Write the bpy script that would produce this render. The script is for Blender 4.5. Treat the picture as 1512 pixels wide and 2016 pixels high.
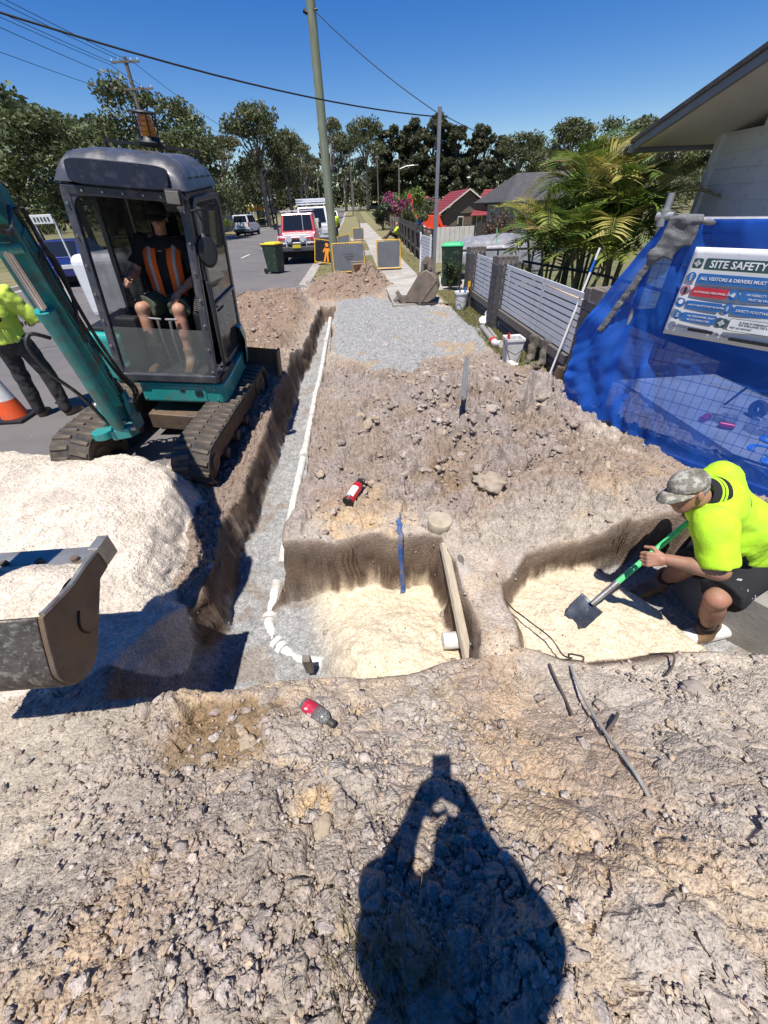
import bpy, math, random
import numpy as np
from mathutils import Vector, Matrix, Euler
random.seed(7); rng = np.random.default_rng(11)
S = bpy.context.scene
for o in list(bpy.data.objects): bpy.data.objects.remove(o)
# ------------------------------------------------------------------ camera, sky, sun, exposure
cd = bpy.data.cameras.new('camera'); cam = bpy.data.objects.new('camera', cd); S.collection.objects.link(cam)
cd.sensor_fit = 'HORIZONTAL'; cd.sensor_width = 36.0; cd.lens = 18.02; cd.clip_start = 0.02; cd.clip_end = 3000
cam.matrix_world = Matrix(((0.99716, 0.06939, -0.02921, 0.0), (-0.06603, 0.61956, -0.78217, 0.0), (-0.03618, 0.78188, 0.62238, 2.0), (0, 0, 0, 1)))
S.camera = cam
ANTISUN = Vector((0.110, 0.310, -0.944)).normalized()
W = bpy.data.worlds.new('World'); S.world = W; W.use_nodes = True
wn = W.node_tree.nodes; wl = W.node_tree.links
sky = wn.new('ShaderNodeTexSky'); sky.sky_type = 'NISHITA'; sky.sun_disc = False
sky.sun_elevation = math.radians(70.8); sky.sun_rotation = math.radians(199.5)
sky.air_density = 1.0; sky.dust_density = 0.0; sky.ozone_density = 2.0; sky.altitude = 300
bg = wn['Background']; bg.inputs['Strength'].default_value = 0.078
hsv = wn.new('ShaderNodeHueSaturation'); hsv.inputs['Saturation'].default_value = 1.48; hsv.inputs['Hue'].default_value = 0.517; hsv.inputs['Value'].default_value = 1.1; wl.new(sky.outputs[0], hsv.inputs['Color']); wl.new(hsv.outputs[0], bg.inputs['Color'])
sl = bpy.data.lights.new('sun', 'SUN'); sl.energy = 5.0; sl.angle = math.radians(0.53); sl.color = (1.0, 0.955, 0.89)
sun = bpy.data.objects.new('sun', sl); S.collection.objects.link(sun)
sun.rotation_euler = ANTISUN.to_track_quat('-Z', 'Y').to_euler(); sun.location = (-10, -20, 60)
S.view_settings.view_transform = 'Standard'; S.view_settings.look = 'None'
S.view_settings.exposure = 0.46; S.view_settings.gamma = 1.0; S.view_settings.use_curve_mapping = False
S.render.engine = 'CYCLES'
try:
    S.cycles.max_bounces = 6; S.cycles.transparent_max_bounces = 12; S.cycles.use_denoising = True
    S.cycles.diffuse_bounces = 3; S.cycles.glossy_bounces = 3; S.cycles.transmission_bounces = 5
except Exception: pass

# ------------------------------------------------------------------ helpers
COL = S.collection
def link(o, parent=None):
    COL.objects.link(o)
    if parent is not None: o.parent = parent
    return o
def tag(o, label=None, cat=None, group=None, kind=None):
    if label: o['label'] = label
    if cat: o['category'] = cat
    if group: o['group'] = group
    if kind: o['kind'] = kind
    return o
def empty(name, loc=(0,0,0), rz=0.0, label=None, cat=None, group=None, rot=None):
    o = bpy.data.objects.new(name, None); link(o); o.location = loc
    o.rotation_euler = rot if rot is not None else (0, 0, rz); o.empty_display_size = .1
    return tag(o, label, cat, group)
def copy_tree(o, parent=None):
    c = o.copy(); link(c); c.parent = parent
    for ch in o.children: copy_tree(ch, c)
    return c
def T(x=0, y=0, z=0): return Matrix.Translation((x, y, z))
def RX(a): return Matrix.Rotation(math.radians(a), 4, 'X')
def RY(a): return Matrix.Rotation(math.radians(a), 4, 'Y')
def RZ(a): return Matrix.Rotation(math.radians(a), 4, 'Z')
def SC(x, y, z): return Matrix.Diagonal((x, y, z, 1))
def frame_z(p0, p1):
    d = Vector(p1) - Vector(p0); q = d.to_track_quat('Z', 'Y')
    return Matrix.Translation(p0) @ q.to_matrix().to_4x4(), d.length
class MB:
    def __init__(s): s.v = []; s.f = []; s.m = []; s.n = 0
    def add(s, v, f, mi=0, M=None):
        v = np.asarray(v, float).reshape(-1, 3)
        if M is not None:
            A = np.array(M); v = v @ A[:3, :3].T + A[:3, 3]
        s.v.append(v); n = s.n
        s.f.extend([tuple(int(i) + n for i in q) for q in f]); s.m.extend([mi] * len(f)); s.n += len(v); return s
    def box(s, c, d, M=None, mi=0, taper=(1, 1)):
        x, y, z = [k / 2 for k in d]; tx, ty = taper
        v = np.array([(-x,-y,-z),(x,-y,-z),(x,y,-z),(-x,y,-z),(-x*tx,-y*ty,z),(x*tx,-y*ty,z),(x*tx,y*ty,z),(-x*tx,y*ty,z)]) + np.array(c)
        return s.add(v, [(3,2,1,0),(4,5,6,7),(0,1,5,4),(1,2,6,5),(2,3,7,6),(3,0,4,7)], mi, M)
    def cyl(s, p0, p1, r0, r1=None, n=12, mi=0, caps=True, M=None):
        r1 = r0 if r1 is None else r1
        F, L = frame_z(p0, p1); a = np.arange(n) * 2 * math.pi / n; c, d = np.cos(a), np.sin(a)
        v = np.concatenate([np.stack([c*r0, d*r0, 0*c], 1), np.stack([c*r1, d*r1, 0*c + L], 1)])
        f = [(i, (i+1) % n, n + (i+1) % n, n + i) for i in range(n)]
        if caps: f += [tuple(range(n-1, -1, -1)), tuple(range(n, 2*n))]
        return s.add(v, f, mi, F if M is None else M @ F)
    def tube(s, P, r, n=8, mi=0, M=None, caps=True):
        P = np.asarray(P, float); k = len(P); R = np.full(k, r) if np.isscalar(r) else np.asarray(r, float)
        t = np.gradient(P, axis=0); t /= np.linalg.norm(t, axis=1)[:, None] + 1e-9
        up = np.array([0, 0, 1.0]) if abs(t[0, 2]) < .9 else np.array([1.0, 0, 0])
        a = np.arange(n) * 2 * math.pi / n; V = []
        for i in range(k):
            x = np.cross(up, t[i]); x /= np.linalg.norm(x) + 1e-9; y = np.cross(t[i], x); up = y
            V.append(P[i] + R[i] * (np.cos(a)[:, None] * x + np.sin(a)[:, None] * y))
        f = [(i*n+j, i*n+(j+1) % n, (i+1)*n+(j+1) % n, (i+1)*n+j) for i in range(k-1) for j in range(n)]
        if caps: f += [tuple(range(n-1, -1, -1)), tuple((k-1)*n + j for j in range(n))]
        return s.add(np.concatenate(V), f, mi, M)
    def lathe(s, prof, n=20, M=None, mi=0, a0=0, a1=360):
        prof = np.asarray(prof, float); k = len(prof); full = abs(a1 - a0) >= 360; m = n if full else n + 1
        a = np.radians(np.linspace(a0, a1, m, endpoint=not full))
        v = np.stack([np.outer(prof[:, 0], np.cos(a)), np.outer(prof[:, 0], np.sin(a)), np.repeat(prof[:, 1:2], m, 1)], 2).reshape(-1, 3)
        f = []
        for i in range(k - 1):
            for j in range(n):
                j2 = (j + 1) % m
                f.append((i*m+j, i*m+j2, (i+1)*m+j2, (i+1)*m+j))
        return s.add(v, f, mi, M)
    def prism(s, poly, h, M=None, mi=0, h0=0):
        p = np.asarray(poly, float); n = len(p)
        v = np.concatenate([np.c_[p, np.full(n, h0)], np.c_[p, np.full(n, h)]])
        f = [tuple(range(n-1, -1, -1)), tuple(range(n, 2*n))] + [(i, (i+1) % n, n + (i+1) % n, n + i) for i in range(n)]
        return s.add(v, f, mi, M)
    def grid(s, X, Y, Z, mi=0, M=None):
        r, c = X.shape; v = np.stack([X, Y, Z], 2).reshape(-1, 3)
        f = [(i*c+j, i*c+j+1, (i+1)*c+j+1, (i+1)*c+j) for i in range(r-1) for j in range(c-1)]
        return s.add(v, f, mi, M)
    def mesh(s, name, mats, smooth=False):
        me = bpy.data.meshes.new(name); me.from_pydata(np.concatenate(s.v).tolist() if s.v else [], [], s.f)
        mats = mats if isinstance(mats, (list, tuple)) else [mats]
        for m in mats: me.materials.append(m)
        if len(mats) > 1: me.polygons.foreach_set('material_index', s.m)
        if smooth: me.polygons.foreach_set('use_smooth', [True] * len(me.polygons))
        me.update(); return me
    def build(s, name, mats, parent=None, smooth=False, bevel=0, loc=None, seg=2, solid=0):
        o = bpy.data.objects.new(name, s.mesh(name, mats, smooth)); link(o, parent)
        if loc is not None: o.location = loc
        if smooth == 'auto' or (smooth and bevel == 0 and smooth != 'all'):
            try: o.data.set_sharp_from_angle(angle=math.radians(38))
            except Exception: pass
        if solid:
            m = o.modifiers.new('solid', 'SOLIDIFY'); m.thickness = solid; m.offset = 0
        if bevel:
            m = o.modifiers.new('bevel', 'BEVEL'); m.width = bevel; m.segments = seg; m.limit_method = 'ANGLE'; m.angle_limit = math.radians(35)
        return o
def array_mesh(name, V, F, mat, smooth=True, col=None):
    """V (n,3), F (m,k) arrays -> mesh fast"""
    V = np.asarray(V, np.float32); F = np.asarray(F, np.int32); k = F.shape[1]
    me = bpy.data.meshes.new(name); me.vertices.add(len(V)); me.vertices.foreach_set('co', V.ravel())
    me.loops.add(F.size); me.loops.foreach_set('vertex_index', F.ravel())
    me.polygons.add(len(F)); me.polygons.foreach_set('loop_start', np.arange(0, F.size, k, dtype=np.int32))
    if smooth: me.polygons.foreach_set('use_smooth', np.ones(len(F), bool))
    if col is not None:
        a = me.color_attributes.new('Col', 'FLOAT_COLOR', 'POINT')
        a.data.foreach_set('color', np.c_[col, np.ones(len(V))].astype(np.float32).ravel())
    me.materials.append(mat); me.update(calc_edges=True); me.validate(); return me
def obj(name, me, parent=None, loc=None):
    o = bpy.data.objects.new(name, me); link(o, parent)
    if loc is not None: o.location = loc
    return o

# ---- numpy noise
def _h(ix, iy, s):
    n = (ix.astype(np.int64) * 374761393 + iy.astype(np.int64) * 668265263 + s * 974634777) & 0xffffffff
    n = ((n ^ (n >> 13)) * 1274126177) & 0xffffffff
    n = ((n ^ (n >> 16)) * 2246822519) & 0xffffffff
    return ((n ^ (n >> 15)) & 0xffffff) / float(0xffffff)
def vnoise(x, y, s=0):
    ix, iy = np.floor(x), np.floor(y); fx, fy = x - ix, y - iy
    fx = fx*fx*fx*(fx*(fx*6-15)+10); fy = fy*fy*fy*(fy*(fy*6-15)+10)
    a, b, c, d = _h(ix, iy, s), _h(ix+1, iy, s), _h(ix, iy+1, s), _h(ix+1, iy+1, s)
    return (a + (b-a)*fx + (c-a)*fy + (a-b-c+d)*fx*fy) * 2 - 1
def fbm(x, y, s=0, o=4, g=.5):
    r = 0; a = 1.0
    for k in range(o):
        r = r + a * vnoise(x + 17.3*k, y - 9.1*k, s + k); x = x*2.03; y = y*2.03; a *= g
    return r
def worley(x, y, s=0):
    ix, iy = np.floor(x), np.floor(y)
    f1 = np.full(x.shape, 9.0); f2 = np.full(x.shape, 9.0); cid = np.zeros(x.shape); ox = np.zeros(x.shape); oy = np.zeros(x.shape)
    for dx in (-1, 0, 1):
        for dy in (-1, 0, 1):
            cx, cy = ix + dx, iy + dy
            ex = cx + .1 + .8*_h(cx, cy, s) - x; ey = cy + .1 + .8*_h(cx, cy, s+1) - y; d = np.hypot(ex, ey)
            n = d < f1; ox = np.where(n, ex, ox); oy = np.where(n, ey, oy)
            f2 = np.where(n, f1, np.minimum(f2, d)); cid = np.where(n, _h(cx, cy, s+2), cid); f1 = np.where(n, d, f1)
    return f1, f2, cid, ox, oy
def ss(a, b, x):
    t = np.clip((x - a) / (b - a), 0, 1); return t*t*(3 - 2*t)
def poly_sd(x, y, P):
    """signed distance to polygon, negative inside"""
    P = np.asarray(P, float); n = len(P); d = np.full(x.shape, 1e9); ins = np.zeros(x.shape, bool)
    for i in range(n):
        a, b = P[i], P[(i+1) % n]; ex, ey = b - a
        t = np.clip(((x-a[0])*ex + (y-a[1])*ey) / (ex*ex + ey*ey), 0, 1)
        d = np.minimum(d, np.hypot(x - a[0] - t*ex, y - a[1] - t*ey))
        c = ((a[1] > y) != (b[1] > y)) & (x < (b[0]-a[0]) * (y-a[1]) / (b[1]-a[1] + 1e-12) + a[0]); ins ^= c
    return np.where(ins, -d, d)

# ---- materials
def nmat(name):
    m = bpy.data.materials.new(name); m.use_nodes = True; nt = m.node_tree
    return m, nt.nodes, nt.links, nt.nodes['Principled BSDF']
def mat(name, c, rough=.6, metal=0.0, var=.12, vs=6.0, bump=0.0, bs=40.0, c2=None, c2s=3.0, c2t=.55, c2w=.08, coat=0, spec=.5, dirt=0, dirtc=(.22,.17,.13), trans=0, ior=1.45, stretch=None):
    """principled with colour variation, optional second colour in blotches, fine bump"""
    m, N, L, B = nmat(name)
    tc = N.new('ShaderNodeTexCoord'); co = tc.outputs['Object']
    if stretch:
        mp = N.new('ShaderNodeMapping'); mp.inputs['Scale'].default_value = stretch; L.new(co, mp.inputs[0]); co = mp.outputs[0]
    nz = N.new('ShaderNodeTexNoise'); nz.inputs['Scale'].default_value = vs; nz.inputs['Detail'].default_value = 5; L.new(co, nz.inputs['Vector'])
    r = N.new('ShaderNodeValToRGB'); e = r.color_ramp.elements; e[0].position = .3; e[1].position = .7
    e[0].color = tuple(k*(1-var) for k in c) + (1,); e[1].color = tuple(min(1, k*(1+var)) for k in c) + (1,)
    L.new(nz.outputs['Fac'], r.inputs[0]); out = r.outputs[0]
    def blotch(out, col, sc, t, w, seed):
        n2 = N.new('ShaderNodeTexNoise'); n2.inputs['Scale'].default_value = sc; n2.inputs['Detail'].default_value = 6; n2.inputs['Roughness'].default_value = .65
        mp2 = N.new('ShaderNodeMapping'); mp2.inputs['Location'].default_value = (seed, seed*.7, 3); L.new(co, mp2.inputs[0]); L.new(mp2.outputs[0], n2.inputs['Vector'])
        r2 = N.new('ShaderNodeValToRGB'); r2.color_ramp.elements[0].position = t - w; r2.color_ramp.elements[1].position = t + w; L.new(n2.outputs['Fac'], r2.inputs[0])
        mx = N.new('ShaderNodeMix'); mx.data_type = 'RGBA'; L.new(r2.outputs[0], mx.inputs['Factor']); L.new(out, mx.inputs['A']); mx.inputs['B'].default_value = tuple(col) + (1,)
        return mx.outputs['Result']
    if c2 is not None: out = blotch(out, c2, c2s, c2t, c2w, 5.3)
    if dirt: out = blotch(out, dirtc, 9.0, .72 - .35*dirt, .12, 11.7)
    L.new(out, B.inputs['Base Color']); B.inputs['Roughness'].default_value = rough; B.inputs['Metallic'].default_value = metal
    B.inputs['Specular IOR Level'].default_value = spec; B.inputs['IOR'].default_value = ior
    if coat: B.inputs['Coat Weight'].default_value = coat; B.inputs['Coat Roughness'].default_value = .15
    if trans: B.inputs['Transmission Weight'].default_value = trans
    if bump:
        n3 = N.new('ShaderNodeTexNoise'); n3.inputs['Scale'].default_value = bs; n3.inputs['Detail'].default_value = 4; L.new(co, n3.inputs['Vector'])
        b = N.new('ShaderNodeBump'); b.inputs['Strength'].default_value = 1; b.inputs['Distance'].default_value = bump; L.new(n3.outputs['Fac'], b.inputs['Height']); L.new(b.outputs[0], B.inputs['Normal'])
    return m
def glass(name, tint=(.8,.86,.84), alpha=.25, rough=.03):
    m, N, L, B = nmat(name); B.inputs['Base Color'].default_value = tuple(k*.25 for k in tint)+(1,); B.inputs['Roughness'].default_value = rough; B.inputs['Alpha'].default_value = alpha
    nz = N.new('ShaderNodeTexNoise'); nz.inputs['Scale'].default_value = 7; tc = N.new('ShaderNodeTexCoord'); L.new(tc.outputs['Object'], nz.inputs['Vector'])
    mr = N.new('ShaderNodeMapRange'); mr.inputs['To Min'].default_value = alpha*.8; mr.inputs['To Max'].default_value = min(1, alpha*1.3); L.new(nz.outputs['Fac'], mr.inputs['Value']); L.new(mr.outputs[0], B.inputs['Alpha'])
    return m
def text_obj(name, body, size, M, mt, parent=None, ext=.0008, bold=0, shear=0, align='LEFT'):
    c = bpy.data.curves.new(name, 'FONT'); c.body = body; c.size = size; c.extrude = ext; c.offset = bold; c.shear = shear; c.align_x = align; c.resolution_u = 2
    t = bpy.data.objects.new(name, c); me = bpy.data.meshes.new_from_object(t); me.name = name; bpy.data.objects.remove(t); bpy.data.curves.remove(c)
    me.materials.clear(); me.materials.append(mt); o = bpy.data.objects.new(name, me); link(o, parent); o.matrix_local = M; return o
# ------------------------------------------------------------------ ground
def lerp(a, b, t): return a + (b - a) * t
def far_rise(y): return 1.1*ss(75, 150, y) + 2.2*ss(150, 330, y)
M_grass = mat('grass_ground', (.105,.115,.042), .95, var=.35, vs=3.0, bump=.03, bs=30, c2=(.20,.17,.085), c2s=1.3, c2t=.52, c2w=.14)
def big_ground():
    xs = np.concatenate([np.linspace(-400,-40,19), np.linspace(-36,40,77), np.linspace(46,400,19)])
    ys = np.concatenate([np.linspace(-60,-6,7), np.linspace(-5,24,59), np.linspace(26,340,158), np.linspace(360,1500,10)])
    X, Y = np.meshgrid(xs, ys)
    Z = .06 + far_rise(Y) + .10*ss(3, 12, X) + .25*ss(-14, -24, X) - 1.2*ss(5.5, 11, X)*ss(24, 40, Y)
    road = (X < -1.0) & (X > -13.4)
    Z = np.where(road, -.25 + far_rise(Y), Z)
    Z = np.where((X > -6.6) & (X < 3.5) & (Y > -3) & (Y < 16.2), -1.0, Z)
    V = np.stack([X, Y, Z], 2).reshape(-1, 3); c = len(xs); r = len(ys)
    i = np.arange(r-1)[:, None]*c + np.arange(c-1)[None]; F = np.stack([i, i+1, i+1+c, i+c], 2).reshape(-1, 4)
    o = obj('ground', array_mesh('ground', V, F, M_grass)); tag(o, kind='structure', label='grassy ground beyond the road and the lots', cat='ground')
big_ground()

# --- street surfaces
def strip(name, xl, xr, y0, y1, z, m, dy=2.0, nx=2, label=None, cat=None):
    n = max(2, int((y1-y0)/dy)+1); ys = np.linspace(y0, y1, n)
    xl = xl(ys) if callable(xl) else np.full(n, xl); xr = xr(ys) if callable(xr) else np.full(n, xr)
    t = np.linspace(0, 1, nx)[None]; X = xl[:, None]*(1-t) + xr[:, None]*t; Y = np.repeat(ys[:, None], nx, 1); Z = z + far_rise(Y)
    V = np.stack([X, Y, Z], 2).reshape(-1, 3); i = np.arange(n-1)[:, None]*nx + np.arange(nx-1)[None]
    o = obj(name, array_mesh(name, V, np.stack([i, i+1, i+1+nx, i+nx], 2).reshape(-1, 4), m)); tag(o, label, cat, kind='structure'); return o
M_asph = mat('asphalt', (.115,.108,.108), .9, var=.22, vs=2.2, bump=.006, bs=140, c2=(.16,.145,.135), c2s=.45, c2t=.52, c2w=.2)
M_conc = mat('concrete', (.40,.37,.325), .9, var=.16, vs=4, bump=.003, bs=90, c2=(.27,.245,.21), c2s=1.1, c2t=.55, c2w=.15)
M_kerb = mat('kerb_concrete', (.36,.335,.30), .9, var=.16, vs=3, bump=.004, bs=60, c2=(.22,.2,.18), c2s=2, c2t=.56)
M_line = mat('road_paint', (.66,.65,.61), .7, var=.12, vs=20, c2=(.2,.19,.18), c2s=24, c2t=.6, c2w=.06)
M_grassf = mat('verge_grass', (.15,.15,.06), .95, var=.35, vs=5.0, bump=.04, bs=45, c2=(.27,.225,.115), c2s=1.6, c2t=.48, c2w=.14)
strip('road', -12.5, lambda y: np.where(y < 3.2, -2.35, -1.98), -8, 152, 0.0, M_asph, 1.6)
strip('road_crossing', -120, 120, 148, 157, .02, M_asph, 3, 40)
def kerb(x, sgn, y0, y1, name):
    m = MB(); y = y0
    while y < y1 - .1:
        L = min(2.4, y1 - y); P = [(0, 0), (.28, -.012), (.30, .0), (.335, .115), (.36, .135), (.47, .135), (.47, -.1), (0, -.1)]
        P = [(sgn*a, b) for a, b in P]; y2 = y + L - .006
        v = [(x+a, y, b + far_rise(y)) for a, b in P] + [(x+a, y2, b + far_rise(y2)) for a, b in P]; n = 8
        f = [tuple(range(n)), tuple(range(2*n-1, n-1, -1))] + [(i, n+i, n+(i+1) % n, (i+1) % n) for i in range(n)]
        m.add(np.array(v, float), f); y += L
    o = m.build(name, M_kerb); tag(o, kind='structure')
kerb(-1.98, 1, 13.9, 146, 'kerb'); kerb(-12.5, -1, -6, 146, 'kerb')
strip('verge', -1.52, .86, 15.4, 146, .125, M_grassf, 1.5, 4)
strip('verge', 2.07, 3.6, 10.2, 146, .118, M_grassf, 1.5, 3)
strip('verge', -19, -12.95, -6, 146, .12, M_grassf, 2, 5)
# concrete path in slabs
for k in range(62):
    y0 = 10.3 + k*1.52
    if k < 3 and False: continue
    m = MB(); dz = .004*math.sin(k*2.1); m.box((1.455, y0+.755, .088+dz+far_rise(y0)), (1.23, 1.508, .10))
    o = m.build('footpath_slab' if k else 'footpath_slab', M_conc, bevel=.006) if k < 40 else None
    if o: tag(o, kind='structure')
for y0, y1 in ((22.6, 25.6), (33.5, 36.8)):       # driveway aprons crossing the verge
    m = MB(); m.box((-.33, (y0+y1)/2, .09), (2.36, y1-y0, .09)); tag(m.build('driveway', M_conc), kind='structure')
m = MB(); m.box((2.85, 13.3, .085), (1.55, 2.6, .09)); tag(m.build('driveway', M_conc), kind='structure')
for k in range(22):                                # centre line dashes
    y0 = 14 + k*6.1; m = MB(); m.box((-6.35, y0+1.1, .004+far_rise(y0)), (.10, 2.2, .006)); tag(m.build('road_marking', M_line), kind='structure')

# --- the dug-up verge: one height field
TR1 = [(-1.22,1.62),(-1.27,2.4),(-1.27,3.2),(-1.22,4.5),(-1.15,7),(-1.03,9),(-.95,11.2),(-.62,11.2),(-.60,9),(-.58,7),(-.62,4.5),(-.66,2.6),(-.69,2.12)]
TR2 = [(-1.25,1.85),(-.70,2.14),(.0,2.14),(.50,2.07),(.56,1.80),(.53,1.09),(.2,1.08),(-.5,1.06),(-1.12,1.02),(-1.45,1.04),(-1.52,1.3),(-1.36,1.55)]
TR3 = [(.84,1.66),(1.05,1.84),(1.45,1.90),(1.95,2.10),(2.5,2.05),(3.05,1.7),(2.95,1.05),(2.3,.98),(1.7,1.05),(1.1,1.08),(.82,1.16)]
GRAV = [(-.52,7.0),(-.62,11.6),(.4,12.0),(1.2,10.6),(2.0,10.0),(2.55,9.2),(2.42,7.4),(1.95,6.5),(1.15,6.35),(.75,5.8),(.15,5.75),(-.15,6.35)]
PILE = [(-5.5,1.7),(-5.5,3.9),(-3.8,4.05),(-2.6,3.75),(-1.9,3.45),(-1.60,3.0),(-1.55,2.5),(-1.46,1.95),(-1.18,1.66),(-1.28,1.42),(-1.6,1.22),(-2.6,1.0),(-3.6,1.1)]
LSPOIL = [(-3.5,12.9),(-2.9,13.3),(-1.5,12.9),(-1.12,11),(-1.2,7),(-1.28,5.2),(-1.9,5.0),(-2.6,6.4),(-3.3,9)]
HEAP = [(-1.6,12.2),(-1.7,14.6),(-.6,14.6),(.3,14.8),(1.0,14.3),(1.2,13.2),(.6,11.9),(-.5,11.6)]
def terrain(X, Y, detail=True):
    Wx = X + .05*fbm(X*2.2, Y*2.2, 3, 3) + .018*fbm(X*11, Y*11, 4, 2); Wy = Y + .05*fbm(X*2.2, Y*2.2, 7, 3) + .018*fbm(X*11, Y*11, 8, 2)
    n1 = fbm(X*.9, Y*.9, 21, 4); n2 = fbm(X*2.6, Y*2.6, 22, 4); n3 = fbm(X*7, Y*7, 23, 3)
    z = .035 + (.04*n1 + .03*n2)*(1 - .6*ss(1.45, 1.2, Y)*ss(.85, 1.0, Y))
    # spoil piled between trench and wall
    z += .33*np.exp(-((X-1.2)/1.0)**2 - ((Y-3.95)/1.05)**2)*(1+.5*n2) + .16*np.exp(-((X-2.0)/.6)**2 - ((Y-4.6)/1.0)**2) + .10*np.exp(-((X-.2)/.6)**2-((Y-3.6)/1.0)**2)
    z += .10*np.exp(-((X-2.1)/.8)**2 - ((Y-2.7)/.7)**2)
    # grass strip beside the wall and beyond
    z = lerp(z, .10, ss(2.0, 2.35, X)*ss(5.0, 5.8, Y))
    # foreground mound the photographer stands on
    fr = ss(1.12, -.1, Y + .04*n1)*ss(-2.9, -.7, X)
    z = lerp(z, .54 + .05*n1 + .035*n2, fr)
    z += .11*np.exp(-((X+.95)/.42)**2 - ((Y-.95)/.22)**2)*(1+.5*n3) + .05*np.exp(-((X+.45)/.3)**2 - ((Y-.9)/.25)**2)
    z += .05*np.exp(-((X-.75)/.25)**2 - ((Y-1.18)/.14)**2)
    # road side falls away below the asphalt
    onroad = ss(-1.75, -2.2, X)
    z = lerp(z, -.06, onroad*ss(.9, 1.6, Y)); z = lerp(z, -.02+.02*n2, ss(-1.6, -2.6, X)*(1-ss(.9, 1.6, Y)))
    ls = poly_sd(Wx, Wy, LSPOIL); k = ss(.15, -.45, ls); z = lerp(z, .20 + .09*n1 + .07*n2, k)
    z += .16*k*np.exp(-((X+2.3)/.8)**2 - ((Y-11)/1.4)**2) + .1*k*np.exp(-((X+1.6)/.3)**2-((Y-6)/.8)**2)
    hs = poly_sd(Wx, Wy, HEAP); k = ss(.1, -.5, hs); z = lerp(z, .17+.06*n2, k) + k*(.34*np.exp(-((X-.35)/.6)**2 - ((Y-13.7)/.6)**2) + .22*np.exp(-((X+.8)/.55)**2 - ((Y-13.9)/.5)**2))*(1+.5*n2)
    gs = poly_sd(Wx, Wy, GRAV); gm = ss(.05, -.12, gs); gz = .075 + .035*n1 + .05*np.exp(-((X-.9)/1.0)**2 - ((Y-8.2)/1.3)**2) + .02*n2
    z = lerp(z, gz, ss(.05, -.25, gs))
    # bank under the excavator's track
    bk = ss(-1.95, -1.6, X)*ss(-1.1, -1.3, X)*ss(1.5, 1.8, Y)*ss(6.5, 5, Y); z = lerp(z, lerp(-.15, .05, ss(3.9, 5.4, Y)) + .035*n2, bk*.95)
    # pale gravel pile
    ps = poly_sd(Wx, Wy, PILE); pm = ss(.03, -.06, ps)
    crest = np.exp(-np.clip((Y - 2.95)/.62, 0, None)**2)*np.exp(-np.clip((2.95 - Y)/1.35, 0, None)**2)
    pz = .045 + .25*crest*ss(-1.3, -2.4, X) + .03*n1 + .012*n2
    z = lerp(z, np.maximum(z*0 - .08, pz), ss(.02, -.22, ps))
    # trenches
    Tx = X + .045*fbm(X*2.2, Y*2.2, 3, 2); Ty = Y + .045*fbm(X*2.2, Y*2.2, 7, 2); sd1 = poly_sd(Tx, Ty, TR1); sd2 = poly_sd(Tx, Ty, TR2); sd3 = poly_sd(Tx, Ty, TR3)
    fl1 = lerp(-.52, -.34, ss(3, 11, Y)) + .012*n2
    left = ss(-1.15, -1.55, X); sand2 = ss(-.62, -.25, X + .05*n2 - .22*(1.75-Y))
    fl2 = lerp(lerp(-.52, -.43 + .13*ss(2.0, 1.2, Y) + .05*np.exp(-((X-.1)/.4)**2 - ((Y-1.6)/.35)**2) + .02*n2, sand2), -.03+.05*n2, left) + .008*n2
    sand3 = ss(2.02, 1.72, X + .06*n2 + .35*(Y-1.5)); fl3 = lerp(-.37, -.20 + .10*ss(1.8, 1.1, Y) + .07*np.exp(-((X-1.3)/.4)**2 - ((Y-1.5)/.3)**2), sand3)
    rough = .010*n2
    t1 = ss(-.065, .03, sd1 + rough); t2 = ss(-.062, .022, sd2 + rough); t3 = ss(-.065, .025, sd3 + rough)
    zt = np.minimum(np.minimum(lerp(fl1, z, t1), lerp(fl2, z, t2)), lerp(fl3, z, t3))
    ins = np.minimum(np.minimum(sd1, sd2), sd3)
    z = np.where(ins < .06, zt, z)
    floor = ss(-.05, -.085, ins)
    zone = dict(gm=gm*(ins > 0), pm=pm*(1-ss(.02, -.1, np.minimum(sd1, sd2))*(X > -1.3)), floor=floor, ins=ins, sd1=sd1, sd2=sd2, sd3=sd3, sand2=sand2*(sd2 < .03)*(X < .62), sand3=sand3*(sd3 < .03)*(X > .7), left=left, fr=fr, ls=ls, hs=hs, n1=n1, n2=n2, n3=n3)
    wall = ss(.05, 0, ins)*(1-floor); zone['wall'] = wall
    if detail:
        soft = np.clip(zone['gm'] + pm + floor, 0, 1); rg = 1 - soft
        rg = rg*(1-.75*wall)
        smooth = ss(.1, .6, fbm(X*1.1+3, Y*1.1, 41, 3)); rg = rg*(1 - .45*smooth)
        hot = .24 + .76*ss(1.75, 2.3, Y)*ss(6.6, 5.6, Y) + 1.6*np.exp(-((X-1.2)/1.0)**2 - ((Y-4.0)/1.2)**2) + .5*ss(5, 7, Y) + 1.0*np.exp(-((X+.25)/.4)**2 - ((Y-.25)/.38)**2) + .5*np.exp(-((X-.9)/.5)**2 - ((Y-.3)/.3)**2) + .35*np.exp(-((X+.9)/.5)**2 - ((Y-.9)/.3)**2)
        fg = 1 - .50*ss(1.4, 1.05, Y) + .25*ss(2.1, 2.6, Y)
        def clod(sc, s, amp, pw=.5, g=1.0):
            xx = X*sc + .16*vnoise(X*sc*1.7, Y*sc*1.7, s+5); yy = Y*sc + .16*vnoise(X*sc*1.7, Y*sc*1.7, s+6)
            a, b, c, ox, oy = worley(xx, yy, s); pl = ss(.0, .26, b-a); c2 = (c*7.31) % 1 - .5; c3 = (c*13.7) % 1 - .5; return amp*pl*(.25 + .9*c + 1.5*(c2*ox + c3*oy)) - amp*.45
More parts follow.
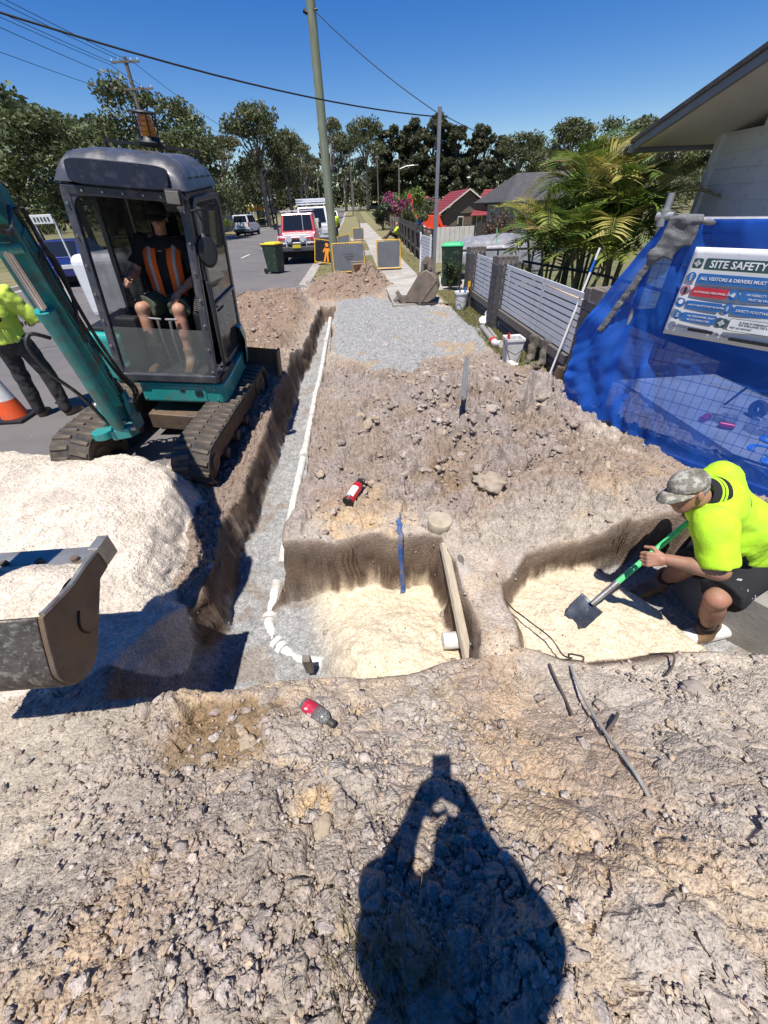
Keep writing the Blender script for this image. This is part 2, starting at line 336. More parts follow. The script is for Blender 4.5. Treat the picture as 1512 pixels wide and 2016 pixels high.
        z = z + rg*(clod(3.6, 51, .050, .6)*ss(-.25, .5, n1+.2)*hot + clod(8, 61, .034)*hot + clod(17, 71, .019)*(.30+.70*np.minimum(hot, 1.2))*fg*ss(9, 4.5, Y) + clod(37, 81, .010)*(.4 + .6*ss(-.4, .4, n2))*fg*ss(3.6, 2.2, Y) + .02*n3*(.5+.5*n1))
        a, b, c, _, _ = worley(X*4.2+.6*n3, Y*4.2+.6*n2, 91); crack = ss(.055, .0, b-a)*ss(.0, .5, n2+.25); z = z - rg*.03*crack
        # pale pile: crusty, lumpy sand
        z = z + pm*(1-floor)*(.007*fbm(X*10, Y*10, 95, 4) + .010*np.abs(fbm(X*34, Y*34, 97, 2)))
        z = z + zone['gm']*(.010*fbm(X*3, Y*3, 99, 3) + .010*fbm(X*45, Y*45, 98, 2))
        sf = floor*np.maximum(zone['sand2'], zone['sand3']); z = z + floor*.006*fbm(X*30, Y*30, 96, 2) + sf*.010*fbm(X*9, Y*9, 92, 3)
    return z, zone
def site():
    ys = [-1.4]
    while ys[-1] < 15.6:
        y = ys[-1]; ys.append(y + (.0037*math.hypot(max(y, 0), 1.55) if y > -.15 else .03))
    ys = np.array(ys); nc = 740; u = np.linspace(0, 1, nc)
    x0 = np.maximum(-1.75 - 1.02*np.maximum(ys, 0), -5.4); x1 = np.minimum(1.55 + .95*np.maximum(ys, 0), 3.5)
    X = x0[:, None]*(1-u) + x1[:, None]*u; Y = np.repeat(ys[:, None], nc, 1)
    Z, q = terrain(X, Y); n1, n2, n3 = q['n1'], q['n2'], q['n3']
    A = lambda c: np.array(c, float)[None, None, :]
    e = lambda m: m[..., None]
    # albedo by what the material is
    col = A((.325,.272,.222)) + 0*e(X)
    col = lerp(col, A((.405,.352,.296)), e(ss(-.3, .6, n1)))
    warm = ss(.25, .75, fbm(X*1.5+9, Y*1.5, 131, 4)) ; col = lerp(col, A((.345,.255,.185)), e(warm*.7))
    och = ss(.30, .62, fbm(X*2.0, Y*2.0+4, 141, 5))*.35
    for cx, cy, rx, ry, s in ((-.30,.48,.55,.50,1.0),(-.05,2.45,.7,.35,.8),(.45,2.85,.35,.4,.75),(1.9,4.5,.6,1.1,.6),(-.95,.95,.4,.25,.6),(1.1,3.1,.5,.3,.4),(.35,1.0,.3,.15,.6)):
        och = np.maximum(och, s*ss(.75, .15, np.hypot((X-cx)/rx, (Y-cy)/ry) + .55*n2 + .3*n3))
    col = lerp(col, A((.53,.375,.21)), e(np.clip(och, 0, 1)*.9))
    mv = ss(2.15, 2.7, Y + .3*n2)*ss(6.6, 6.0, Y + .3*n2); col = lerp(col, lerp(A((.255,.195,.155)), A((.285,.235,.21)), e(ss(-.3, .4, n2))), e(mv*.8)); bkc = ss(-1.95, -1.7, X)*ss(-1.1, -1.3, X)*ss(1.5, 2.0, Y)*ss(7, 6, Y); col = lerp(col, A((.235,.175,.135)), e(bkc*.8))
    br = ss(.62, .2, np.hypot((X+.78)/.55, (Y-.80)/.26) + .35*n3 + .2*n2) + ss(.5, .15, np.hypot((X-.15)/.3, (Y-.95)/.14) + .4*n3)*.6 + ss(.6, .2, np.hypot((X-.6)/.5, (Y-2.75)/.3) + .5*n3)*.6
    col = lerp(col, A((.195,.128,.066)), e(np.clip(br, 0, 1)*.8))
    lw = ss(.1, -.3, np.minimum(q['ls'], q['hs'])); col = lerp(col, A((.25,.175,.125)), e(lw*.9))
    pal = ss(.55, .05, np.hypot((X-2.35)/.55, (Y-3.2)/.95) + .3*n3) + ss(.8, .3, np.hypot((X-1.6)/1.0, (Y-1.02)/.18) + .4*n3) + .8*ss(.7, .2, np.hypot((X-.72)/.16, (Y-1.9)/.3)+.5*n3) + .8*ss(.7, .3, np.hypot((X-.7)/.22, (Y-1.3)/.2)+.5*n3)
    col = lerp(col, A((.50,.435,.36)), e(np.clip(pal, 0, 1)*.75))
    gr = ss(2.05, 2.3, X+.1*n2)*ss(5.1, 5.5, Y+.2*n2); col = lerp(col, A((.13,.135,.05)), e(gr)); 
    dust = ss(-.9, -1.6, X+.2*n2)*ss(1.5, .9, Y); col = lerp(col, A((.40,.35,.28)), e(dust*.8))
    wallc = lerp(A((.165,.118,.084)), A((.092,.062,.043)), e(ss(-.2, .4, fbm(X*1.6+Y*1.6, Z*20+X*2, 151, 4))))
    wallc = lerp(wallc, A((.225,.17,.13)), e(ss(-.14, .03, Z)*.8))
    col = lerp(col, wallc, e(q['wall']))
    grey = A((.315,.31,.30))*(1 + .55*e(np.random.default_rng(1).random(X.shape) - .5) + .15*e(fbm(X*30, Y*30, 161, 2)))
    stain = ss(.3, .7, fbm(X*3.3, Y*3.3, 171, 4))*.5; greyf = lerp(grey*.92, A((.22,.165,.12)), e(stain))
    sand = A((.64,.535,.385))*(1 + .05*e(n3) + .12*e(np.random.default_rng(3).random(X.shape)-.5)); 
    fc = lerp(greyf, sand, e(np.maximum(q['sand2'], q['sand3']))); fc = lerp(fc, A((.17,.13,.10)), e(q['left']*(q['sd2'] < 0)*.85))
    ed = .055*fbm(X*18, Y*18, 175, 3)
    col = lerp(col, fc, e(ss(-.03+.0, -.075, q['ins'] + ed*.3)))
    gmask = ss(.35, .65, q['gm'] + .25*n3); col = lerp(col, grey*.90, e(gmask)); col = lerp(col, A((.36,.26,.16)), e(gmask*ss(.72,.9,fbm(X*1.2+2, Y*1.2, 177, 4))*.7))
    pmask = ss(.3, .6, q['pm'] + .3*n3); col = lerp(col, A((.585,.51,.42))*(1+.05*e(n2) + .22*e(np.random.default_rng(2).random(X.shape)-.5)), e(pmask))
    col = lerp(col, A((.40,.345,.285)), e(pmask*ss(.2,.7,fbm(X*5, Y*5, 181, 3))*.45))
    # roughen the steep faces sideways
    gy = np.gradient(Z, axis=0)/np.maximum(np.gradient(Y, axis=0), 1e-4); gx = np.gradient(Z, axis=1)/np.maximum(np.gradient(X, axis=1), 1e-4)
    st = ss(.8, 2.5, np.hypot(gx, gy)); X2 = X + st*(.011*fbm(Y*3, Z*12, 191, 3) + .007*vnoise(Y*2, Z*30, 198)); Y2 = Y + st*(.011*fbm(X*3, Z*12, 195, 3) + .007*vnoise(X*2, Z*30, 199))
    V = np.stack([X2, Y2, Z], 2).reshape(-1, 3); r, c = X.shape
    i = np.arange(r-1)[:, None]*c + np.arange(c-1)[None]; F = np.stack([i, i+1, i+1+c, i+c], 2).reshape(-1, 4)
    F = F[(V[F[:, 0], 2] > -.055) | (V[F[:, 0], 0] > -1.95)]; smf = (st.reshape(-1)[F[:, 0]] > .3) | (q['wall'].reshape(-1)[F[:, 0]] > .3)
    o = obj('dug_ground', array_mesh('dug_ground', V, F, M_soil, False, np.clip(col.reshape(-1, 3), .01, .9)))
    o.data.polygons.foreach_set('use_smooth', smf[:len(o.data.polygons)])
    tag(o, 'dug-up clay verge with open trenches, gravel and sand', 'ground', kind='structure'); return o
def soil_material():
    m, N, L, B = nmat('soil'); at = N.new('ShaderNodeAttribute'); at.attribute_name = 'Col'
    tc = N.new('ShaderNodeTexCoord'); co = tc.outputs['Object']
    def noise(sc, d=4, r=.6):
        n = N.new('ShaderNodeTexNoise'); n.inputs['Scale'].default_value = sc; n.inputs['Detail'].default_value = d; n.inputs['Roughness'].default_value = r; L.new(co, n.inputs['Vector']); return n.outputs['Fac']
    def vor(sc, feat='F1'):
        n = N.new('ShaderNodeTexVoronoi'); n.feature = feat; n.inputs['Scale'].default_value = sc; L.new(co, n.inputs['Vector']); return n
    def rng_(v, a, b, c, d):
        n = N.new('ShaderNodeMapRange'); n.inputs['From Min'].default_value = a; n.inputs['From Max'].default_value = b; n.inputs['To Min'].default_value = c; n.inputs['To Max'].default_value = d; L.new(v, n.inputs['Value']); return n.outputs[0]
    def mth(op, a, b):
        n = N.new('ShaderNodeMath'); n.operation = op
        for k, v in enumerate((a, b)):
            if hasattr(v, 'links') or hasattr(v, 'node'): L.new(v, n.inputs[k])
            else: n.inputs[k].default_value = v
        return n.outputs[0]
    v1 = vor(130); r1 = N.new('ShaderNodeSeparateColor'); L.new(v1.outputs['Color'], r1.inputs[0])
    k = mth('MULTIPLY', rng_(noise(9), .3, .7, .86, 1.14), rng_(r1.outputs[0], 0, 1, .80, 1.20))
    k = mth('MULTIPLY', k, rng_(noise(60, 3), .25, .75, .84, 1.16))
    hs = N.new('ShaderNodeMix'); hs.data_type = 'RGBA'; hs.blend_type = 'MULTIPLY'; hs.inputs['Factor'].default_value = 1; L.new(at.outputs['Color'], hs.inputs['A'])
    cb = N.new('ShaderNodeCombineColor'); [L.new(k, cb.inputs[i]) for i in range(3)]; L.new(cb.outputs[0], hs.inputs['B'])
    L.new(hs.outputs['Result'], B.inputs['Base Color']); B.inputs['Roughness'].default_value = .95; B.inputs['Specular IOR Level'].default_value = .15
    v2 = vor(70, 'F1'); v3 = vor(170, 'F1')
    h = mth('ADD', mth('MULTIPLY', noise(45, 4, .5), .6), mth('ADD', mth('MULTIPLY', rng_(v2.outputs['Distance'], 0, .6, 1, 0), .55), mth('MULTIPLY', rng_(v3.outputs['Distance'], 0, .6, 1, 0), .3)))
    b = N.new('ShaderNodeBump'); b.inputs['Distance'].default_value = .0065; b.inputs['Strength'].default_value = 1.0; L.new(h, b.inputs['Height']); L.new(b.outputs[0], B.inputs['Normal'])
    return m
M_soil = soil_material()
site_o = site()
def gz(x, y):
    """height of the dug ground at one spot (no fine detail)"""
    z, _ = terrain(np.array([[float(x)]]), np.array([[float(y)]]), False); return float(z[0, 0])
# loose clods and stones lying on it: far too many to count
ICO1 = None
def ico(sub):
    import bmesh
    bm = bmesh.new(); bmesh.ops.create_icosphere(bm, subdivisions=sub, radius=1); bm.verts.ensure_lookup_table()
    V = np.array([v.co[:] for v in bm.verts]); F = np.array([[v.index for v in f.verts] for f in bm.faces]); bm.free(); return V, F
def clods(name, n, smin, smax, sub, seed, label, far=False):
    r = np.random.default_rng(seed); V0, F0 = ico(sub)
    y = -.4 + 6.5*r.random(n*5)**1.9; x = (r.random(n*5)*2-1)*(1.35 + .95*np.maximum(y, 0))
    if far: y = np.where(r.random(n*5) < .45, r.uniform(2.6, 6.2, n*5), r.uniform(6, 14.8, n*5)); x = np.where(y < 6.2, r.normal(1.1, .8, n*5), r.uniform(-3.4, 1.2, n*5))
    z, q = terrain(x[None], y[None], False); z = z[0]; dens = (.25 + .75*ss(-.2, .4, fbm(x*1.3, y*1.3, 201, 3)))
    dens = dens*(1-.95*q['pm'][0])*(1-.97*q['gm'][0])*(1-.93*q['floor'][0])*(1-.8*q['wall'][0])*((x > -1.75) | (y < 1.2))*(x < 2.9)
    near = np.hypot((x+.15)/1.3, y-.15); dens = np.minimum(dens*(.35 + .9*ss(1.0, .3, near) + .8*np.exp(-((x-1.2)/1.0)**2-((y-3.8)/1.2)**2) + .5*ss(.3,.9,x)*ss(.9,.2,y)), 1); ok = r.random(n*5) < (dens if not far else np.clip(ss(.1,-.2,np.minimum(q['ls'][0], q['hs'][0])) + ss(6.4,6.0,y)*(x > -.5)*(x < 2.2), 0, 1)*(1-q['floor'][0])*(1-q['gm'][0]))
    idx = np.nonzero(ok)[0][:n]; n = len(idx); x, y, z = x[idx], y[idx], z[idx]; n1 = q['n1'][0][idx]
    s = smin*(smax/smin)**(r.random(n)**2.2); k = len(V0)
    nzv = r.normal(0, .20, (n, k)); jit = 1 + nzv*1.3
    ax = np.stack([s*r.uniform(.8, 1.5, n), s*r.uniform(.7, 1.1, n), s*r.uniform(.4, .7, n)], 1)
    P = V0[None]*jit[..., None]*ax[:, None]; a = r.random(n)*6.283; t = r.normal(0, .35, n)
    ca, sa, ct, st = np.cos(a)[:, None], np.sin(a)[:, None], np.cos(t)[:, None], np.sin(t)[:, None]
    X, Y0, Z0 = P[..., 0], P[..., 1], P[..., 2]; Y1 = Y0*ct - Z0*st; Z1 = Y0*st + Z0*ct; X1 = X*ca - Y1*sa; Y2 = X*sa + Y1*ca
    VV = np.stack([X1 + x[:, None], Y2 + y[:, None], Z1 + (z + s*.02)[:, None]], 2).reshape(-1, 3)
    FF = (F0[None] + (np.arange(n)*k)[:, None, None]).reshape(-1, 3)
    base = np.array([(.34,.28,.24),(.385,.33,.29),(.40,.315,.23),(.30,.24,.20),(.42,.365,.315)]); ci = r.choice(5, n, p=[.38,.3,.12,.12,.08] if not far else [.25,.08,.17,.45,.05])
    c = base[ci]*(1 + r.normal(0, .08, (n, 1))); c = np.repeat(c, k, 0)
    o = obj(name, array_mesh(name, VV, FF, M_soil, False, np.clip(c, .02, .8))); tag(o, label, 'soil', kind='stuff')
clods('soil_clods', 3000, .006, .027, 2, 5, 'loose clods of dried clay strewn over the dug verge')
clods('soil_crumbs', 16000, .003, .012, 1, 6, 'small crumbs of soil scattered over the dug verge')
clods('spoil_clods', 2600, .012, .055, 2, 8, 'loose brown clods on the spoil heaps beside the road', True)
# ------------------------------------------------------------------ smooth bodies from blended volumes
def sd_cap(P, a, b, r1, r2):
    a = np.array(a, float); b = np.array(b, float); ab = b - a; t = np.clip(((P - a) @ ab) / (ab @ ab + 1e-12), 0, 1)
    return np.linalg.norm(P - a - t[:, None]*ab, axis=1) - (r1 + (r2 - r1)*t)
def sd_ell(P, c, r, R=None):
    q = P - np.array(c, float)
    if R is not None: q = q @ np.array(R)           # columns of R are the ellipsoid axes
    r = np.array(r, float); k0 = np.linalg.norm(q / r, axis=1); k1 = np.linalg.norm(q / (r*r), axis=1) + 1e-9
    return k0*(k0 - 1)/k1
def sd_box(P, c, h, rd=.01, R=None):
    q = P - np.array(c, float)
    if R is not None: q = q @ np.array(R)
    q = np.abs(q) - (np.array(h, float) - rd); return np.linalg.norm(np.maximum(q, 0), axis=1) + np.minimum(q.max(1), 0) - rd
def smin(a, b, k):
    if k <= 0: return np.minimum(a, b)
    h = np.clip(.5 + .5*(b - a)/k, 0, 1); return b + (a - b)*h - k*h*(1 - h)
def union(P, prims):
    """prims: ('cap',a,b,r1,r2,k) ('ell',c,r,R,k) ('box',c,h,rd,R,k); k is the blend; ('cut',point,normal) keeps the side against the normal; ('sub',...)"""
    d = None; cuts = []
    for p in prims:
        if p[0] == 'cut': cuts.append(p); continue
        if p[0] == 'cap': e = sd_cap(P, *p[1:5])
        elif p[0] == 'cutcap':
            a_, b_ = np.array(p[1], float), np.array(p[2], float); u_ = unit(b_ - a_); e = np.maximum(sd_cap(P, a_, b_ + u_*p[4], p[3], p[4]), (P - b_) @ u_)
        elif p[0] in ('ell', 'subell'): e = sd_ell(P, p[1], p[2], p[3])
        elif p[0] == 'box': e = sd_box(P, p[1], p[2], p[3], p[4])
        if p[0].startswith('sub'): d = -smin(-d, e, p[-1])
        else: d = e if d is None else smin(d, e, p[-1])
    for c in cuts: d = np.maximum(d, (P - np.array(c[1], float)) @ (np.array(c[2], float)/np.linalg.norm(c[2])))
    return d
def sdf_arrays(fn, lo, hi, h):
    lo = np.array(lo, float); hi = np.array(hi, float); n = np.maximum(np.ceil((hi - lo)/h).astype(int) + 1, 4)
    g = np.stack(np.meshgrid(*[lo[i] + h*np.arange(n[i]) for i in range(3)], indexing='ij'), 3).reshape(-1, 3)
    d = fn(g).reshape(n); s = d < 0; nx, ny, nz = n
    acc = np.zeros((nx-1, ny-1, nz-1, 3)); cnt = np.zeros((nx-1, ny-1, nz-1))
    I = np.stack(np.meshgrid(np.arange(nx), np.arange(ny), np.arange(nz), indexing='ij'), 3).astype(float)
    sh = (nx-1, ny-1, nz-1)
    for ax in range(3):
        a = [slice(None)]*3; b = [slice(None)]*3; a[ax] = slice(0, -1); b[ax] = slice(1, None); a, b = tuple(a), tuple(b)
        m = s[a] != s[b]; t = np.where(m, d[a]/(d[a] - d[b] + 1e-20), 0); pos = I[a].copy(); pos[..., ax] += t; pos *= m[..., None]
        o = [k for k in range(3) if k != ax]
        for u in (0, 1):
            for v in (0, 1):
                q = [slice(None)]*3; q[o[0]] = slice(u, u + sh[o[0]]); q[o[1]] = slice(v, v + sh[o[1]]); q = tuple(q)
                acc += pos[q]; cnt += m[q]
    act = cnt > 0; idx = -np.ones(sh, int); idx[act] = np.arange(act.sum()); V = lo + h*(acc[act]/cnt[act][:, None]); F = []
    for ax in range(3):
        a = [slice(None)]*3; b = [slice(None)]*3; a[ax] = slice(0, -1); b[ax] = slice(1, None)
        m = (s[tuple(a)] != s[tuple(b)]); o = [k for k in range(3) if k != ax]
        ii = np.argwhere(m); ok = np.ones(len(ii), bool)
        for k in o: ok &= (ii[:, k] >= 1) & (ii[:, k] <= sh[k]-1)
        ii = ii[ok]; flip = s[tuple(a)][tuple(ii.T)]
        def cell(u, v):
            q = ii.copy(); q[:, o[0]] -= u; q[:, o[1]] -= v; return idx[tuple(q.T)]
        Q = np.stack([cell(1, 1), cell(0, 1), cell(0, 0), cell(1, 0)], 1)
        if ax == 1: flip = ~flip
        Q[~flip] = Q[~flip][:, ::-1]; F.append(Q)
    return V, np.concatenate(F)
def prim_bounds(prims, pad):
    lo = np.full(3, 1e9); hi = -lo
    for p in prims:
        if p[0] in ('cap', 'cutcap'): pts = [(p[1], p[3]), (p[2], p[4])]
        elif p[0] in ('ell', 'box'): pts = [(p[1], max(p[2])*1.3)]
        else: continue
        for c, r in pts: lo = np.minimum(lo, np.array(c) - r); hi = np.maximum(hi, np.array(c) + r)
    return lo - pad, hi + pad
def blob(name, prims, mt, parent=None, h=.012, noise=None, extra=None, smooth=True, inv=None):
    """one mesh from blended primitives; extra = list of (prims,h) finer pieces merged in (hands, head)"""
    V, F = [], []; n = 0
    for pr, hh in [(prims, h)] + (extra or []):
        lo, hi = prim_bounds(pr, 3*hh + .01)
        fn = (lambda P, pr=pr: union(P, pr) + (noise(P) if noise else 0)); v, f = sdf_arrays(fn, lo, hi, hh); V.append(v); F.append(f + n); n += len(v)
    o = obj(name, array_mesh(name, np.concatenate(V), np.concatenate(F), mt, smooth), parent)
    if inv is not None: o.matrix_parent_inverse = inv
    return o
def V3(*a): return np.array(a, float)
def unit(v): v = np.array(v, float); return v/np.linalg.norm(v)
def hand_prims(w, fwd, palm, side=1, curl=60, spread=.0, s=1.0, curls=None, thumb_in=.5):
    """wrist point, finger direction, palm normal (the way the palm looks); fingers bend towards the palm"""
    f = unit(fwd); n = unit(np.array(palm) - f*np.dot(palm, f)); x = np.cross(f, n)*side; w = np.array(w, float); P = []
    P.append(('cap', w - f*.03*s, w + f*.025*s, .024*s, .026*s, 0))
    for k in range(4):
        off = (-.030 + .020*k)*s; P.append(('cap', w + f*.02*s + x*off*.7, w + f*.088*s + x*off, .0135*s, .0115*s, .012*s))
    for k, L in enumerate((.072, .080, .074, .058)):
        off = (-.030 + .020*k)*s; b = w + f*.088*s + x*off; c = curls[k] if curls else curl; ang = 0; d = unit(f + x*spread*(k-1.5)); p = b
        for j, (fr, rr) in enumerate(((.45, .0098), (.30, .0088), (.25, .0080))):
            ang += math.radians(c*(.8, 1.0, .7)[j]); dd = d*math.cos(ang) + n*math.sin(ang); q = p + dd*L*fr*s
            P.append(('cap', p, q, rr*s, (rr-.0008)*s, .005*s)); p = q
    b = w + f*.03*s - x*.028*s; d1 = unit(f*.6 - x*.75 + n*thumb_in); m = b + d1*.045*s; d2 = unit(f*.85 - x*.1 + n*(thumb_in+.25)); P += [('cap', b, m, .0145*s, .011*s, .01*s), ('cap', m, m + d2*.034*s, .0105*s, .009*s, .004*s)]
    return P
def head_prims(c, fwd, up, s=1.0):
    """c = middle of the head, fwd = where the nose points, up = crown"""
    f = unit(fwd); u = unit(np.array(up) - f*np.dot(up, f)); x = np.cross(f, u); R = np.stack([x, f, u], 1); c = np.array(c, float)
    q = lambda a, b, d: c + s*(x*a + f*b + u*d)
    P = [('ell', q(0, -.012, .028), (.076*s, .096*s, .098*s), R, 0), ('ell', q(0, .022, -.045), (.060*s, .068*s, .078*s), R, .03*s),
         ('ell', q(0, .050, -.095), (.034*s, .032*s, .028*s), R, .03*s), ('cap', q(-.035, .075, .020), q(.035, .075, .020), .020*s, .020*s, .02*s),
         ('cap', q(0, .086, .010), q(0, .108, -.030), .010*s, .016*s, .012*s), ('cap', q(-.014, .090, -.034), q(.014, .090, -.034), .010*s, .010*s, .008*s),
         ('subell', q(-.032, .098, .000), (.019*s, .017*s, .012*s), R, .008*s), ('subell', q(.032, .098, .000), (.019*s, .017*s, .012*s), R, .008*s),
         ('ell', q(-.032, .080, -.001), (.013*s, .012*s, .011*s), R, .002), ('ell', q(.032, .080, -.001), (.013*s, .012*s, .011*s), R, .002),
         ('cap', q(-.022, .084, -.068), q(.022, .084, -.068), .009*s, .009*s, .008*s), ('subell', q(0, .099, -.0655), (.026*s, .010*s, .0035*s), R, .003*s),
         ('ell', q(-.080, -.008, -.012), (.010*s, .020*s, .032*s), R, .008*s), ('ell', q(.080, -.008, -.012), (.010*s, .020*s, .032*s), R, .008*s)]
    return P, R, q
M_skin = mat('skin', (.42,.235,.155), .55, var=.10, vs=18, bump=.0012, bs=160, c2=(.46,.20,.14), c2s=9, c2t=.58, c2w=.15)
M_skin_d = mat('tanned_skin', (.30,.165,.105), .55, var=.12, vs=18, bump=.0015, bs=160, c2=(.36,.16,.105), c2s=9, c2t=.56, c2w=.15)
def cloth(name, c, bump=.004, bs=28, rough=.9, **k): return mat(name, c, rough, var=.08, vs=9, bump=bump, bs=bs, **k)
M_lime = cloth('lime_fabric', (.47,.82,.025), c2=(.38,.64,.03), c2s=6, c2t=.58, c2w=.15, dirt=.12, dirtc=(.30,.42,.06)); M_black = cloth('black_fabric', (.014,.014,.017)); M_orange = cloth('orange_fabric', (.86,.14,.015)); M_olive = cloth('olive_fabric', (.07,.085,.055))
M_refl = mat('reflective_tape', (.42,.42,.42), .4, var=.1, vs=40); M_boot = mat('boot_leather', (.17,.10,.05), .8, var=.25, vs=14, bump=.003, bs=60, dirt=.5)
M_trouser = cloth('dark_trousers', (.028,.026,.028))
def folds(sc=1.0, amp=.006):
    def f(P):
        w = P[:, 0]*13*sc + P[:, 1]*11*sc - P[:, 2]*8*sc
        return amp*1.1*(1 - 2*np.abs(vnoise(w*.55, P[:, 2]*5*sc + P[:, 0]*3, 303)))*(.35 + .65*ss(-.2, .5, vnoise(P[:, 0]*4, P[:, 2]*4 + P[:, 1]*4, 304))) + amp*(vnoise(P[:, 0]*9*sc + 3.1*P[:, 2]*sc*2, P[:, 1]*9*sc + P[:, 2]*5*sc, 301) + .6*vnoise(P[:, 0]*19*sc + P[:, 1]*7, P[:, 2]*22*sc, 302))
    return f
# ------------------------------------------------------------------ excavator
M_teal = mat('teal_paint', (.022,.315,.285), .38, var=.10, vs=5, bump=.0008, bs=60, coat=.25, dirt=.16, dirtc=(.16,.13,.10), c2=(.018,.235,.215), c2s=2.2, c2t=.56, c2w=.15)
M_teald = mat('worn_teal_paint', (.022,.255,.235), .42, var=.14, vs=7, bump=.001, bs=50, coat=.2, dirt=.42, dirtc=(.11,.085,.06), c2=(.015,.02,.02), c2s=11, c2t=.70, c2w=.03)
M_frame = mat('cab_grey_paint', (.045,.047,.058), .42, var=.2, vs=10, bump=.0006, bs=80, coat=.2, dirt=.25, dirtc=(.13,.11,.095))
M_roof = mat('roof_grey_paint', (.058,.062,.076), .42, var=.16, vs=8, bump=.0006, bs=80, dirt=.22, dirtc=(.20,.18,.155), coat=.15)
M_visor = mat('dark_visor', (.020,.021,.028), .30, var=.2, vs=14, dirt=.25, dirtc=(.08,.07,.07))
M_rubber = mat('rubber', (.036,.034,.032), .85, var=.3, vs=9, bump=.004, bs=55, c2=(.125,.098,.072), c2s=4.2, c2t=.54, c2w=.12)
M_blackp = mat('black_plastic', (.016,.016,.018), .5, var=.2, vs=12); M_hose = mat('hydraulic_hose', (.02,.019,.018), .55, var=.2, vs=30, dirt=.2)
M_steel = mat('bare_steel', (.36,.35,.33), .45, .7, var=.2, vs=14, bump=.001, bs=70, dirt=.3)
M_rust = mat('rusty_steel', (.135,.105,.082), .62, .35, var=.3, vs=11, bump=.003, bs=45, c2=(.19,.125,.075), c2s=6, c2t=.5, c2w=.14)
M_worn = mat('scratched_steel', (.155,.135,.115), .48, .55, var=.35, vs=22, bump=.002, bs=60, c2=(.34,.31,.27), c2s=30, c2t=.58, c2w=.05, stretch=(1, 3, .6))
M_chrome = mat('chrome', (.62,.62,.62), .18, 1.0, var=.05); M_glass = glass('cab_glass', (.75,.82,.78), .22); M_tint = glass('tinted_glass', (.2,.23,.22), .80)
M_glass2 = glass('side_glass', (.35,.42,.40), .45); M_amber = mat('amber_lens', (.75,.21,.01), .2, var=.3, vs=60, coat=.5); M_lampglass = mat('lamp_lens', (.20,.19,.165), .2, var=.15, vs=30)
M_decal = mat('decal_black', (.012,.012,.012), .5)
EXR = T(-2.056, 4.226, .627) @ RZ(.5) @ RX(4.35) @ RY(5.92) @ T(0, 0, -.70)
ex = empty('excavator', label='teal and grey mini excavator with dark cab standing beside the trench', cat='excavator'); ex.matrix_world = EXR
EXI = EXR.inverted()
def exw(o): o.parent = ex; o.matrix_parent_inverse = EXI; return o       # part given in world coordinates
S0 = .70   # sill height in the machine's own frame (x right, y back, z up)
# --- tracks (world frame)
def stadium(y0, y1, zc, r, n=14):
    P = []
    for k in range(n+1): a = math.pi/2 + math.pi*k/n; P.append((y0 + r*math.cos(a), zc + r*math.sin(a)))
    for k in range(n+1): a = -math.pi/2 + math.pi*k/n; P.append((y1 + r*math.cos(a), zc + r*math.sin(a)))
    return P
def track(xc, y0, y1, zc, r, w, U):
    MW = U @ T(xc, 0, 0)
    Po = stadium(y0, y1, zc, r); Pi = stadium(y0, y1, zc, r-.03); n = len(Po); m = MB(); v = []
    for (a, b), (c, d) in zip(Po, Pi): v += [(-w/2, a, b), (w/2, a, b), (w/2, c, d), (-w/2, c, d)]
    f = []
    for i in range(n):
        j = (i+1) % n
        for k in range(4): f.append((4*i+k, 4*i+(k+1) % 4, 4*j+(k+1) % 4, 4*j+k))
    m.add(v, f); t = m.build('track', M_rubber, ex, smooth=True); t.matrix_basis = MW
    # tread lugs
    P = np.array(Po + [Po[0]]); seg = np.linalg.norm(np.diff(P, axis=0), axis=1); cum = np.r_[0, np.cumsum(seg)]; L = cum[-1]; N = 46
    lm = MB(); lm.box((0, 0, .006), (w*.47, .055, .026), taper=(.92, .6)); me = lm.mesh('tread_lug', M_rubber)
    for k in range(2*N):
        s = (k+.25*(k % 2))*L/(2*N); i = min(np.searchsorted(cum, s, 'right')-1, len(seg)-1); u = (s - cum[i])/seg[i]; p = P[i]*(1-u) + P[i+1]*u; d = (P[i+1]-P[i])/seg[i]
        nrm = np.array([-d[1], d[0]])*-1
        q = np.array([d[1], -d[0]])
        c = np.array([(y0+y1)/2, zc]); 
        if np.dot(q, p-c) < 0: q = -q
        side = -1 if k % 2 else 1
        A = Matrix(((1, 0, 0, side*w*.25), (0, d[0], q[0], p[0]), (0, d[1], q[1], p[1]), (0, 0, 0, 1)))
        o = obj('tread_lug', me, t); o.matrix_local = A @ RZ(9*side)
    # rollers and side frame
    s = MB(); s.box((0, (y0+y1)/2, zc), (w*.62, y1-y0-.05, .20)); s.build('track_frame', M_rust, t, bevel=.015)
    for yy, rr, nm in ((y0, r-.035, 'idler_wheel'), (y1, r-.035, 'sprocket_wheel')):
        s = MB(); s.lathe([(0, -w*.44), (rr*.45, -w*.46), (rr*.5, -w*.40), (rr*.8, -w*.38), (rr*.98, -w*.34), (rr, 0), (rr*.98, w*.34), (rr*.8, w*.38), (rr*.5, w*.40), (rr*.45, w*.46), (0, w*.44)], 24, T(0, yy, zc) @ RY(90)); s.build(nm, M_rust, t, smooth=True)
    for k in range(4):
        yy = y0 + (y1-y0)*(k+1)/5; s = MB(); s.cyl((-w*.4, yy, zc-r+.09), (w*.4, yy, zc-r+.09), .06, n=16); s.build('track_roller', M_rust, t, smooth=True)
    return t
UC = T(0, .10, 0) @ RZ(-5.6)
track(.49, -.86, .98, .23, .22, .36, UC); track(-.63, -.86, .98, .23, .22, .36, UC)
m = MB(); m.box((0, .22, .24), (.62, .8, .18), M=UC); m.cyl((0, .60, .30), (0, .60, .48), .36, .34, 28); m.box((0, 1.0, .2), (.6, 1.0, .08), M=UC); m.build('undercarriage', M_rust, ex, bevel=.01)
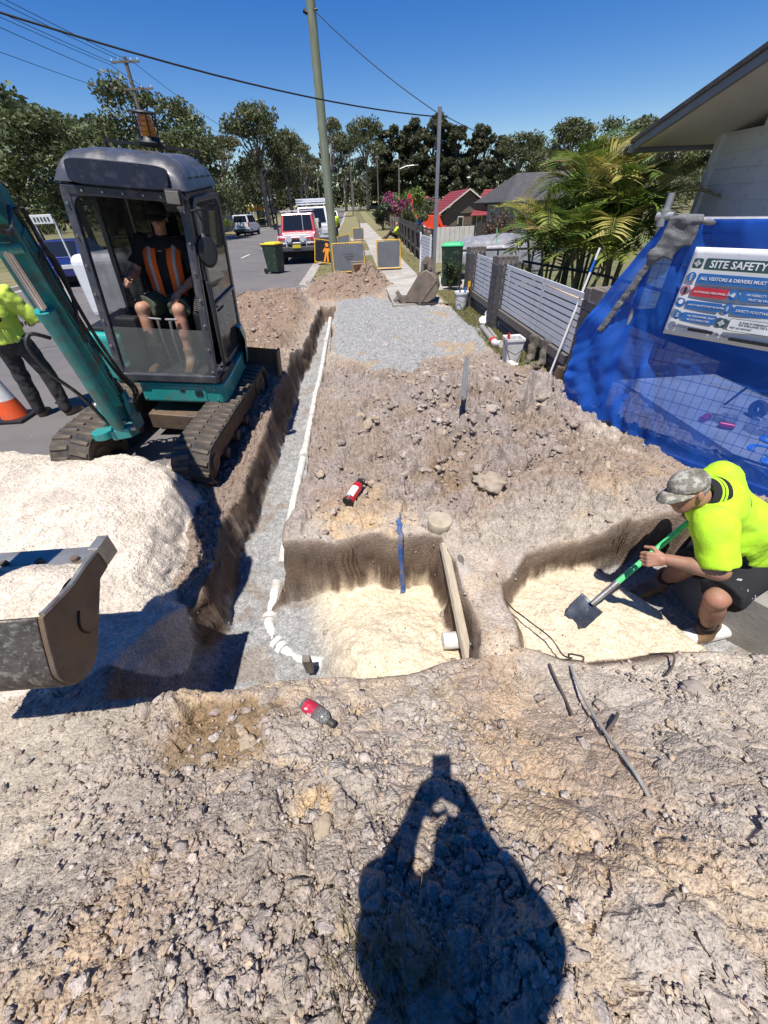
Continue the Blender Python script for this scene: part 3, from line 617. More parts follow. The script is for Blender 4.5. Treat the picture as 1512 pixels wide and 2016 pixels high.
bp = [(0, 0), (.05, .10), (.06, .22), (.03, .34), (.0, .36), (.02, .22), (.012, .10), (-.03, .0)]
m = MB(); BL = UC @ T(0, 1.62, .12); m.prism(bp, .74, M=BL @ RY(90) @ RZ(90), h0=-.74); m.box((.74, -.02, .18), (.03, .16, .36), M=BL); m.box((-.74, -.02, .18), (.03, .16, .36), M=BL); m.build('dozer_blade', M_rust, ex)
# --- lower body
m = MB(); m.prism([(-.33,0),(.50,0),(.54,.04),(.56,.25),(.56,1.0),(.45,1.45),(-.9,1.45),(-.95,1.2),(-.95,.55),(-.33,.45)], S0-.03, M=None, h0=S0-.25); body = m.build('lower_body', M_teal, ex, bevel=.022, seg=3)
m = MB(); m.box((.06, -.004, S0-.14), (.56, .008, .17)); pn = m.build('access_panel', M_teal, ex, bevel=.006)
m = MB(); m.box((.10, -.011, S0-.105), (.05, .006, .026)); m.build('panel_latch', M_blackp, pn, bevel=.004)
for k in range(4):
    w = (.07, .085, .085, .07)[k]; m = MB(); m.box((.265, -.010, S0-.105-.018*k), (w, .008, .009)); m.build('vent_slot', M_decal, pn)
for x, z in ((-.30, -.07), (-.30, -.21), (.43, -.08), (.45, -.20), (-.10, -.21)):
    m = MB(); m.cyl((x, -.012, S0+z), (x, .004, S0+z), .010, n=10); m.build('bolt', M_steel, body)
m = MB(); m.prism([(.44,.02),(.53,.05),(.55,.5),(.47,.5)], S0+.04, h0=S0-.03); m.build('step_tread', M_blackp, ex, bevel=.006)
# side hood left of the boom (tank cover) and rear counterweight
m = MB(); m.prism([(-.95,.42),(-.54,.40),(-.54,1.30),(-.90,1.30),(-1.02,.9)], S0+.30, h0=S0-.25); hd = m.build('tank_cover', M_teal, ex, bevel=.07, seg=4)
m = MB(); m.prism([(-.93,.50),(-.56,.48),(-.56,1.25),(-.88,1.25)], S0+.34, h0=S0+.29); m.build('tank_lid', M_blackp, hd, bevel=.03)
m = MB(); m.lathe([(.0,0),(.72,0),(.80,.06),(.82,.35),(.78,.48),(.70,.52),(0,.52)], 30, T(-.20, .95, S0-.22), a0=0, a1=180); m.build('counterweight', M_teal, ex, smooth=True)
# --- cab
H1, DH, TY, D = 1.56, .23, .25, 1.21
fp = lambda z: TY*(z/H1)     # front plane leans back
def post(name, P, r, par=ex, mt=M_frame, n=8): m = MB(); m.tube(P, r, n); return m.build(name, mt, par, smooth=True)
def bar(m, a, b, w, t, up=(0,0,1)):
    a, b = Vector(a), Vector(b); z = (b-a); L = z.length; z.normalize(); x = Vector(up).cross(z)
    if x.length < 1e-3: x = Vector((1,0,0))
    x.normalize(); y = z.cross(x); A = Matrix((( x.x, y.x, z.x, a.x), (x.y, y.y, z.y, a.y), (x.z, y.z, z.z, a.z), (0,0,0,1)))
    m.box((0, 0, L/2), (w, t, L), M=A)
Zs = S0; c0 = lambda x, z, dy=0: (x, fp(z)+dy, Zs+z)
m = MB(); cf = [c0(-.47, 0), c0(-.49, H1*.5), c0(-.47, H1)]
for sx in (-1, 1):
    bar(m, c0(sx*.462, 0), c0(sx*.468, H1), .075, .06, (0, 1, 0))
bar(m, (-.49, .0, Zs+.035), (.49, .0, Zs+.035), .08, .07, (0, 1, 0)); bar(m, c0(-.49, H1-.03), c0(.49, H1-.03), .07, .07, (0, 1, 0))
bar(m, (.47, D, Zs), (.45, D-.02, Zs+H1), .08, .08, (0, 1, 0)); bar(m, (-.47, D, Zs), (-.45, D-.02, Zs+H1), .08, .08, (0, 1, 0))
for sx in (-1, 1): bar(m, (sx*.475, 0, Zs+.03), (sx*.475, D, Zs+.03), .06, .07); bar(m, (sx*.46, TY, Zs+H1), (sx*.45, D, Zs+H1), .07, .08)
bar(m, (.475, .62, Zs+.03), (.462, .66, Zs+H1), .05, .05, (0, 1, 0)); bar(m, (-.475, .62, Zs+.03), (-.462, .66, Zs+H1), .05, .05, (0, 1, 0))
bar(m, (-.47, D, Zs+.62), (.47, D, Zs+.62), .05, .06); 
cabf = m.build('cab_frame', M_frame, ex, bevel=.012)
for sx in (-1, 1):
    for k in range(7):
        p = c0(sx*.468, .12 + k*.22, -.038); m = MB(); m.cyl(p, (p[0], p[1]-.012, p[2]), .010, n=8); m.build('bolt', M_steel, cabf)
# windshield corner fillets
for sx in (-1, 1):
    for z, s in ((.07, 1), (H1-.065, -1)):
        P = [(0, 0), (.10, 0)] + [(.10 - .10*math.sin(a), .10 - .10*math.cos(a)) for a in np.linspace(0, math.pi/2, 7)]
        m = MB(); m.prism([(sx*-1*a, s*b) for a, b in P], .02, M=T(*c0(sx*.43, z, .0)) @ RX(90 - math.degrees(math.atan(TY/H1))), h0=-.02); m.build('corner_gusset', M_frame, cabf)
# roof: domed shell with ribs
u = np.linspace(-1, 1, 41); v = np.linspace(-1, 1, 41); U, Vv = np.meshgrid(u, v)
def se(a, p): return np.sign(a)*np.abs(a)**p
rx, ry = .515, (D - TY)/2 + .04; rc = (D + TY)/2
dome = (1 - np.abs(U)**7)**.5*(1 - np.abs(Vv)**8)**.5
ribs = .010*((np.sin((U*.9+.02)*4.5*math.pi) > .2) & (np.abs(U) < .8) & (np.abs(Vv) < .82))
fsl = ss(-.45, -1.0, Vv); Zr = Zs + H1 + .02 + DH*.92*dome*(1 - .25*fsl**2) + ribs
m = MB(); m.grid(rx*U, rc + ry*Vv, Zr); m.grid(rx*U[:, ::-1], rc + ry*Vv, 0*U + Zs + H1 + .005); roof = m.build('roof', M_roof, ex, smooth=True)
# dark visor panel set in the roof's front
n = 25; uu = np.linspace(-1, 1, n); P = []
for t in np.linspace(0, 2*math.pi, 40, endpoint=False): P.append((.39*se(np.cos(t), .35), .085*se(np.sin(t), .35)))
m = MB(); m.prism(P, .012, M=T(0, TY-.045, Zs+H1+.092) @ RX(90-12), h0=-.03); m.build('visor', M_visor, roof, bevel=.006)
for x in (-.32, -.16, .0, .16, .3):
    m = MB(); m.cyl((x, TY-.06, Zs+H1-.03), (x, TY-.03, Zs+H1-.03), .009, n=8); m.build('bolt', M_steel, roof)
for k in range(4):
    m = MB(); m.box((.505, rc-.30+.2*k, Zs+H1+.10), (.03, .03, .012)); m.build('roof_clip', M_blackp, roof)
# beacon on its bar
m = MB(); bar(m, (-.37, D-.18, Zs+H1+DH+.055), (.45, D-.18, Zs+H1+DH+.035), .035, .022); m.cyl((-.37, D-.18, Zs+H1+DH-.03), (-.37, D-.18, Zs+H1+DH+.09), .016, n=8); m.cyl((.45, D-.18, Zs+H1+DH-.05), (.45, D-.18, Zs+H1+DH+.05), .016, n=8); bk = m.build('beacon_bar', M_blackp, ex)
bx, by, bz = .03, D-.18, Zs+H1+DH+.05
m = MB(); m.lathe([(0,0),(.10,0),(.105,.02),(.085,.035),(.07,.06),(0,.06)], 24, T(bx, by, bz)); be = m.build('beacon', M_blackp, ex, smooth=True)
m = MB(); m.lathe([(.064,.06),(.066,.10),(.064,.15),(.058,.20),(0,.20)], 24, T(bx, by, bz)); m.build('beacon_lens', M_amber, be, smooth=True)
for k in range(3): m = MB(); m.lathe([(.0645,.085+.035*k),(.069,.09+.035*k),(.0645,.095+.035*k)], 24, T(bx, by, bz)); m.build('lens_ring', M_amber, be, smooth=True)
m = MB(); m.lathe([(0,.235),(.105,.225),(.115,.215),(.10,.205),(0,.205)], 24, T(bx, by, bz)); m.build('beacon_cap', M_blackp, be, smooth=True)
for k in range(6):
    a = k*math.pi/3; m = MB(); m.cyl((bx+.085*math.cos(a), by+.085*math.sin(a), bz+.03), (bx+.095*math.cos(a), by+.095*math.sin(a), bz+.21), .006, n=6); m.build('guard_bar', M_blackp, be)
# work lamp
m = MB(); m.box((.43, TY-.12, Zs+H1-.02), (.13, .07, .11)); lp = m.build('work_lamp', M_blackp, ex, bevel=.015)
m = MB(); m.box((.43, TY-.158, Zs+H1-.02), (.105, .008, .085)); m.build('lamp_lens', M_lampglass, lp, bevel=.004)
post('lamp_bracket', [(.45, TY-.09, Zs+H1-.01), (.50, TY-.02, Zs+H1-.05), (.49, TY+.04, Zs+H1-.1)], .012, lp, M_blackp)
# glass: lower front pane only (the upper one is slid up), left side, rear
def quad(name, pts, mt, par, th=.006): m = MB(); m.add(pts, [(0, 1, 2, 3)]); return m.build(name, mt, par, solid=th)
fg = quad('front_pane', [c0(-.425, .07, -.005), c0(.425, .07, -.005), c0(.425, .50, -.005), c0(-.425, .50, -.005)], M_glass, ex)
quad('side_pane', [(-.475, .06, Zs+.1), (-.475, .60, Zs+.1), (-.462, .64, Zs+H1-.06), (-.462, .30, Zs+H1-.06)], M_glass2, ex)
quad('side_pane', [(-.475, .66, Zs+.55), (-.475, D-.05, Zs+.55), (-.455, D-.06, Zs+H1-.06), (-.462, .70, Zs+H1-.06)], M_tint, ex)
quad('rear_pane', [(-.42, D, Zs+.68), (.42, D, Zs+.68), (.40, D-.02, Zs+H1-.06), (-.40, D-.02, Zs+H1-.06)], M_tint, ex)
m = MB(); m.box((0, D+.02, Zs+.36), (.92, .03, .66)); m.build('rear_wall', M_blackp, ex)
m = MB(); m.box((0, D/2, Zs+.01), (.92, D, .02)); m.build('cab_floor', M_blackp, ex)
# door on the right, slightly ajar, with rounded window
dm = MB(); DR = T(.485, .30, Zs+.05) @ RZ(-2)
def rrect(w0, w1, h, r, n=6):
    P = []
    for cx, cz, a0 in ((w1-r, r, -90), (w1-r, h-r, 0), (w0+r, h-r, 90), (w0+r, r, 180)):
        for k in range(n+1): a = math.radians(a0 + 90*k/n); P.append((cx + r*math.cos(a), cz + r*math.sin(a)))
    return P
def ring(m, po, pi, t, M):
    n = len(po); v = [(0, a, b) for a, b in po] + [(0, a, b) for a, b in pi] + [(t, a, b) for a, b in po] + [(t, a, b) for a, b in pi]
    f = []
    for i in range(n):
        j = (i+1) % n; f += [(i, j, n+j, n+i), (2*n+i, 3*n+i, 3*n+j, 2*n+j), (i, 2*n+i, 2*n+j, j), (n+i, n+j, 3*n+j, 3*n+i)]
    m.add(v, f, 0, M)
po = [(a, b) for a, b in rrect(0, .88, H1-.08, .12)]; pi = [(a, b) for a, b in rrect(.07, .81, H1-.16, .09)]
ring(dm, po, [(a, b+.04) for a, b in pi], .03, DR); bar(dm, DR @ Vector((.015, .05, .62)), DR @ Vector((.015, .83, .62)), .05, .03)
door = dm.build('door', M_frame, ex, bevel=.006)
m = MB(); m.prism([(a, b+.04) for a, b in pi], .018, M=DR @ Matrix(((0,0,1,0),(1,0,0,0),(0,1,0,0),(0,0,0,1))), h0=.012); m.build('door_pane', M_tint, door)
post('grab_handle', [(.52, .12, Zs+.12), (.565, .10, Zs+.14), (.57, .12, Zs+.5), (.565, .17, Zs+.9), (.52, .19, Zs+.92)], .013, ex, M_blackp)
post('door_handle', [DR @ Vector((.03, .1, .55)), DR @ Vector((.06, .1, .57)), DR @ Vector((.06, .22, .57)), DR @ Vector((.03, .22, .55))], .010, door, M_blackp)
# round mirror on its stalk
mr = post('mirror_arm', [(.49, TY-.02, Zs+H1-.12), (.56, TY-.03, Zs+H1-.10), (.60, TY-.02, Zs+H1-.2), (.59, TY-.02, Zs+H1-.38)], .010, ex, M_blackp)
m = MB(); A = T(.585, TY-.03, Zs+H1-.40) @ RZ(18) @ RX(80); m.lathe([(0,.03),(.085,.026),(.105,.0),(.10,-.008),(0,-.012)], 28, A @ SC(.85, 1.25, 1)); m.build('mirror', M_blackp, mr, smooth=True)
# inside: seat, consoles, levers
m = MB(); m.box((-.03, .72, Zs+.44), (.46, .46, .12)); m.box((-.03, .98, Zs+.80), (.44, .12, .66)); m.box((-.03, 1.02, Zs+1.22), (.26, .10, .16)); m.box((-.03, .75, Zs+.2), (.4, .4, .40)); m.build('seat', M_black, ex, bevel=.04, seg=3)
for sx in (-1, 1):
    m = MB(); m.box((sx*.34, .62, Zs+.42), (.16, .50, .34)); cn = m.build('console', M_blackp, ex, bevel=.03)
    x, y, z = sx*.33, .42, Zs+.60; m = MB(); pr = [(.0, .0)]
    for k in range(7): pr += [(.055-.004*k, .012*k*1.6), (.042-.004*k, .012*k*1.6+.009)]
    m.lathe(pr + [(.0, .15)], 16, T(x, y, z)); m.build('lever_gaiter', M_rubber, cn, smooth=True)
    m = MB(); m.tube([(x, y, z+.12), (x, y+.01, z+.2), (x, y+.02, z+.27)], [.014, .018, .016], 10); m.build('joystick', M_blackp, cn, smooth=True)
for sx in (-1, 1):
    m = MB(); m.tube([(sx*.05, .30, Zs+.03), (sx*.055, .25, Zs+.35), (sx*.06, .27, Zs+.52)], [.009, .009, .016], 8); m.tube([(sx*.02, .265, Zs+.53), (sx*.14, .265, Zs+.535)], .011, 8); m.build('travel_lever', M_steel, ex, smooth=True)
m = MB(); m.box((-.30, .16, Zs+.30), (.20, .12, .55)); m.build('side_console', M_blackp, ex, bevel=.02)
# --- swing bracket and boom (world frame)
def W3(*a): return Vector(a)
B0 = W3(-2.43, 3.75, .60); K = W3(-2.275, 3.27, 2.08); E_ = W3(-1.62, 1.35, 2.75)
pl = W3(.306, -.952, 0)            # boom plane, horizontal direction
sdv = W3(.952, .306, 0)            # sideways
def boom_sec(m, P, Wd, Hh):
    """box beam along points P, side direction fixed"""
    n = len(P); v = []
    for i, p in enumerate(P):
        t = (P[min(i+1, n-1)] - P[max(i-1, 0)]).normalized(); up = sdv.cross(t).normalized(); w, h = Wd[i]/2, Hh[i]/2
        for a, b in ((-1, -1), (1, -1), (1, 1), (-1, 1)): v.append(p + sdv*(w*a) + up*(h*b))
    f = [(3, 2, 1, 0), tuple(4*(n-1)+k for k in range(4))] + [(4*i+k, 4*i+(k+1) % 4, 4*i+4+(k+1) % 4, 4*i+4+k) for i in range(n-1) for k in range(4)]
    m.add([tuple(q) for q in v], f)
def exb(m, nm, mt, **k): o = m.build(nm, mt, **k); return exw(o)
m = MB(); boom_sec(m, [B0, B0.lerp(K, .2), B0.lerp(K, .75), K - pl*.02, K + (E_-K)*.15 + W3(0, 0, .03), K.lerp(E_, .6), E_], [.17, .175, .18, .18, .18, .16, .15], [.15, .20, .27, .30, .28, .2, .15]); boom = exb(m, 'boom', M_teald, bevel=.012)
# side ribs / flange plates on the boom
for sx in (-1, 1):
    m = MB(); q = [B0.lerp(K, t) + sdv*(sx*.093) for t in (.05, .35, .65, .92)]; boom_sec(m, [Vector(p) for p in q], [.012]*4, [.11, .14, .17, .17]); o = exb(m, 'boom_side_plate', M_teald, bevel=.004)
pin = lambda m, c, r, w: m.cyl(c - sdv*w, c + sdv*w, r, n=18)
m = MB(); 
for sx in (-1, 1): boom_sec(m, [B0 + sdv*(sx*.115) + W3(0, 0, -.16) + pl*.02, B0 + sdv*(sx*.115) + W3(0, 0, .09)], [.035, .035], [.22, .12])
C0 = B0 + W3(0, 0, -.20) + pl*.20
m.cyl(B0 + W3(0, 0, -.36) - pl*.06, B0 + W3(0, 0, -.02) - pl*.06, .085, n=20); boom_sec(m, [B0 + W3(0, 0, -.23) - pl*.12, C0 + pl*.06 + W3(0, 0, -.02)], [.30, .16], [.13, .10])
m.cyl(C0 + sdv*(-.16) + W3(0, 0, -.045), C0 + sdv*(-.16) + W3(0, 0, .03), .085, n=20); boom_sec(m, [C0 + sdv*(-.16) + W3(0, 0, -.01), B0 + W3(0, 0, -.22)], [.12, .2], [.05, .07])
sw = exb(m, 'swing_bracket', M_teald, bevel=.01)
m = MB(); pin(m, B0, .03, .16); pin(m, C0, .028, .13); exb(m, 'pivot_pin', M_steel, smooth=True)
# boom ram in front of the boom
cb, ct = C0 + W3(0, 0, .02), B0.lerp(K, .86) + pl*.22
m = MB(); m.cyl(cb, cb.lerp(ct, .72), .058, n=20); m.cyl(cb.lerp(ct, .70), cb.lerp(ct, .745), .066, n=20); m.cyl(cb - (ct-cb).normalized()*.05, cb, .045, n=14); exb(m, 'ram_barrel', M_teald, smooth=True)
m = MB(); m.cyl(cb.lerp(ct, .74), ct, .030, n=16); exb(m, 'ram_rod', M_chrome, smooth=True)
m = MB(); pin(m, ct, .03, .10); boom_sec(m, [ct - sdv*.0, B0.lerp(K, .9) + pl*.08], [.10, .10], [.08, .14]); exb(m, 'ram_mount', M_teald)
# hoses
def hose(P, r=.014, nm='hydraulic_hose'):
    P = [np.array(p, float) for p in P]; Q = []
    for i in range(len(P)-1):
        p0, p1, p2, p3 = P[max(i-1, 0)], P[i], P[i+1], P[min(i+2, len(P)-1)]
        for t in np.linspace(0, 1, 8, endpoint=False): Q.append(.5*((2*p1) + (-p0+p2)*t + (2*p0-5*p1+4*p2-p3)*t*t + (-p0+3*p1-3*p2+p3)*t**3))
    Q.append(P[-1]); m = MB(); m.tube(Q, r, 8); return m
bp_ = lambda t, s, f: B0.lerp(K, t) + sdv*s + pl*f
for s, f0 in ((.10, -.06), (.13, -.10)):
    m = hose([bp_(-.12, s*.5, -.12), bp_(.02, s+.07, -.16), bp_(.18, s+.04, -.08), bp_(.45, s, f0), bp_(.75, s, f0), bp_(1.0, s, f0)], .014); exb(m, 'hydraulic_hose', M_hose, smooth=True)
m = hose([bp_(.42, .105, .11), bp_(.52, .13, .12), bp_(.66, .16, .0), bp_(.80, .17, -.02), bp_(.84, .14, .08), bp_(.74, .12, .14), bp_(.60, .115, .10), bp_(.46, .12, .05)], .013); exb(m, 'hydraulic_hose', M_hose, smooth=True)
m = hose([cb + sdv*(-.07) + W3(0,0,.05), bp_(.14, -.13, .25), bp_(.30, -.20, .30), bp_(.44, -.24, .26), bp_(.50, -.20, .18), bp_(.46, -.12, .10)], .015); exb(m, 'hydraulic_hose', M_hose, smooth=True)
m = hose([K + sdv*.12 + pl*.1, K.lerp(E_, .35) + sdv*.2 - W3(0,0,.35), K.lerp(E_, .65) + sdv*.16 - W3(0,0,.25), E_ + sdv*.1], .014); exb(m, 'hydraulic_hose', M_hose, smooth=True)
M_grease = mat('black_grease', (.008,.008,.008), .35, var=.3, vs=20)
gr_ = []
for sx, t, l in ((1, .07, .12), (1, .20, .07), (-1, .10, .10), (1, .38, .05)):
    c = np.array(bp_(t, sx*.092, .0)); gr_.append(('ell', c, (.010, l*.55, l), np.stack([np.array(sdv), np.array(pl), np.array([0, 0, 1.0])], 1), 0))
for p_ in gr_: exw(blob('grease_smear', [p_], M_grease, None, .008, folds(3, .012)))
for k, (s, f) in enumerate(((.02, -.13), (-.05, -.13), (.06, -.16), (-.02, -.17))):
    m = hose([bp_(-.22, s, f+.02), bp_(-.08, s, f-.02), bp_(.06, s*1.4, f+.01), bp_(.16, s*1.2, -.09)], .013); exb(m, 'hydraulic_hose', M_hose, smooth=True)
# arm, link and bucket (mostly out of frame to the left)
BX = -1.60; BK = W3(BX, .80, 1.18)
m = MB(); boom_sec(m, [E_ + W3(0, .12, .18), E_, E_.lerp(BK, .5), BK], [.14, .15, .13, .12], [.12, .26, .2, .12]); exb(m, 'arm', M_teald, bevel=.01)
m = MB(); a, b = K.lerp(E_, .45) + W3(0, 0, .22), E_ + W3(0, .12, .22); m.cyl(a, a.lerp(b, .6), .055, n=16); m.cyl(a.lerp(b, .6), b, .028, n=12); exb(m, 'arm_ram', M_teald, smooth=True)
m = MB(); a, b = E_ + W3(-.02, -.22, -.05), BK + W3(0, -.14, .35); m.cyl(a, a.lerp(b, .6), .05, n=16); m.cyl(a.lerp(b, .6), b, .025, n=12); boom_sec(m, [b, W3(BX, .72, 1.02)], [.16, .16], [.04, .04]); exb(m, 'bucket_link', M_rust)
# bucket: side profile in (y,z), measured at its right plate
BP_out = [(1.330,.872),(1.256,.800),(1.190,.797),(1.058,.675),(.959,.590),(.880,.575),(.822,.615),(.800,.70),(.835,.785),(.872,.858),(.905,.915)]
BP_edge = [(.951,.905),(1.069,.889),(1.169,.893),(1.276,.890)]
def crv(P, n=5):
    P = [np.array(p, float) for p in P]; Q = []
    for i in range(len(P)-1):
        p0, p1, p2, p3 = P[max(i-1, 0)], P[i], P[i+1], P[min(i+2, len(P)-1)]
        for t in np.linspace(0, 1, n, endpoint=False): Q.append(tuple(.5*((2*p1) + (-p0+p2)*t + (2*p0-5*p1+4*p2-p3)*t*t + (-p0+3*p1-3*p2+p3)*t**3)))
    return Q + [tuple(P[-1])]
BP_out = BP_out[:2] + crv(BP_out[2:]); BP_edge = crv([BP_out[-1]] + BP_edge)[2:]
xr, xl = -1.20, -2.00
prof = BP_out + BP_edge
m = MB(); A = Matrix(((0,0,1,xr),(1,0,0,0),(0,1,0,0),(0,0,0,1))); m.prism(prof, .02, M=A, h0=0)
B2 = Matrix(((0,0,1,xl),(1,0,0,0),(0,1,0,0),(0,0,0,1)))
bsr = exb(m, 'bucket_side', M_rust, bevel=.004); m = MB(); m.prism(prof, .02, M=B2, h0=0); exb(m, 'bucket_side', M_rust, bevel=.004)
m = MB(); 
for (a, b), (c, d) in zip(BP_out[1:-1], BP_out[2:]): pass
q = np.array(BP_out[1:]); nq = len(q); v = [(x, y, z) for x in (xl+.02, xr) for y, z in q]; m.add(v, [(i, i+1, nq+i+1, nq+i) for i in range(nq-1)]); exb(m, 'bucket_shell', M_worn, smooth=True, solid=.016)
m = MB(); m.box(((xl+xr)/2, 1.275, .835), (xr-xl+.03, .15, .022), M=None); m.box((xr+.005, 1.30, .86), (.045, .09, .10)); exb(m, 'cutting_edge', M_steel, bevel=.004)
for k in range(5):
    x = xl + .1 + k*.15; m = MB(); m.cyl((x, 1.265, .84), (x, 1.265, .862), .016, n=8); exb(m, 'edge_bolt', M_rust)
for s in (-.09, .09):
    m = MB(); m.prism([(.80,.80),(.90,.915),(.86,1.12),(.76,1.20),(.68,1.06),(.72,.86)], .018, M=Matrix(((0,0,1,BX+s),(1,0,0,0),(0,1,0,0),(0,0,0,1)))); exb(m, 'bucket_ear', M_rust, bevel=.004)
m = MB(); m.tube([(xr+.010, y, z+.004) for y, z in BP_edge], .011, 8); exb(m, 'worn_lip', M_steel, smooth=True)
m = MB(); pts = []
for k in range(7): t = k/6; pts.append((xr+.022, 1.02-.03*math.sin(t*3)-.02*t, .80-.11*t))
m.tube(pts, .005, 6); exb(m, 'weld_mark', M_decal)
# load of pale sand heaped in the bucket
gx, gy = np.meshgrid(np.linspace(xl+.03, xr-.004, 60), np.linspace(.90, 1.255, 44))
zz = .865 + .03*np.sin((gy-.90)/.355*math.pi) - .02*ss(1.12, 1.25, gy) + .012*fbm(gx*14, gy*14, 401, 4) + .05*np.exp(-((gx-xl-.4)/.3)**2)*np.sin((gy-.90)/.355*math.pi)
V = np.stack([gx, gy, zz], 2).reshape(-1, 3); i = np.arange(43)[:, None]*60 + np.arange(59)[None]
o = obj('sand_load', array_mesh('sand_load', V, np.stack([i, i+1, i+61, i+60], 2).reshape(-1, 4), M_soil, True, np.tile((.57,.49,.40), (len(V), 1)))); tag(o, 'pale sand heaped in the raised excavator bucket', 'sand', kind='stuff')
# ------------------------------------------------------------------ people
def limb(a, b, c, r1, r2, r3, k=.03): return [('cap', a, b, r1, r2, k), ('cap', b, c, r2, r3, .02)]
def person(name, J, label, skin=M_skin, shirt=M_lime, short=M_black, hands=None, head=None, hs=1.0, leg_skin=True, sleeve=.85, boots=True, h=.011, shirt_r=1.0, long_legs=False, hem=.55, hair=None):
    """J: joints in world coordinates. Body is one mesh; clothes are children."""
    J = {k: np.array(v, float) for k, v in J.items()}; base = (J['La'] + J['Ra'])/2; base = np.array([base[0], base[1], min(J['La'][2], J['Ra'][2]) - .08])
    root = empty(name, tuple(base), label=label, cat='person'); inv = Matrix.Translation(tuple(-base))
    up = unit(J['neck'] - J['pelvis']); f = unit(head[1]); hp, R, q = head_prims(head[0], head[1], head[2], hs)
    body = [('cap', J['neck'], np.array(head[0]) - .05*unit(head[2]), .058, .055, 0)]
    for s in 'LR':
        body += limb(J[s+'s'], J[s+'e'], J[s+'w'], .055, .043, .030) + [('cap', J[s+'e'], (J[s+'e']*.6 + J[s+'w']*.4), .044, .044, .02)]
        body += limb(J[s+'h'], J[s+'k'], J[s+'a'], .085, .058, .040) + [('cap', J[s+'k']*.75 + J[s+'a']*.25 , J[s+'k']*.5 + J[s+'a']*.5, .055, .056, .03)]
    body += [('cap', J['pelvis'], J['neck'] - up*.12, .12, .13, .05)]
    ex_ = [(hp, .005*max(1, h/.011))]
    for hd in (hands or []): ex_.append((hd, .0042*max(1, h/.011)))
    blob('body', body, skin, root, h, None, ex_, inv=inv)
    # shirt
    mid = J['pelvis']*.45 + J['neck']*.55; sr = shirt_r; sp = [('cap', J['pelvis'] + up*.02, mid, .155*sr, .165*sr, 0), ('cap', mid, J['neck'] - up*.09, .165*sr, .13*sr, .08), ('cap', J['Ls'] - up*.035, J['Rs'] - up*.035, .085*sr, .085*sr, .10), ('cap', J['neck'] - up*.07, J['neck'] + up*.0, .09, .07, .06)]
    n = folds(1.0, .009)
    for s in 'LR':
        e = J[s+'s']*(1-sleeve) + J[s+'e']*sleeve; sp += [('cutcap', J[s+'s'], e, .080*sr, .088*sr, .05)]
    ob = blob('shirt', sp + [('cut', J['pelvis'] - up*(.02), -up)], shirt, root, h, n, inv=inv)
    # shorts or trousers
    tp = [('cap', J['pelvis'] + up*.10, J['pelvis'] - up*.02, .145, .15, 0)]
    for s in 'LR':
        if long_legs: tp += [('cap', J[s+'h'], J[s+'k'], .105, .082, .05), ('cap', J[s+'k'], J[s+'a'], .080, .068, .03)]
        else: tp += [('cutcap', J[s+'h'], J[s+'h']*(1-hem-.28) + J[s+'k']*(hem+.28), .112, .112, .05)]
    blob('trousers' if long_legs else 'shorts', tp, short, root, h, folds(1.1, .006), inv=inv)
    if boots:
        for s in 'LR':
            a = J[s+'a']; t = J[s+'t']; bp = [('cap', a + V3(0, 0, .07), a - V3(0, 0, .03), .052, .052, 0), ('cap', a - V3(0, 0, .035), t - V3(0, 0, .04), .048, .042, .03), ('box', (a*.45 + t*.55) - V3(0, 0, .075), (.12, .042, .013), .008, np.stack([unit((t-a)*V3(1,1,0)), np.cross(V3(0,0,1), unit((t-a)*V3(1,1,0))), V3(0,0,1)], 1), .008)]
            blob('boot', bp, M_boot, root, h*.9, inv=inv)
    return root, inv, R, q
M_cap = mat('camouflage_fabric', (.20,.185,.145), .9, var=.2, vs=30, c2=(.40,.38,.33), c2s=36, c2t=.53, c2w=.03, dirt=.35, dirtc=(.07,.065,.05))
M_grey_hair = mat('grey_hair', (.22,.20,.185), .8, var=.3, vs=90, bump=.002, bs=200)
def cap_hat(root, inv, q, R, mt, brim=.12, s=1.0, back=0):
    x, f, u = R[:, 0], R[:, 1], R[:, 2]
    P = [('ell', q(0, -.008, .045), (.090*s, .112*s, .088*s), R, 0), ('cut', q(0, 0, .030), -u)]
    blob('cap', P, mt, root, .006, inv=inv)
    n = 15; V = []; 
    for r in (0.0, 1.0):
        for k in range(n):
            a = math.radians(-75 + 150*k/(n-1)); rr = .088; p = q(rr*math.sin(a)*1.0, .095*math.cos(a)*1.02 + r*brim*math.cos(a)**.7, .036 - .030*r*math.cos(a) - .018*(math.sin(a)**2)); V.append(p)
    m = MB(); m.add(V, [(k, k+1, n+k+1, n+k) for k in range(n-1)]); o = m.build('cap_brim', mt, root, smooth=True, solid=.006); o.matrix_parent_inverse = inv
CAMP = V3(0, 0, 2.0)
# --- worker bending in the pit with a shovel
def sc(p, k=.90): return CAMP + (np.array(p, float) - CAMP)*k
WJ = dict(Ls=sc((1.886,1.52,.548)), Rs=sc((2.20,1.90,.575)), neck=sc((2.00,1.70,.60)), pelvis=sc((2.56,1.72,.04)), Lh=sc((2.52,1.60,.0)), Rh=sc((2.60,1.86,-.02)), Lk=sc((2.17,1.45,-.06)), La=sc((2.36,1.50,-.50)), Le=V3(1.60,1.20,.44), Lw=V3(1.555,1.37,.475), Rk=sc((2.26,1.80,-.14)), Ra=sc((2.34,1.98,-.50)), Re=V3(2.17,1.83,.62), Rw=V3(1.90,1.66,.55), Lt=sc((2.18,1.46,-.55)), Rt=sc((2.12,1.94,-.55)))
WJ['Le'] = V3(1.72,1.22,.50); WJ['Lw'] = V3(1.555,1.36,.46)
hc = sc((1.815,1.69,.655)); hf = unit(V3(-.93,-.16,-.30)); hu = unit(V3(-.28,.22,.93))
sh0, sh1 = V3(1.27,1.40,.02), V3(1.90,1.62,.565)      # shovel shaft, blade end to grip end
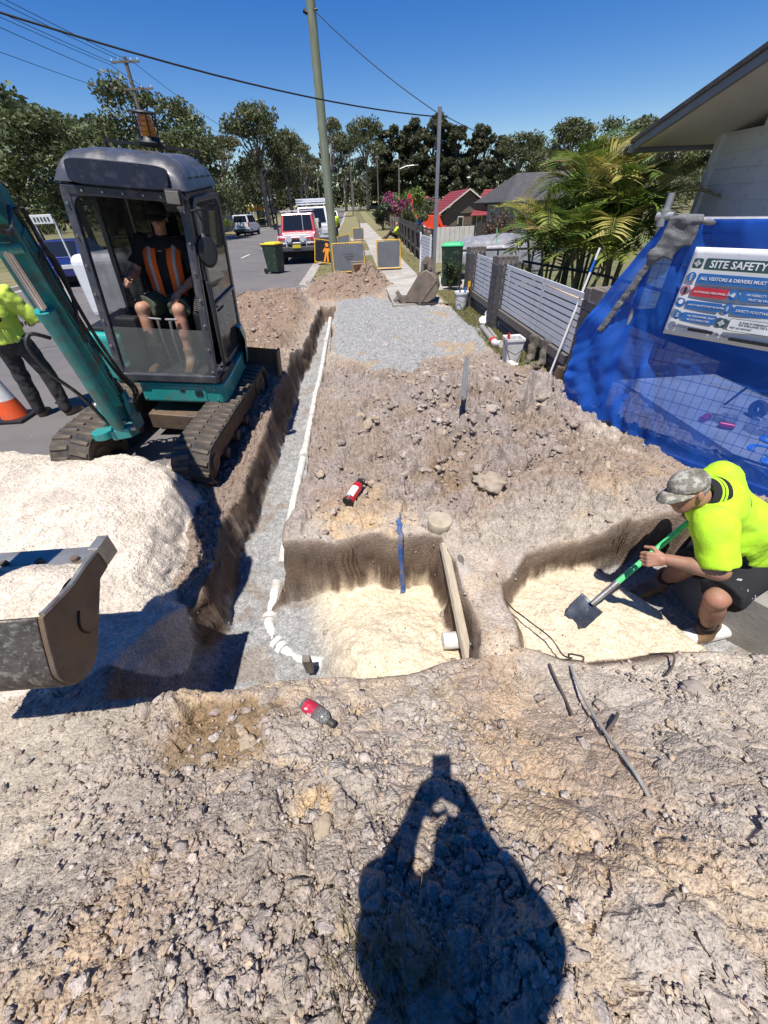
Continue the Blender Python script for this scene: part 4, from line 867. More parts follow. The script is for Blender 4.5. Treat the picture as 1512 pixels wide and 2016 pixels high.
sdir = unit(sh1 - sh0); gl = sh0 + sdir*.40
lh = hand_prims(WJ['Lw'], unit(V3(-.8,.15,-.1)), V3(.1,.75,-.5), 1, 78); rh = hand_prims(WJ['Rw'], unit(V3(-.5,-.3,-.4)), V3(-.2,-.6,.4), -1, 80)
wk, inv, R, q = person('person', WJ, 'worker in lime shirt and camouflage cap bending in the pit with a shovel', M_skin_d, M_lime, M_black, [lh, rh], (hc, hf, hu), .88, sleeve=.92, hem=.62, shirt_r=1.03)
cap_hat(wk, inv, q, R, M_cap, .085, .88)
blob('hair', [('ell', q(0, -.03, .012), (.070, .075, .062), R, 0), ('cut', q(0, 0, .02), q(0, 0, 1) - q(0, 0, 0)), ('cut', q(0, .02, 0), q(0, 1, 0) - q(0, 0, 0))], M_grey_hair, wk, .006, inv=inv)
# collar with pale edging, pattern on the shorts' hem, socks
cu = unit(hc - WJ['neck']); cx = unit(np.cross(cu, V3(0, 1, 0))); cy = np.cross(cu, cx); cc = WJ['neck'] + cu*.045
m = MB(); Acol = Matrix(((cx[0], cy[0], cu[0], cc[0]), (cx[1], cy[1], cu[1], cc[1]), (cx[2], cy[2], cu[2], cc[2]), (0, 0, 0, 1)))
m.lathe([(.070,-.04),(.068,.02),(.066,.040),(.080,.030),(.092,-.005),(.100,-.04)], 28, Acol); o = m.build('collar', M_black, wk, smooth=True); o.matrix_parent_inverse = inv
for k in range(2):
    m = MB(); m.lathe([(.087+.005*k,.012-.016*k),(.091+.005*k,.008-.016*k),(.0915+.005*k,.003-.016*k)], 28, Acol); o = m.build('collar_edging', M_lime, wk, smooth=True); o.matrix_parent_inverse = inv
M_whitep = mat('white_print', (.6,.6,.6), .8)
for s in 'LR':
    hz, kz = WJ[s+'h'], WJ[s+'k']; ax = unit(kz - hz); F, L = frame_z(tuple(hz*.13 + kz*.87), tuple(kz)); F2 = F
    r = np.random.default_rng(5)
    for k in range(34):
        a = r.uniform(0, 2*math.pi); zz = r.uniform(-.10, -.015); m = MB(); w = r.uniform(.008, .026)
        p = F @ Vector(((.1085)*math.cos(a), (.1085)*math.sin(a), zz)); m.box((0, 0, 0), (.003, w, .0035), M=F @ T(0, 0, zz) @ RZ(math.degrees(a)) @ T(.110, 0, 0) @ RX(r.choice([0, 90, 45, -40]))); o = m.build('print_stroke', M_whitep, wk); o.matrix_parent_inverse = inv
    m = MB(); F, L = frame_z(tuple(WJ[s+'a'] + V3(0,0,.02)), tuple(WJ[s+'a']*.72 + WJ[s+'k']*.28)); m.lathe([(.047,0),(.050,L*.5),(.052,L*.9),(.055,L),(.05,L+.004)], 20, F); o = m.build('sock', M_trouser, wk, smooth=True); o.matrix_parent_inverse = inv
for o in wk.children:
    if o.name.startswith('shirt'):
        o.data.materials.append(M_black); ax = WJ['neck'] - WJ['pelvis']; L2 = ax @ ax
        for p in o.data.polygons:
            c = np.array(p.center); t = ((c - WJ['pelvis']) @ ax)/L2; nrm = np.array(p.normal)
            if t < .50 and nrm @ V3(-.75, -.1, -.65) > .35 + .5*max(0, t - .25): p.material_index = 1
# shovel
M_fibre = mat('green_fibreglass', (.10,.62,.20), .4, var=.08, vs=20, dirt=.15); M_blade = mat('worn_blade_paint', (.085,.095,.115), .38, .5, var=.3, vs=20, c2=(.3,.3,.3), c2s=20, c2t=.66, c2w=.04)
sv = empty('shovel', tuple(sh0), label='shovel with green shaft and black blade held by the bending worker', cat='shovel'); si = Matrix.Translation(tuple(-sh0))
def shp(o): o.parent = sv; o.matrix_parent_inverse = si; return o
m = MB(); m.cyl(tuple(sh0 + sdir*.20), tuple(sh1 + sdir*.25), .0165, n=14); shp(m.build('shaft', M_fibre, smooth=True))
m = MB(); m.cyl(tuple(sh0 + sdir*.04), tuple(sh0 + sdir*.24), .016, .019, n=14); shp(m.build('socket', M_steel, smooth=True))
gx, gy = np.meshgrid(np.linspace(-1, 1, 15), np.linspace(0, 1, 15)); wdt = .080*(1 - .25*ss(.6, 1, gy)); X = wdt*gx; Yb = -.17*gy - .02; Zb = -.030*(1 - gx**2) - .02*gy**2 + .012
side = unit(np.cross(sdir, V3(0, 0, 1))); nb = np.cross(side, sdir)
nb = unit(nb*.9 + V3(0, 0, .2)); A = Matrix(((side[0], sdir[0], nb[0], sh0[0]+sdir[0]*.07), (side[1], sdir[1], nb[1], sh0[1]+sdir[1]*.07), (side[2], sdir[2], nb[2], sh0[2]+sdir[2]*.07), (0,0,0,1)))
m = MB(); m.grid(X, Yb, Zb, M=A); shp(m.build('blade', M_blade, smooth=True, solid=.004))
# --- operator in the cab (points given in the machine's frame)
def em(x, y, z): return np.array(EXR @ Vector((x, y, S0 + z)))
er = lambda v: np.array(EXR.to_3x3() @ Vector(v))
OJ = dict(pelvis=em(-.03,.80,.60), neck=em(.0,.80,1.15), Ls=em(.19,.80,1.10), Rs=em(-.19,.80,1.10), Le=em(.30,.70,.84), Lw=em(.14,.50,.73), Re=em(-.31,.66,.86), Rw=em(-.31,.45,.84), Lh=em(.07,.78,.57), Rh=em(-.12,.78,.57), Lk=em(.14,.36,.60), Rk=em(-.21,.34,.60), La=em(.16,.30,.15), Ra=em(-.18,.28,.15), Lt=em(.17,.14,.10), Rt=em(-.19,.12,.10))
lh = hand_prims(OJ['Lw'], er((-.35,-.75,-.5)), er((0,.3,-1)), 1, 35); rh = hand_prims(OJ['Rw'], er((.1,-.9,-.1)), er((.7,0,-.6)), -1, 70)
op, inv, R, q = person('person', OJ, 'excavator operator in orange vest and dark glasses sitting in the cab', M_skin, M_black, M_olive, [lh, rh], (em(.03,.74,1.33), er((.10,-.98,-.12)), er((0,0,1))), 1.0, sleeve=.8, hem=.60, shirt_r=.95)
cap_hat(op, inv, q, R, M_black, .07)
m = MB()
for sx in (-1, 1): m.add([q(sx*.005, .100, .010), q(sx*.062, .088, .012), q(sx*.060, .086, -.022), q(sx*.008, .101, -.020)], [(0, 1, 2, 3)])
m.add([q(-.085, 0, .008), q(-.062, .088, .010), q(-.062, .088, 0), q(-.085, 0, 0)], [(0, 1, 2, 3)]); m.add([q(.085, 0, .008), q(.062, .088, .010), q(.062, .088, 0), q(.085, 0, 0)], [(0, 1, 2, 3)])
o = m.build('sunglasses', M_blackp, op, solid=.004); o.matrix_parent_inverse = inv
up = er((0, 0, 1)); fr = er((0, -1, 0)); sd = er((1, 0, 0))
for sx in (-1, 1):
    V = []; n = 9
    for k in range(n):
        t = k/(n-1); c = em(sx*(.115 - .02*t), .80, 1.17 - .52*t) + fr*(.02 + .165*math.sin(min(1, t*2.2)*math.pi/2)); V += [c - sd*sx*.062*(1 - .2*t), c + sd*sx*.075 - fr*.035]
    m = MB(); m.add(V, [(2*k, 2*k+1, 2*k+3, 2*k+2) for k in range(n-1)]); o = m.build('vest_panel', M_orange, op, smooth=True, solid=.012); o.matrix_parent_inverse = inv
    V = [v + fr*.009 for v in V]; V2 = []
    for k in range(n): a, b = V[2*k], V[2*k+1]; V2 += [a*.62 + b*.38, a*.36 + b*.64]
    m = MB(); m.add(V2, [(2*k, 2*k+1, 2*k+3, 2*k+2) for k in range(n-1)]); o = m.build('reflective_strip', M_refl, op, smooth=True, solid=.004); o.matrix_parent_inverse = inv
# --- traffic controller seen from behind at the left edge
M_lime2 = cloth('yellow_green_fabric', (.52,.66,.09))
b = V3(-4.10, 5.06, 0)
TJ = dict(pelvis=b+V3(.02,0,.93), neck=b+V3(0,.02,1.46), Ls=b+V3(-.20,0,1.40), Rs=b+V3(.20,.04,1.40), Le=b+V3(-.30,.10,1.12), Lw=b+V3(-.12,.30,1.08), Re=b+V3(.32,.12,1.12), Rw=b+V3(.14,.30,1.08), Lh=b+V3(-.10,0,.90), Rh=b+V3(.12,0,.90), Lk=b+V3(-.13,.02,.50), Rk=b+V3(.18,.03,.50), La=b+V3(-.14,-.02,.09), Ra=b+V3(.21,-.02,.09), Lt=b+V3(-.16,.14,.06), Rt=b+V3(.27,.13,.06))
tc_, inv, R, q = person('person', TJ, 'traffic controller in lime shirt and black trousers standing left of the excavator', M_skin, M_lime2, M_trouser, [hand_prims(TJ['Lw'], (.6,.6,-.2), (.3,.2,-.8), 1, 50), hand_prims(TJ['Rw'], (-.6,.6,-.2), (-.3,.2,-.8), -1, 50)], (b+V3(0,.05,1.60), (.1,.95,-.25), (0,.2,1)), 1.0, sleeve=1.1, long_legs=True, shirt_r=1.08)
M_straw = mat('straw_hat', (.55,.44,.28), .9, var=.15, vs=40)
m = MB(); m.lathe([(0,.115),(.05,.11),(.088,.09),(.098,.04),(.10,.035),(.20,.015),(.205,.01),(.10,.025)], 28, T(*tuple(b+V3(0,.04,1.63))) @ RX(-10)); o = m.build('sun_hat', M_straw, tc_, smooth=True); o.matrix_parent_inverse = inv
for s_, dz in (('ed', 1.24), ('roller', 1.16)):
    Mx = T(*tuple(b + V3(.10 - .03*len(s_)*.5 + (.03 if s_ == 'ed' else .0), -.205, dz))) @ RX(90); o = text_obj('shirt_lettering', s_, .085, Matrix.Translation(tuple(-b)) @ Mx, M_decal, tc_, ext=.03); o.matrix_local = Matrix.Translation(tuple(-np.array(tc_.location))) @ Mx
# --- the photographer, standing behind the lens; only the shadow is in view
g = gz(0, -.45); b = V3(-.03, -.42, g)
PJ = dict(pelvis=b+V3(0,-.02,.95), neck=b+V3(0,.02,1.50), Ls=b+V3(-.17,.02,1.44), Rs=b+V3(.17,.02,1.44), Le=V3(-.17,-.19,1.62), Re=V3(.15,-.21,1.62), Lw=V3(-.085,-.085,1.86), Rw=V3(.085,-.095,1.84), Lh=b+V3(-.10,0,.92), Rh=b+V3(.10,0,.92), Lk=b+V3(-.13,.04,.50), Rk=b+V3(.13,.04,.50), La=b+V3(-.15,0,.09), Ra=b+V3(.15,0,.09), Lt=b+V3(-.18,.15,.06), Rt=b+V3(.18,.15,.06))
ph, inv, R, q = person('person', PJ, 'photographer holding up a phone, whose shadow falls on the foreground soil', M_skin, M_lime2, M_trouser, [hand_prims(PJ['Lw'], (.25,.02,.9), (.85,.3,0), 1, 30), hand_prims(PJ['Rw'], (-.25,.02,.9), (-.85,.3,0), -1, 30)], (b+V3(0,.06,1.66), (0,.9,-.35), (0,.2,1)), 1.0, sleeve=.95, long_legs=True, shirt_r=.98)
cr = np.array(cam.matrix_world)[:3, :3]; m = MB(); A = Matrix.Translation(tuple(CAMP + cr[:, 2]*.014)) @ cam.matrix_world.to_3x3().to_4x4() @ T(0, -.045, 0)
m.box((0, 0, 0), (.076, .158, .009)); m.box((0, .045, .0), (.03, .03, .0105)); o = m.build('phone', M_blackp, bevel=.003); o.matrix_world = A; tag(o, 'black phone held up by the photographer', 'phone')
# ------------------------------------------------------------------ brick and slat fence
M_brick = mat('charcoal_brick', (.075,.068,.068), .8, var=.28, vs=12, bump=.002, bs=60, dirt=.2, dirtc=(.14,.125,.11))
M_brickcap = mat('cap_brick', (.15,.13,.115), .85, var=.25, vs=10, bump=.002, bs=60)
M_mortar = mat('mortar', (.42,.40,.37), .95, var=.12, vs=20, bump=.002, bs=120)
M_slat = mat('white_aluminium', (.66,.67,.70), .4, var=.05, vs=5, dirt=.12, dirtc=(.4,.38,.35))
wx = 2.62
fence = empty('brick_slat_fence', (wx, 7.2, .08), label='charcoal brick front fence with pale horizontal slat panels', cat='fence'); FI = Matrix.Translation((-wx, -7.2, -.08))
def fpart(o, par=None):
    o.parent = par or fence
    if par is None: o.matrix_parent_inverse = FI
    else: o.matrix_parent_inverse = Matrix.Identity(4)
    return o
bm_ = MB(); bm_.box((0, 0, 0), (.228, .108, .076)); BRK = bm_.mesh('brick', M_brick)
bm_ = MB(); bm_.box((0, 0, 0), (.228, .074, .105)); BRKC = bm_.mesh('brick', M_brickcap)
rb = random.Random(3)
def brick(me, par, x, y, z, rz):
    o = obj('brick', me, par); o.matrix_local = T(x + rb.uniform(-.0015, .0015), y, z) @ RZ(rz + rb.uniform(-.4, .4)); return o
for py in (9.85, 7.85, 4.40):
    m = MB(); m.box((0, 0, .55), (.33, .33, 1.12)); p = m.build('pillar', M_mortar, fence, loc=(0, py-7.2, 0))
    for k in range(12):
        z = .02 + .04 + .086*k
        for i, (x, y, r) in enumerate(((-.06, -.119, 0), (.119, -.06, 90), (.06, .119, 0), (-.119, .06, 90))):
            if k % 2: x, y, r = (-x, y, r) if r == 0 else (x, -y, r)
            if k % 2: 
                x, y = (x, y)
            brick(BRK, p, x, y, z, r)
    for i in range(4): brick(BRKC, p, -.131 + .087*i, -.06, 1.115, 90); 
    for i in range(4): brick(BRKC, p, -.131 + .087*i, .12, 1.115, 90) if False else None
    m = MB(); m.box((0, .12, 1.11), (.35, .11, .10)); m.build('pillar_cap', M_brickcap, p, bevel=.004)
for a, b in ((8.04, 9.66), (4.59, 7.66)):
    L = b - a; m = MB(); m.box((0, 0, .13), (.10, L, .27)); w = m.build('low_wall', M_mortar, fence, loc=(0, (a+b)/2-7.2, 0))
    for k in range(3):
        n = int(L/.238); off = (.119 if k % 2 else 0)
        for i in range(n + 1):
            y = -L/2 + .119 + .238*i - off
            if y > L/2 - .05 or y < -L/2 + .03: continue
            brick(BRK, w, 0, y, .045 + .086*k, 90)
    n = int(L/.086)
    for i in range(n): brick(BRKC, w, .03, -L/2 + .043 + (L/n)*i, .315, 0)
    m = MB(); m.box((0, 0, 0), (.018, L-.02, .058)); SL = m.mesh('slat', M_slat)
    for i in range(9): o = obj('slat', SL, fence, (-.02, (a+b)/2-7.2, .415 + .0765*i))
    for yy in (a + .02, b - .02, (a+b)/2): m = MB(); m.box((.02, 0, .68), (.03, .04, .64)); m.build('slat_post', M_slat, fence, loc=(0, yy-7.2, 0))
# balustrade behind
M_blackm = mat('black_metal', (.02,.02,.022), .5, var=.1)
bl = empty('balustrade', (4.2, 11.5, .1), label='black metal railing along the raised garden behind the slat fence', cat='railing')
m = MB(); m.cyl((-1.5, 0, .95), (2.2, -.0, .90), .025, n=8); m.cyl((-1.5, 0, .45), (2.2, 0, .42), .02, n=8); m.build('rail', M_blackm, bl, smooth=True)
for i in range(5): m = MB(); m.cyl((-1.5+.92*i, 0, -.1), (-1.5+.92*i, 0, .94), .022, n=8); m.build('post', M_blackm, bl)
bl = empty('balustrade', (3.6, 6.2, .1), label='black metal railing in front of the palms', cat='railing')
m = MB(); m.tube([(-.3, 2.6, .95), (.35, .9, .90), (.8, -.6, .80)], .022, 8); m.tube([(-.3, 2.6, .55), (.35, .9, .50), (.8, -.6, .42)], .018, 8); m.tube([(-.3, 2.6, .15), (.35, .9, .1), (.8, -.6, .0)], .018, 8); m.build('rail', M_blackm, bl, smooth=True)
for t in (0, .5, 1): x, y = -.3+1.1*t, 2.6-3.2*t; m = MB(); m.cyl((x, y, -.1), (x, y, .92-.1*t), .02, n=8); m.build('post', M_blackm, bl)
# raised garden bed behind the fence
M_mulch = mat('mulch', (.085,.06,.042), .95, var=.4, vs=20, bump=.03, bs=30)
m = MB(); m.box((3.95, 8.2, .08), (2.3, 6.6, .3)); tag(m.build('garden_bed', M_mulch), kind='structure')
# timber plank on the wall top
M_pine = mat('pine_timber', (.55,.40,.24), .8, var=.15, vs=8, stretch=(8, 1, 8)); M_greyt = mat('weathered_timber', (.19,.165,.14), .9, var=.3, vs=5, bump=.003, bs=40, stretch=(6, 6, .8)); M_greyt2 = mat('dark_paling', (.075,.068,.06), .95, var=.4, vs=5, bump=.003, bs=40, stretch=(6, 6, .8))
m = MB(); m.box((0, 0, 0), (.09, 1.5, .035)); o = m.build('timber_plank', M_pine, bevel=.003); o.matrix_world = T(2.83, 5.6, .98) @ RX(2) @ RZ(3); tag(o, 'pale pine plank lying behind the slat fence top', 'plank')
# ------------------------------------------------------------------ house on the right
M_weather = mat('white_weatherboard', (.62,.61,.60), .7, var=.05, vs=3, bump=.001, bs=30, dirt=.1, dirtc=(.45,.42,.38)); M_soffit = mat('cream_soffit', (.62,.58,.52), .8, var=.05, vs=3); M_fascia = mat('grey_fascia', (.20,.205,.22), .5, var=.08, vs=4); M_tile_d = mat('dark_roof_tile', (.07,.065,.065), .8, var=.25, vs=6, bump=.004, bs=30)
hs = empty('weatherboard_house', (5.6, 3, 0), label='white weatherboard house with a wide gable eave at the right edge', cat='house'); HI = Matrix.Translation((-5.6, -3, 0))
def hp_(o): o.parent = hs; o.matrix_parent_inverse = HI; return o
fx = 4.95; wxo = .45; rz_ = lambda y: 2.62 + .24*(7.55 - y) if y > 2.8 else 2.62 + .24*(7.55-2.8) - .24*(2.8-y)
m = MB(); m.box((fx+2.1+wxo, 2.6, 1.3), (4.0, 9.6, 2.7)); hp_(m.build('wall_core', M_weather))
m = MB(); wb = MB(); wb.box((0, 0, 0), (.022, 9.06, .178)); WBM = wb.mesh('weatherboard', M_weather)
for k in range(22):
    z = .02 + .178*k; yf = min(7.42, 7.55 - (z - 2.5)/.24); yn = max(-1.9, 2.8 - (rz_(2.8) - z)/.24) if z > 2.5 else -1.9
    if yf - yn < .4: break
    o = hp_(obj('weatherboard', WBM)); o.matrix_basis = T(fx + wxo + .085, (yf+yn)/2, z) @ RY(5) @ SC(1, (yf-yn)/9.06, 1)
m = MB(); m.box((fx+wxo+.06, 7.45, 1.35), (.09, .09, 2.7)); hp_(m.build('corner_trim', M_weather, bevel=.004))
m = MB(); m.box((fx+wxo+.06, 4.6, 1.5), (.06, 1.5, 1.2)); wf = hp_(m.build('window', M_slat, bevel=.005)); m = MB(); m.box((fx+wxo+.025, 4.6, 1.5), (.02, 1.36, 1.06)); hp_(m.build('window_pane', M_tint))
def slope_board(y0, y1, x0, x1, dz, th, nm, mt):
    m = MB(); v = [(x, y, rz_(y) + dz + t) for t in (0, th) for x in (x0, x1) for y in (y0, y1)]
    m.add(v, [(0, 1, 3, 2), (4, 6, 7, 5), (0, 4, 5, 1), (2, 3, 7, 6), (0, 2, 6, 4), (1, 5, 7, 3)]); return hp_(m.build(nm, mt))
slope_board(2.8, 7.75, fx-.55, fx+4.5, -.015, .012, 'soffit', M_soffit); slope_board(2.8, 7.78, fx-.60, fx-.55, -.03, .16, 'barge_board', M_fascia); slope_board(2.8, 7.85, fx-.63, fx+4.5, .06, .05, 'roof', M_tile_d)
slope_board(-2.2, 2.8, fx-.55, fx+4.5, -.015, .012, 'soffit', M_soffit); slope_board(-2.2, 2.8, fx-.60, fx-.55, -.03, .16, 'barge_board', M_fascia); slope_board(-2.3, 2.8, fx-.63, fx+4.5, .06, .05, 'roof', M_tile_d)
m = MB(); m.box((fx+2, 7.86, 2.56), (5.2, .10, .12)); hp_(m.build('gutter', M_fascia, bevel=.02))
# slab and rubble behind the mesh
m = MB(); m.box((4.15, 3.0, .02), (1.5, 5.0, .10)); tag(m.build('concrete_slab', M_conc), kind='structure', label='concrete slab behind the blue mesh', cat='slab')
M_bluepaint = mat('blue_spray_paint', (.03,.20,.55), .7, var=.2, vs=30, c2=(.35,.34,.31), c2s=40, c2t=.62, c2w=.05)
def stroke(pts, r, name, mt, z):
    m = MB(); P = np.array(pts, float); n = len(P)
    t = np.gradient(P, axis=0); t /= np.linalg.norm(t, axis=1)[:, None]; nr = np.stack([-t[:, 1], t[:, 0]], 1)
    V = [(p[0]+s*q[0]*r, p[1]+s*q[1]*r, z) for p, q in zip(P, nr) for s in (-1, 1)]; m.add(V, [(2*i, 2*i+1, 2*i+3, 2*i+2) for i in range(n-1)]); return m.build(name, mt, solid=.003)
grf = empty('sprayed_figures', (3.6, 2.9, .075), label='blue spray painted figures on the slab behind the mesh', cat='marking')
def arc(cx, cy, r, a0, a1, n=12): return [(cx + r*math.cos(math.radians(a0+(a1-a0)*k/n)), cy + r*math.sin(math.radians(a0+(a1-a0)*k/n))) for k in range(n+1)]
for i, (cx, cy, r, a0, a1) in enumerate(((3.52,2.55,.09,30,330),(3.62,2.72,.09,0,360),(3.70,2.95,.10,-120,180),(3.78,2.62,.08,0,300),(3.85,2.85,.09,60,400),(3.95,3.1,.1,0,250))):
    o = stroke(arc(cx, cy, r, a0, a1), .022, 'sprayed_stroke', M_bluepaint, .0752+.0006*i); o.parent = grf; o.matrix_parent_inverse = Matrix.Translation((-3.6, -2.9, -.075))
# ------------------------------------------------------------------ site fence with blue shade cloth
P0 = V3(2.30, 3.70, 0); dd = unit(V3(.91, -1.42, 0)); nn = V3(-dd[1]*-1, 0, 0)*0 + unit(V3(-1.42, -.91, 0))   # nn looks towards the street
def fpl(s, z, off=0.0): return P0 + dd*s + V3(0, 0, z) + nn*off
M_gal = mat('galvanised_steel', (.40,.40,.39), .45, .6, var=.15, vs=16, dirt=.15); M_wire = mat('dark_wire', (.035,.045,.07), .5)
tf = empty('site_fence', tuple(P0), label='temporary wire mesh site fence panel with galvanised top rail', cat='fence'); TI = Matrix.Translation(tuple(-P0))
def tp_(o): o.parent = tf; o.matrix_parent_inverse = TI; return o
m = MB(); m.cyl(tuple(fpl(.16, -.05)), tuple(fpl(.16, 2.0)), .024, n=14); tp_(m.build('post', M_gal, smooth=True))
m = MB(); m.cyl(tuple(fpl(.16, 1.83)), tuple(fpl(2.5, 1.83)), .027, n=14); tp_(m.build('top_rail', M_gal, smooth=True))
m = MB(); m.cyl(tuple(fpl(.16, .10)), tuple(fpl(2.5, .10)), .02, n=10); tp_(m.build('bottom_rail', M_gal, smooth=True))
m = MB(); m.cyl(tuple(fpl(.17, 1.80, .02)), tuple(fpl(.17, 1.90, .02)), .04, n=12); m.cyl(tuple(fpl(.12, 1.86, .03)), tuple(fpl(.24, 1.86, .03)), .03, n=10); tp_(m.build('coupler', M_gal, smooth=True))
m = MB()
for k in range(34): s = .19 + .068*k; m.cyl(tuple(fpl(s, .1)), tuple(fpl(s, 1.82)), .0022, n=4, caps=False)
for k in range(17): z = .16 + .1*k; m.cyl(tuple(fpl(.16, z, .004)), tuple(fpl(2.5, z, .004)), .0022, n=4, caps=False)
o = tp_(m.build('wire_mesh', M_wire)); o['kind'] = 'stuff'
# shade cloth
def shade_mat():
    m, N, L, B = nmat('blue_shade_cloth'); tc = N.new('ShaderNodeTexCoord')
    B.inputs['Base Color'].default_value = (.018,.16,.74,1); B.inputs['Roughness'].default_value = .65
    nz = N.new('ShaderNodeTexNoise'); nz.inputs['Scale'].default_value = 3; L.new(tc.outputs['Object'], nz.inputs['Vector'])
    ge = N.new('ShaderNodeAttribute'); ge.attribute_name = 'Col'
    mr = N.new('ShaderNodeMapRange'); mr.inputs['From Min'].default_value = .3; mr.inputs['From Max'].default_value = .7; mr.inputs['To Min'].default_value = .9; mr.inputs['To Max'].default_value = 1.1; L.new(nz.outputs['Fac'], mr.inputs['Value'])
    mu = N.new('ShaderNodeMath'); mu.operation = 'MULTIPLY'; L.new(ge.outputs['Fac'], mu.inputs[0]); L.new(mr.outputs[0], mu.inputs[1])
    tr = N.new('ShaderNodeBsdfTransparent'); tr.inputs[0].default_value = (.42,.58,1.0,1); tl = N.new('ShaderNodeBsdfTranslucent'); tl.inputs[0].default_value = (.02,.18,.95,1)
    m1 = N.new('ShaderNodeMixShader'); m1.inputs[0].default_value = .5; L.new(B.outputs[0], m1.inputs[1]); L.new(tl.outputs[0], m1.inputs[2])
    m2 = N.new('ShaderNodeMixShader'); L.new(mu.outputs[0], m2.inputs[0]); L.new(tr.outputs[0], m2.inputs[1]); L.new(m1.outputs[0], m2.inputs[2]); L.new(m2.outputs[0], N['Material Output'].inputs[0]); return m
M_shade = shade_mat()
nu, nv = 110, 90; sv_ = np.linspace(-.26, 2.4, nu); tv = np.linspace(0, 1, nv); SS, TT = np.meshgrid(sv_, tv)
top = np.where(SS < .2, 1.82 - .82*np.clip((.2 - SS)/.45, 0, 1)**1.1, 1.845); bot = .06 + .17*np.exp(-((SS-.28)/.16)**2) - .02*ss(.6, 1.1, SS)
ZZ = bot + (top - bot)*TT; sag = .05*np.sin(TT*math.pi)*ss(-.3, .3, SS)
fold = .022*fbm(SS*3.2 + TT*1.3, TT*2.2, 501, 3) + .035*fbm(SS*9 + TT*6, TT*3 - SS*2, 503, 3)*(1 - ss(.4, 1.0, SS)) + .05*np.exp(-((SS - .45 + .5*(1-TT))/.05)**2)*.6
OFF = .03 + .02*ss(.9, 1, TT) + fold + .04*(1 - ss(-.1, .3, SS))
Pp = P0 + dd*SS[..., None] + nn*OFF[..., None]; Pp = Pp + np.zeros_like(Pp); Pp[..., 2] = ZZ
den = .54 + .30*(1 - ss(.0, .42, SS + .25*TT - .12)) + .25*ss(.90, .97, TT) + .3*np.exp(-((SS - .62 + .35*(1-TT))/.04)**2)*ss(.75, .3, TT) + .12*ss(.12, .0, TT)
V = Pp.reshape(-1, 3); i = np.arange(nv-1)[:, None]*nu + np.arange(nu-1)[None]
sc_ = obj('shade_cloth', array_mesh('shade_cloth', V, np.stack([i, i+1, i+nu+1, i+nu], 2).reshape(-1, 4), M_shade, True, np.repeat(np.clip(den, 0, .95).reshape(-1, 1), 3, 1))); tag(sc_, 'blue see-through shade cloth tied over the site fence', 'cloth')
# grey knitted strip knotted round the post
M_knit = mat('grey_knit', (.16,.16,.165), .95, var=.5, vs=160, bump=.004, bs=220)
kn = [('cap', fpl(.30,1.845,.05), fpl(.42,1.84,.05), .035, .035, 0), ('box', fpl(.34,1.77,.07), (.11,.012,.09), .01, np.stack([dd, nn, V3(0,0,1)], 1), .03), ('box', fpl(.29,1.68,.075), (.085,.014,.07), .01, np.stack([unit(dd*.9-V3(0,0,.3)), nn, unit(V3(0,0,1)+dd*.3)], 1), .03), ('ell', fpl(.22,1.62,.08), (.06,.035,.05), np.stack([dd, nn, V3(0,0,1)], 1), .02)]
a_, b_ = fpl(.22,1.60,.09), fpl(-.04,1.02,.09); ld = unit(b_-a_); kn += [('box', (a_+b_)/2, (.028,.010,np.linalg.norm(b_-a_)/2), .008, np.stack([np.cross(nn, ld), nn, ld], 1), .02)]
o = blob('knitted_strip', kn, M_knit, None, .008, folds(2.6, .004)); tag(o, 'grey knitted fabric strip knotted round the fence post over the blue cloth', 'fabric strip')
# sign
M_sign = mat('white_sign_plastic', (.72,.72,.74), .5, var=.04, vs=5, dirt=.08, dirtc=(.5,.47,.42)); M_sblue = mat('sign_blue', (.03,.14,.40), .5); M_sred = mat('sign_red', (.52,.035,.06), .5); M_sgreen = mat('sign_dark_green', (.035,.085,.09), .5); M_swhite = mat('sign_white', (.75,.75,.77), .5); M_sink = mat('sign_ink', (.05,.05,.055), .6)
sgn = empty('site_safety_sign', tuple(fpl(.8, 1.1, .1)), label='white site safety sign board hung on the blue shade cloth', cat='sign')
SM = Matrix(((dd[0], nn[0], 0, 0), (dd[1], nn[1], 0, 0), (0, 0, 1, 0), (0, 0, 0, 1))); SB = T(*tuple(fpl(0, 0, .115))) @ SM     # local: x along fence, y towards street, z up
SI = Matrix.Translation(tuple(-fpl(.8, 1.1, .1)))
def sp_(o): o.parent = sgn; o.matrix_parent_inverse = SI; o.matrix_basis = SB @ o.matrix_basis; return o
lx0, lx1 = .49, 1.42
gx, gz_ = np.meshgrid(np.linspace(lx0, lx1, 30), np.linspace(1.10, 1.685, 16)); gy = -.006 - .006*np.sin((gx-lx0)*5) - .004*np.sin(gz_*9)
shx = .02*(1.4-gz_)*-1
m = MB(); m.grid(gx + .12*(1.4 - gz_)*0, gy - .012, gz_); o = m.build('board', M_sign, smooth=True, solid=.004); sp_(o)
def sbx(x0, z0, x1, z1, mt, nm, d=.004):
    P = []; r = .012
    for cx, cz, a0 in ((x1-r, z0+r, -90), (x1-r, z1-r, 0), (x0+r, z1-r, 90), (x0+r, z0+r, 180)):
        for k in range(5): a = math.radians(a0+22.5*k); P.append((cx+r*math.cos(a), cz+r*math.sin(a)))
    yy = 0.0
    m = MB(); m.prism(P, .0, M=T(0, yy+.006+d, 0) @ RX(90), h0=-.0015); return sp_(m.build(nm, mt))
def sdisc(x, z, r, mt, nm, d=.004, n=24, hole=0):
    yy = .006 + d; m = MB(); m.lathe([(hole, 0), (r, 0), (r, .0015), (hole, .0015)], n, T(x, yy, z) @ RX(90)); return sp_(m.build(nm, mt))
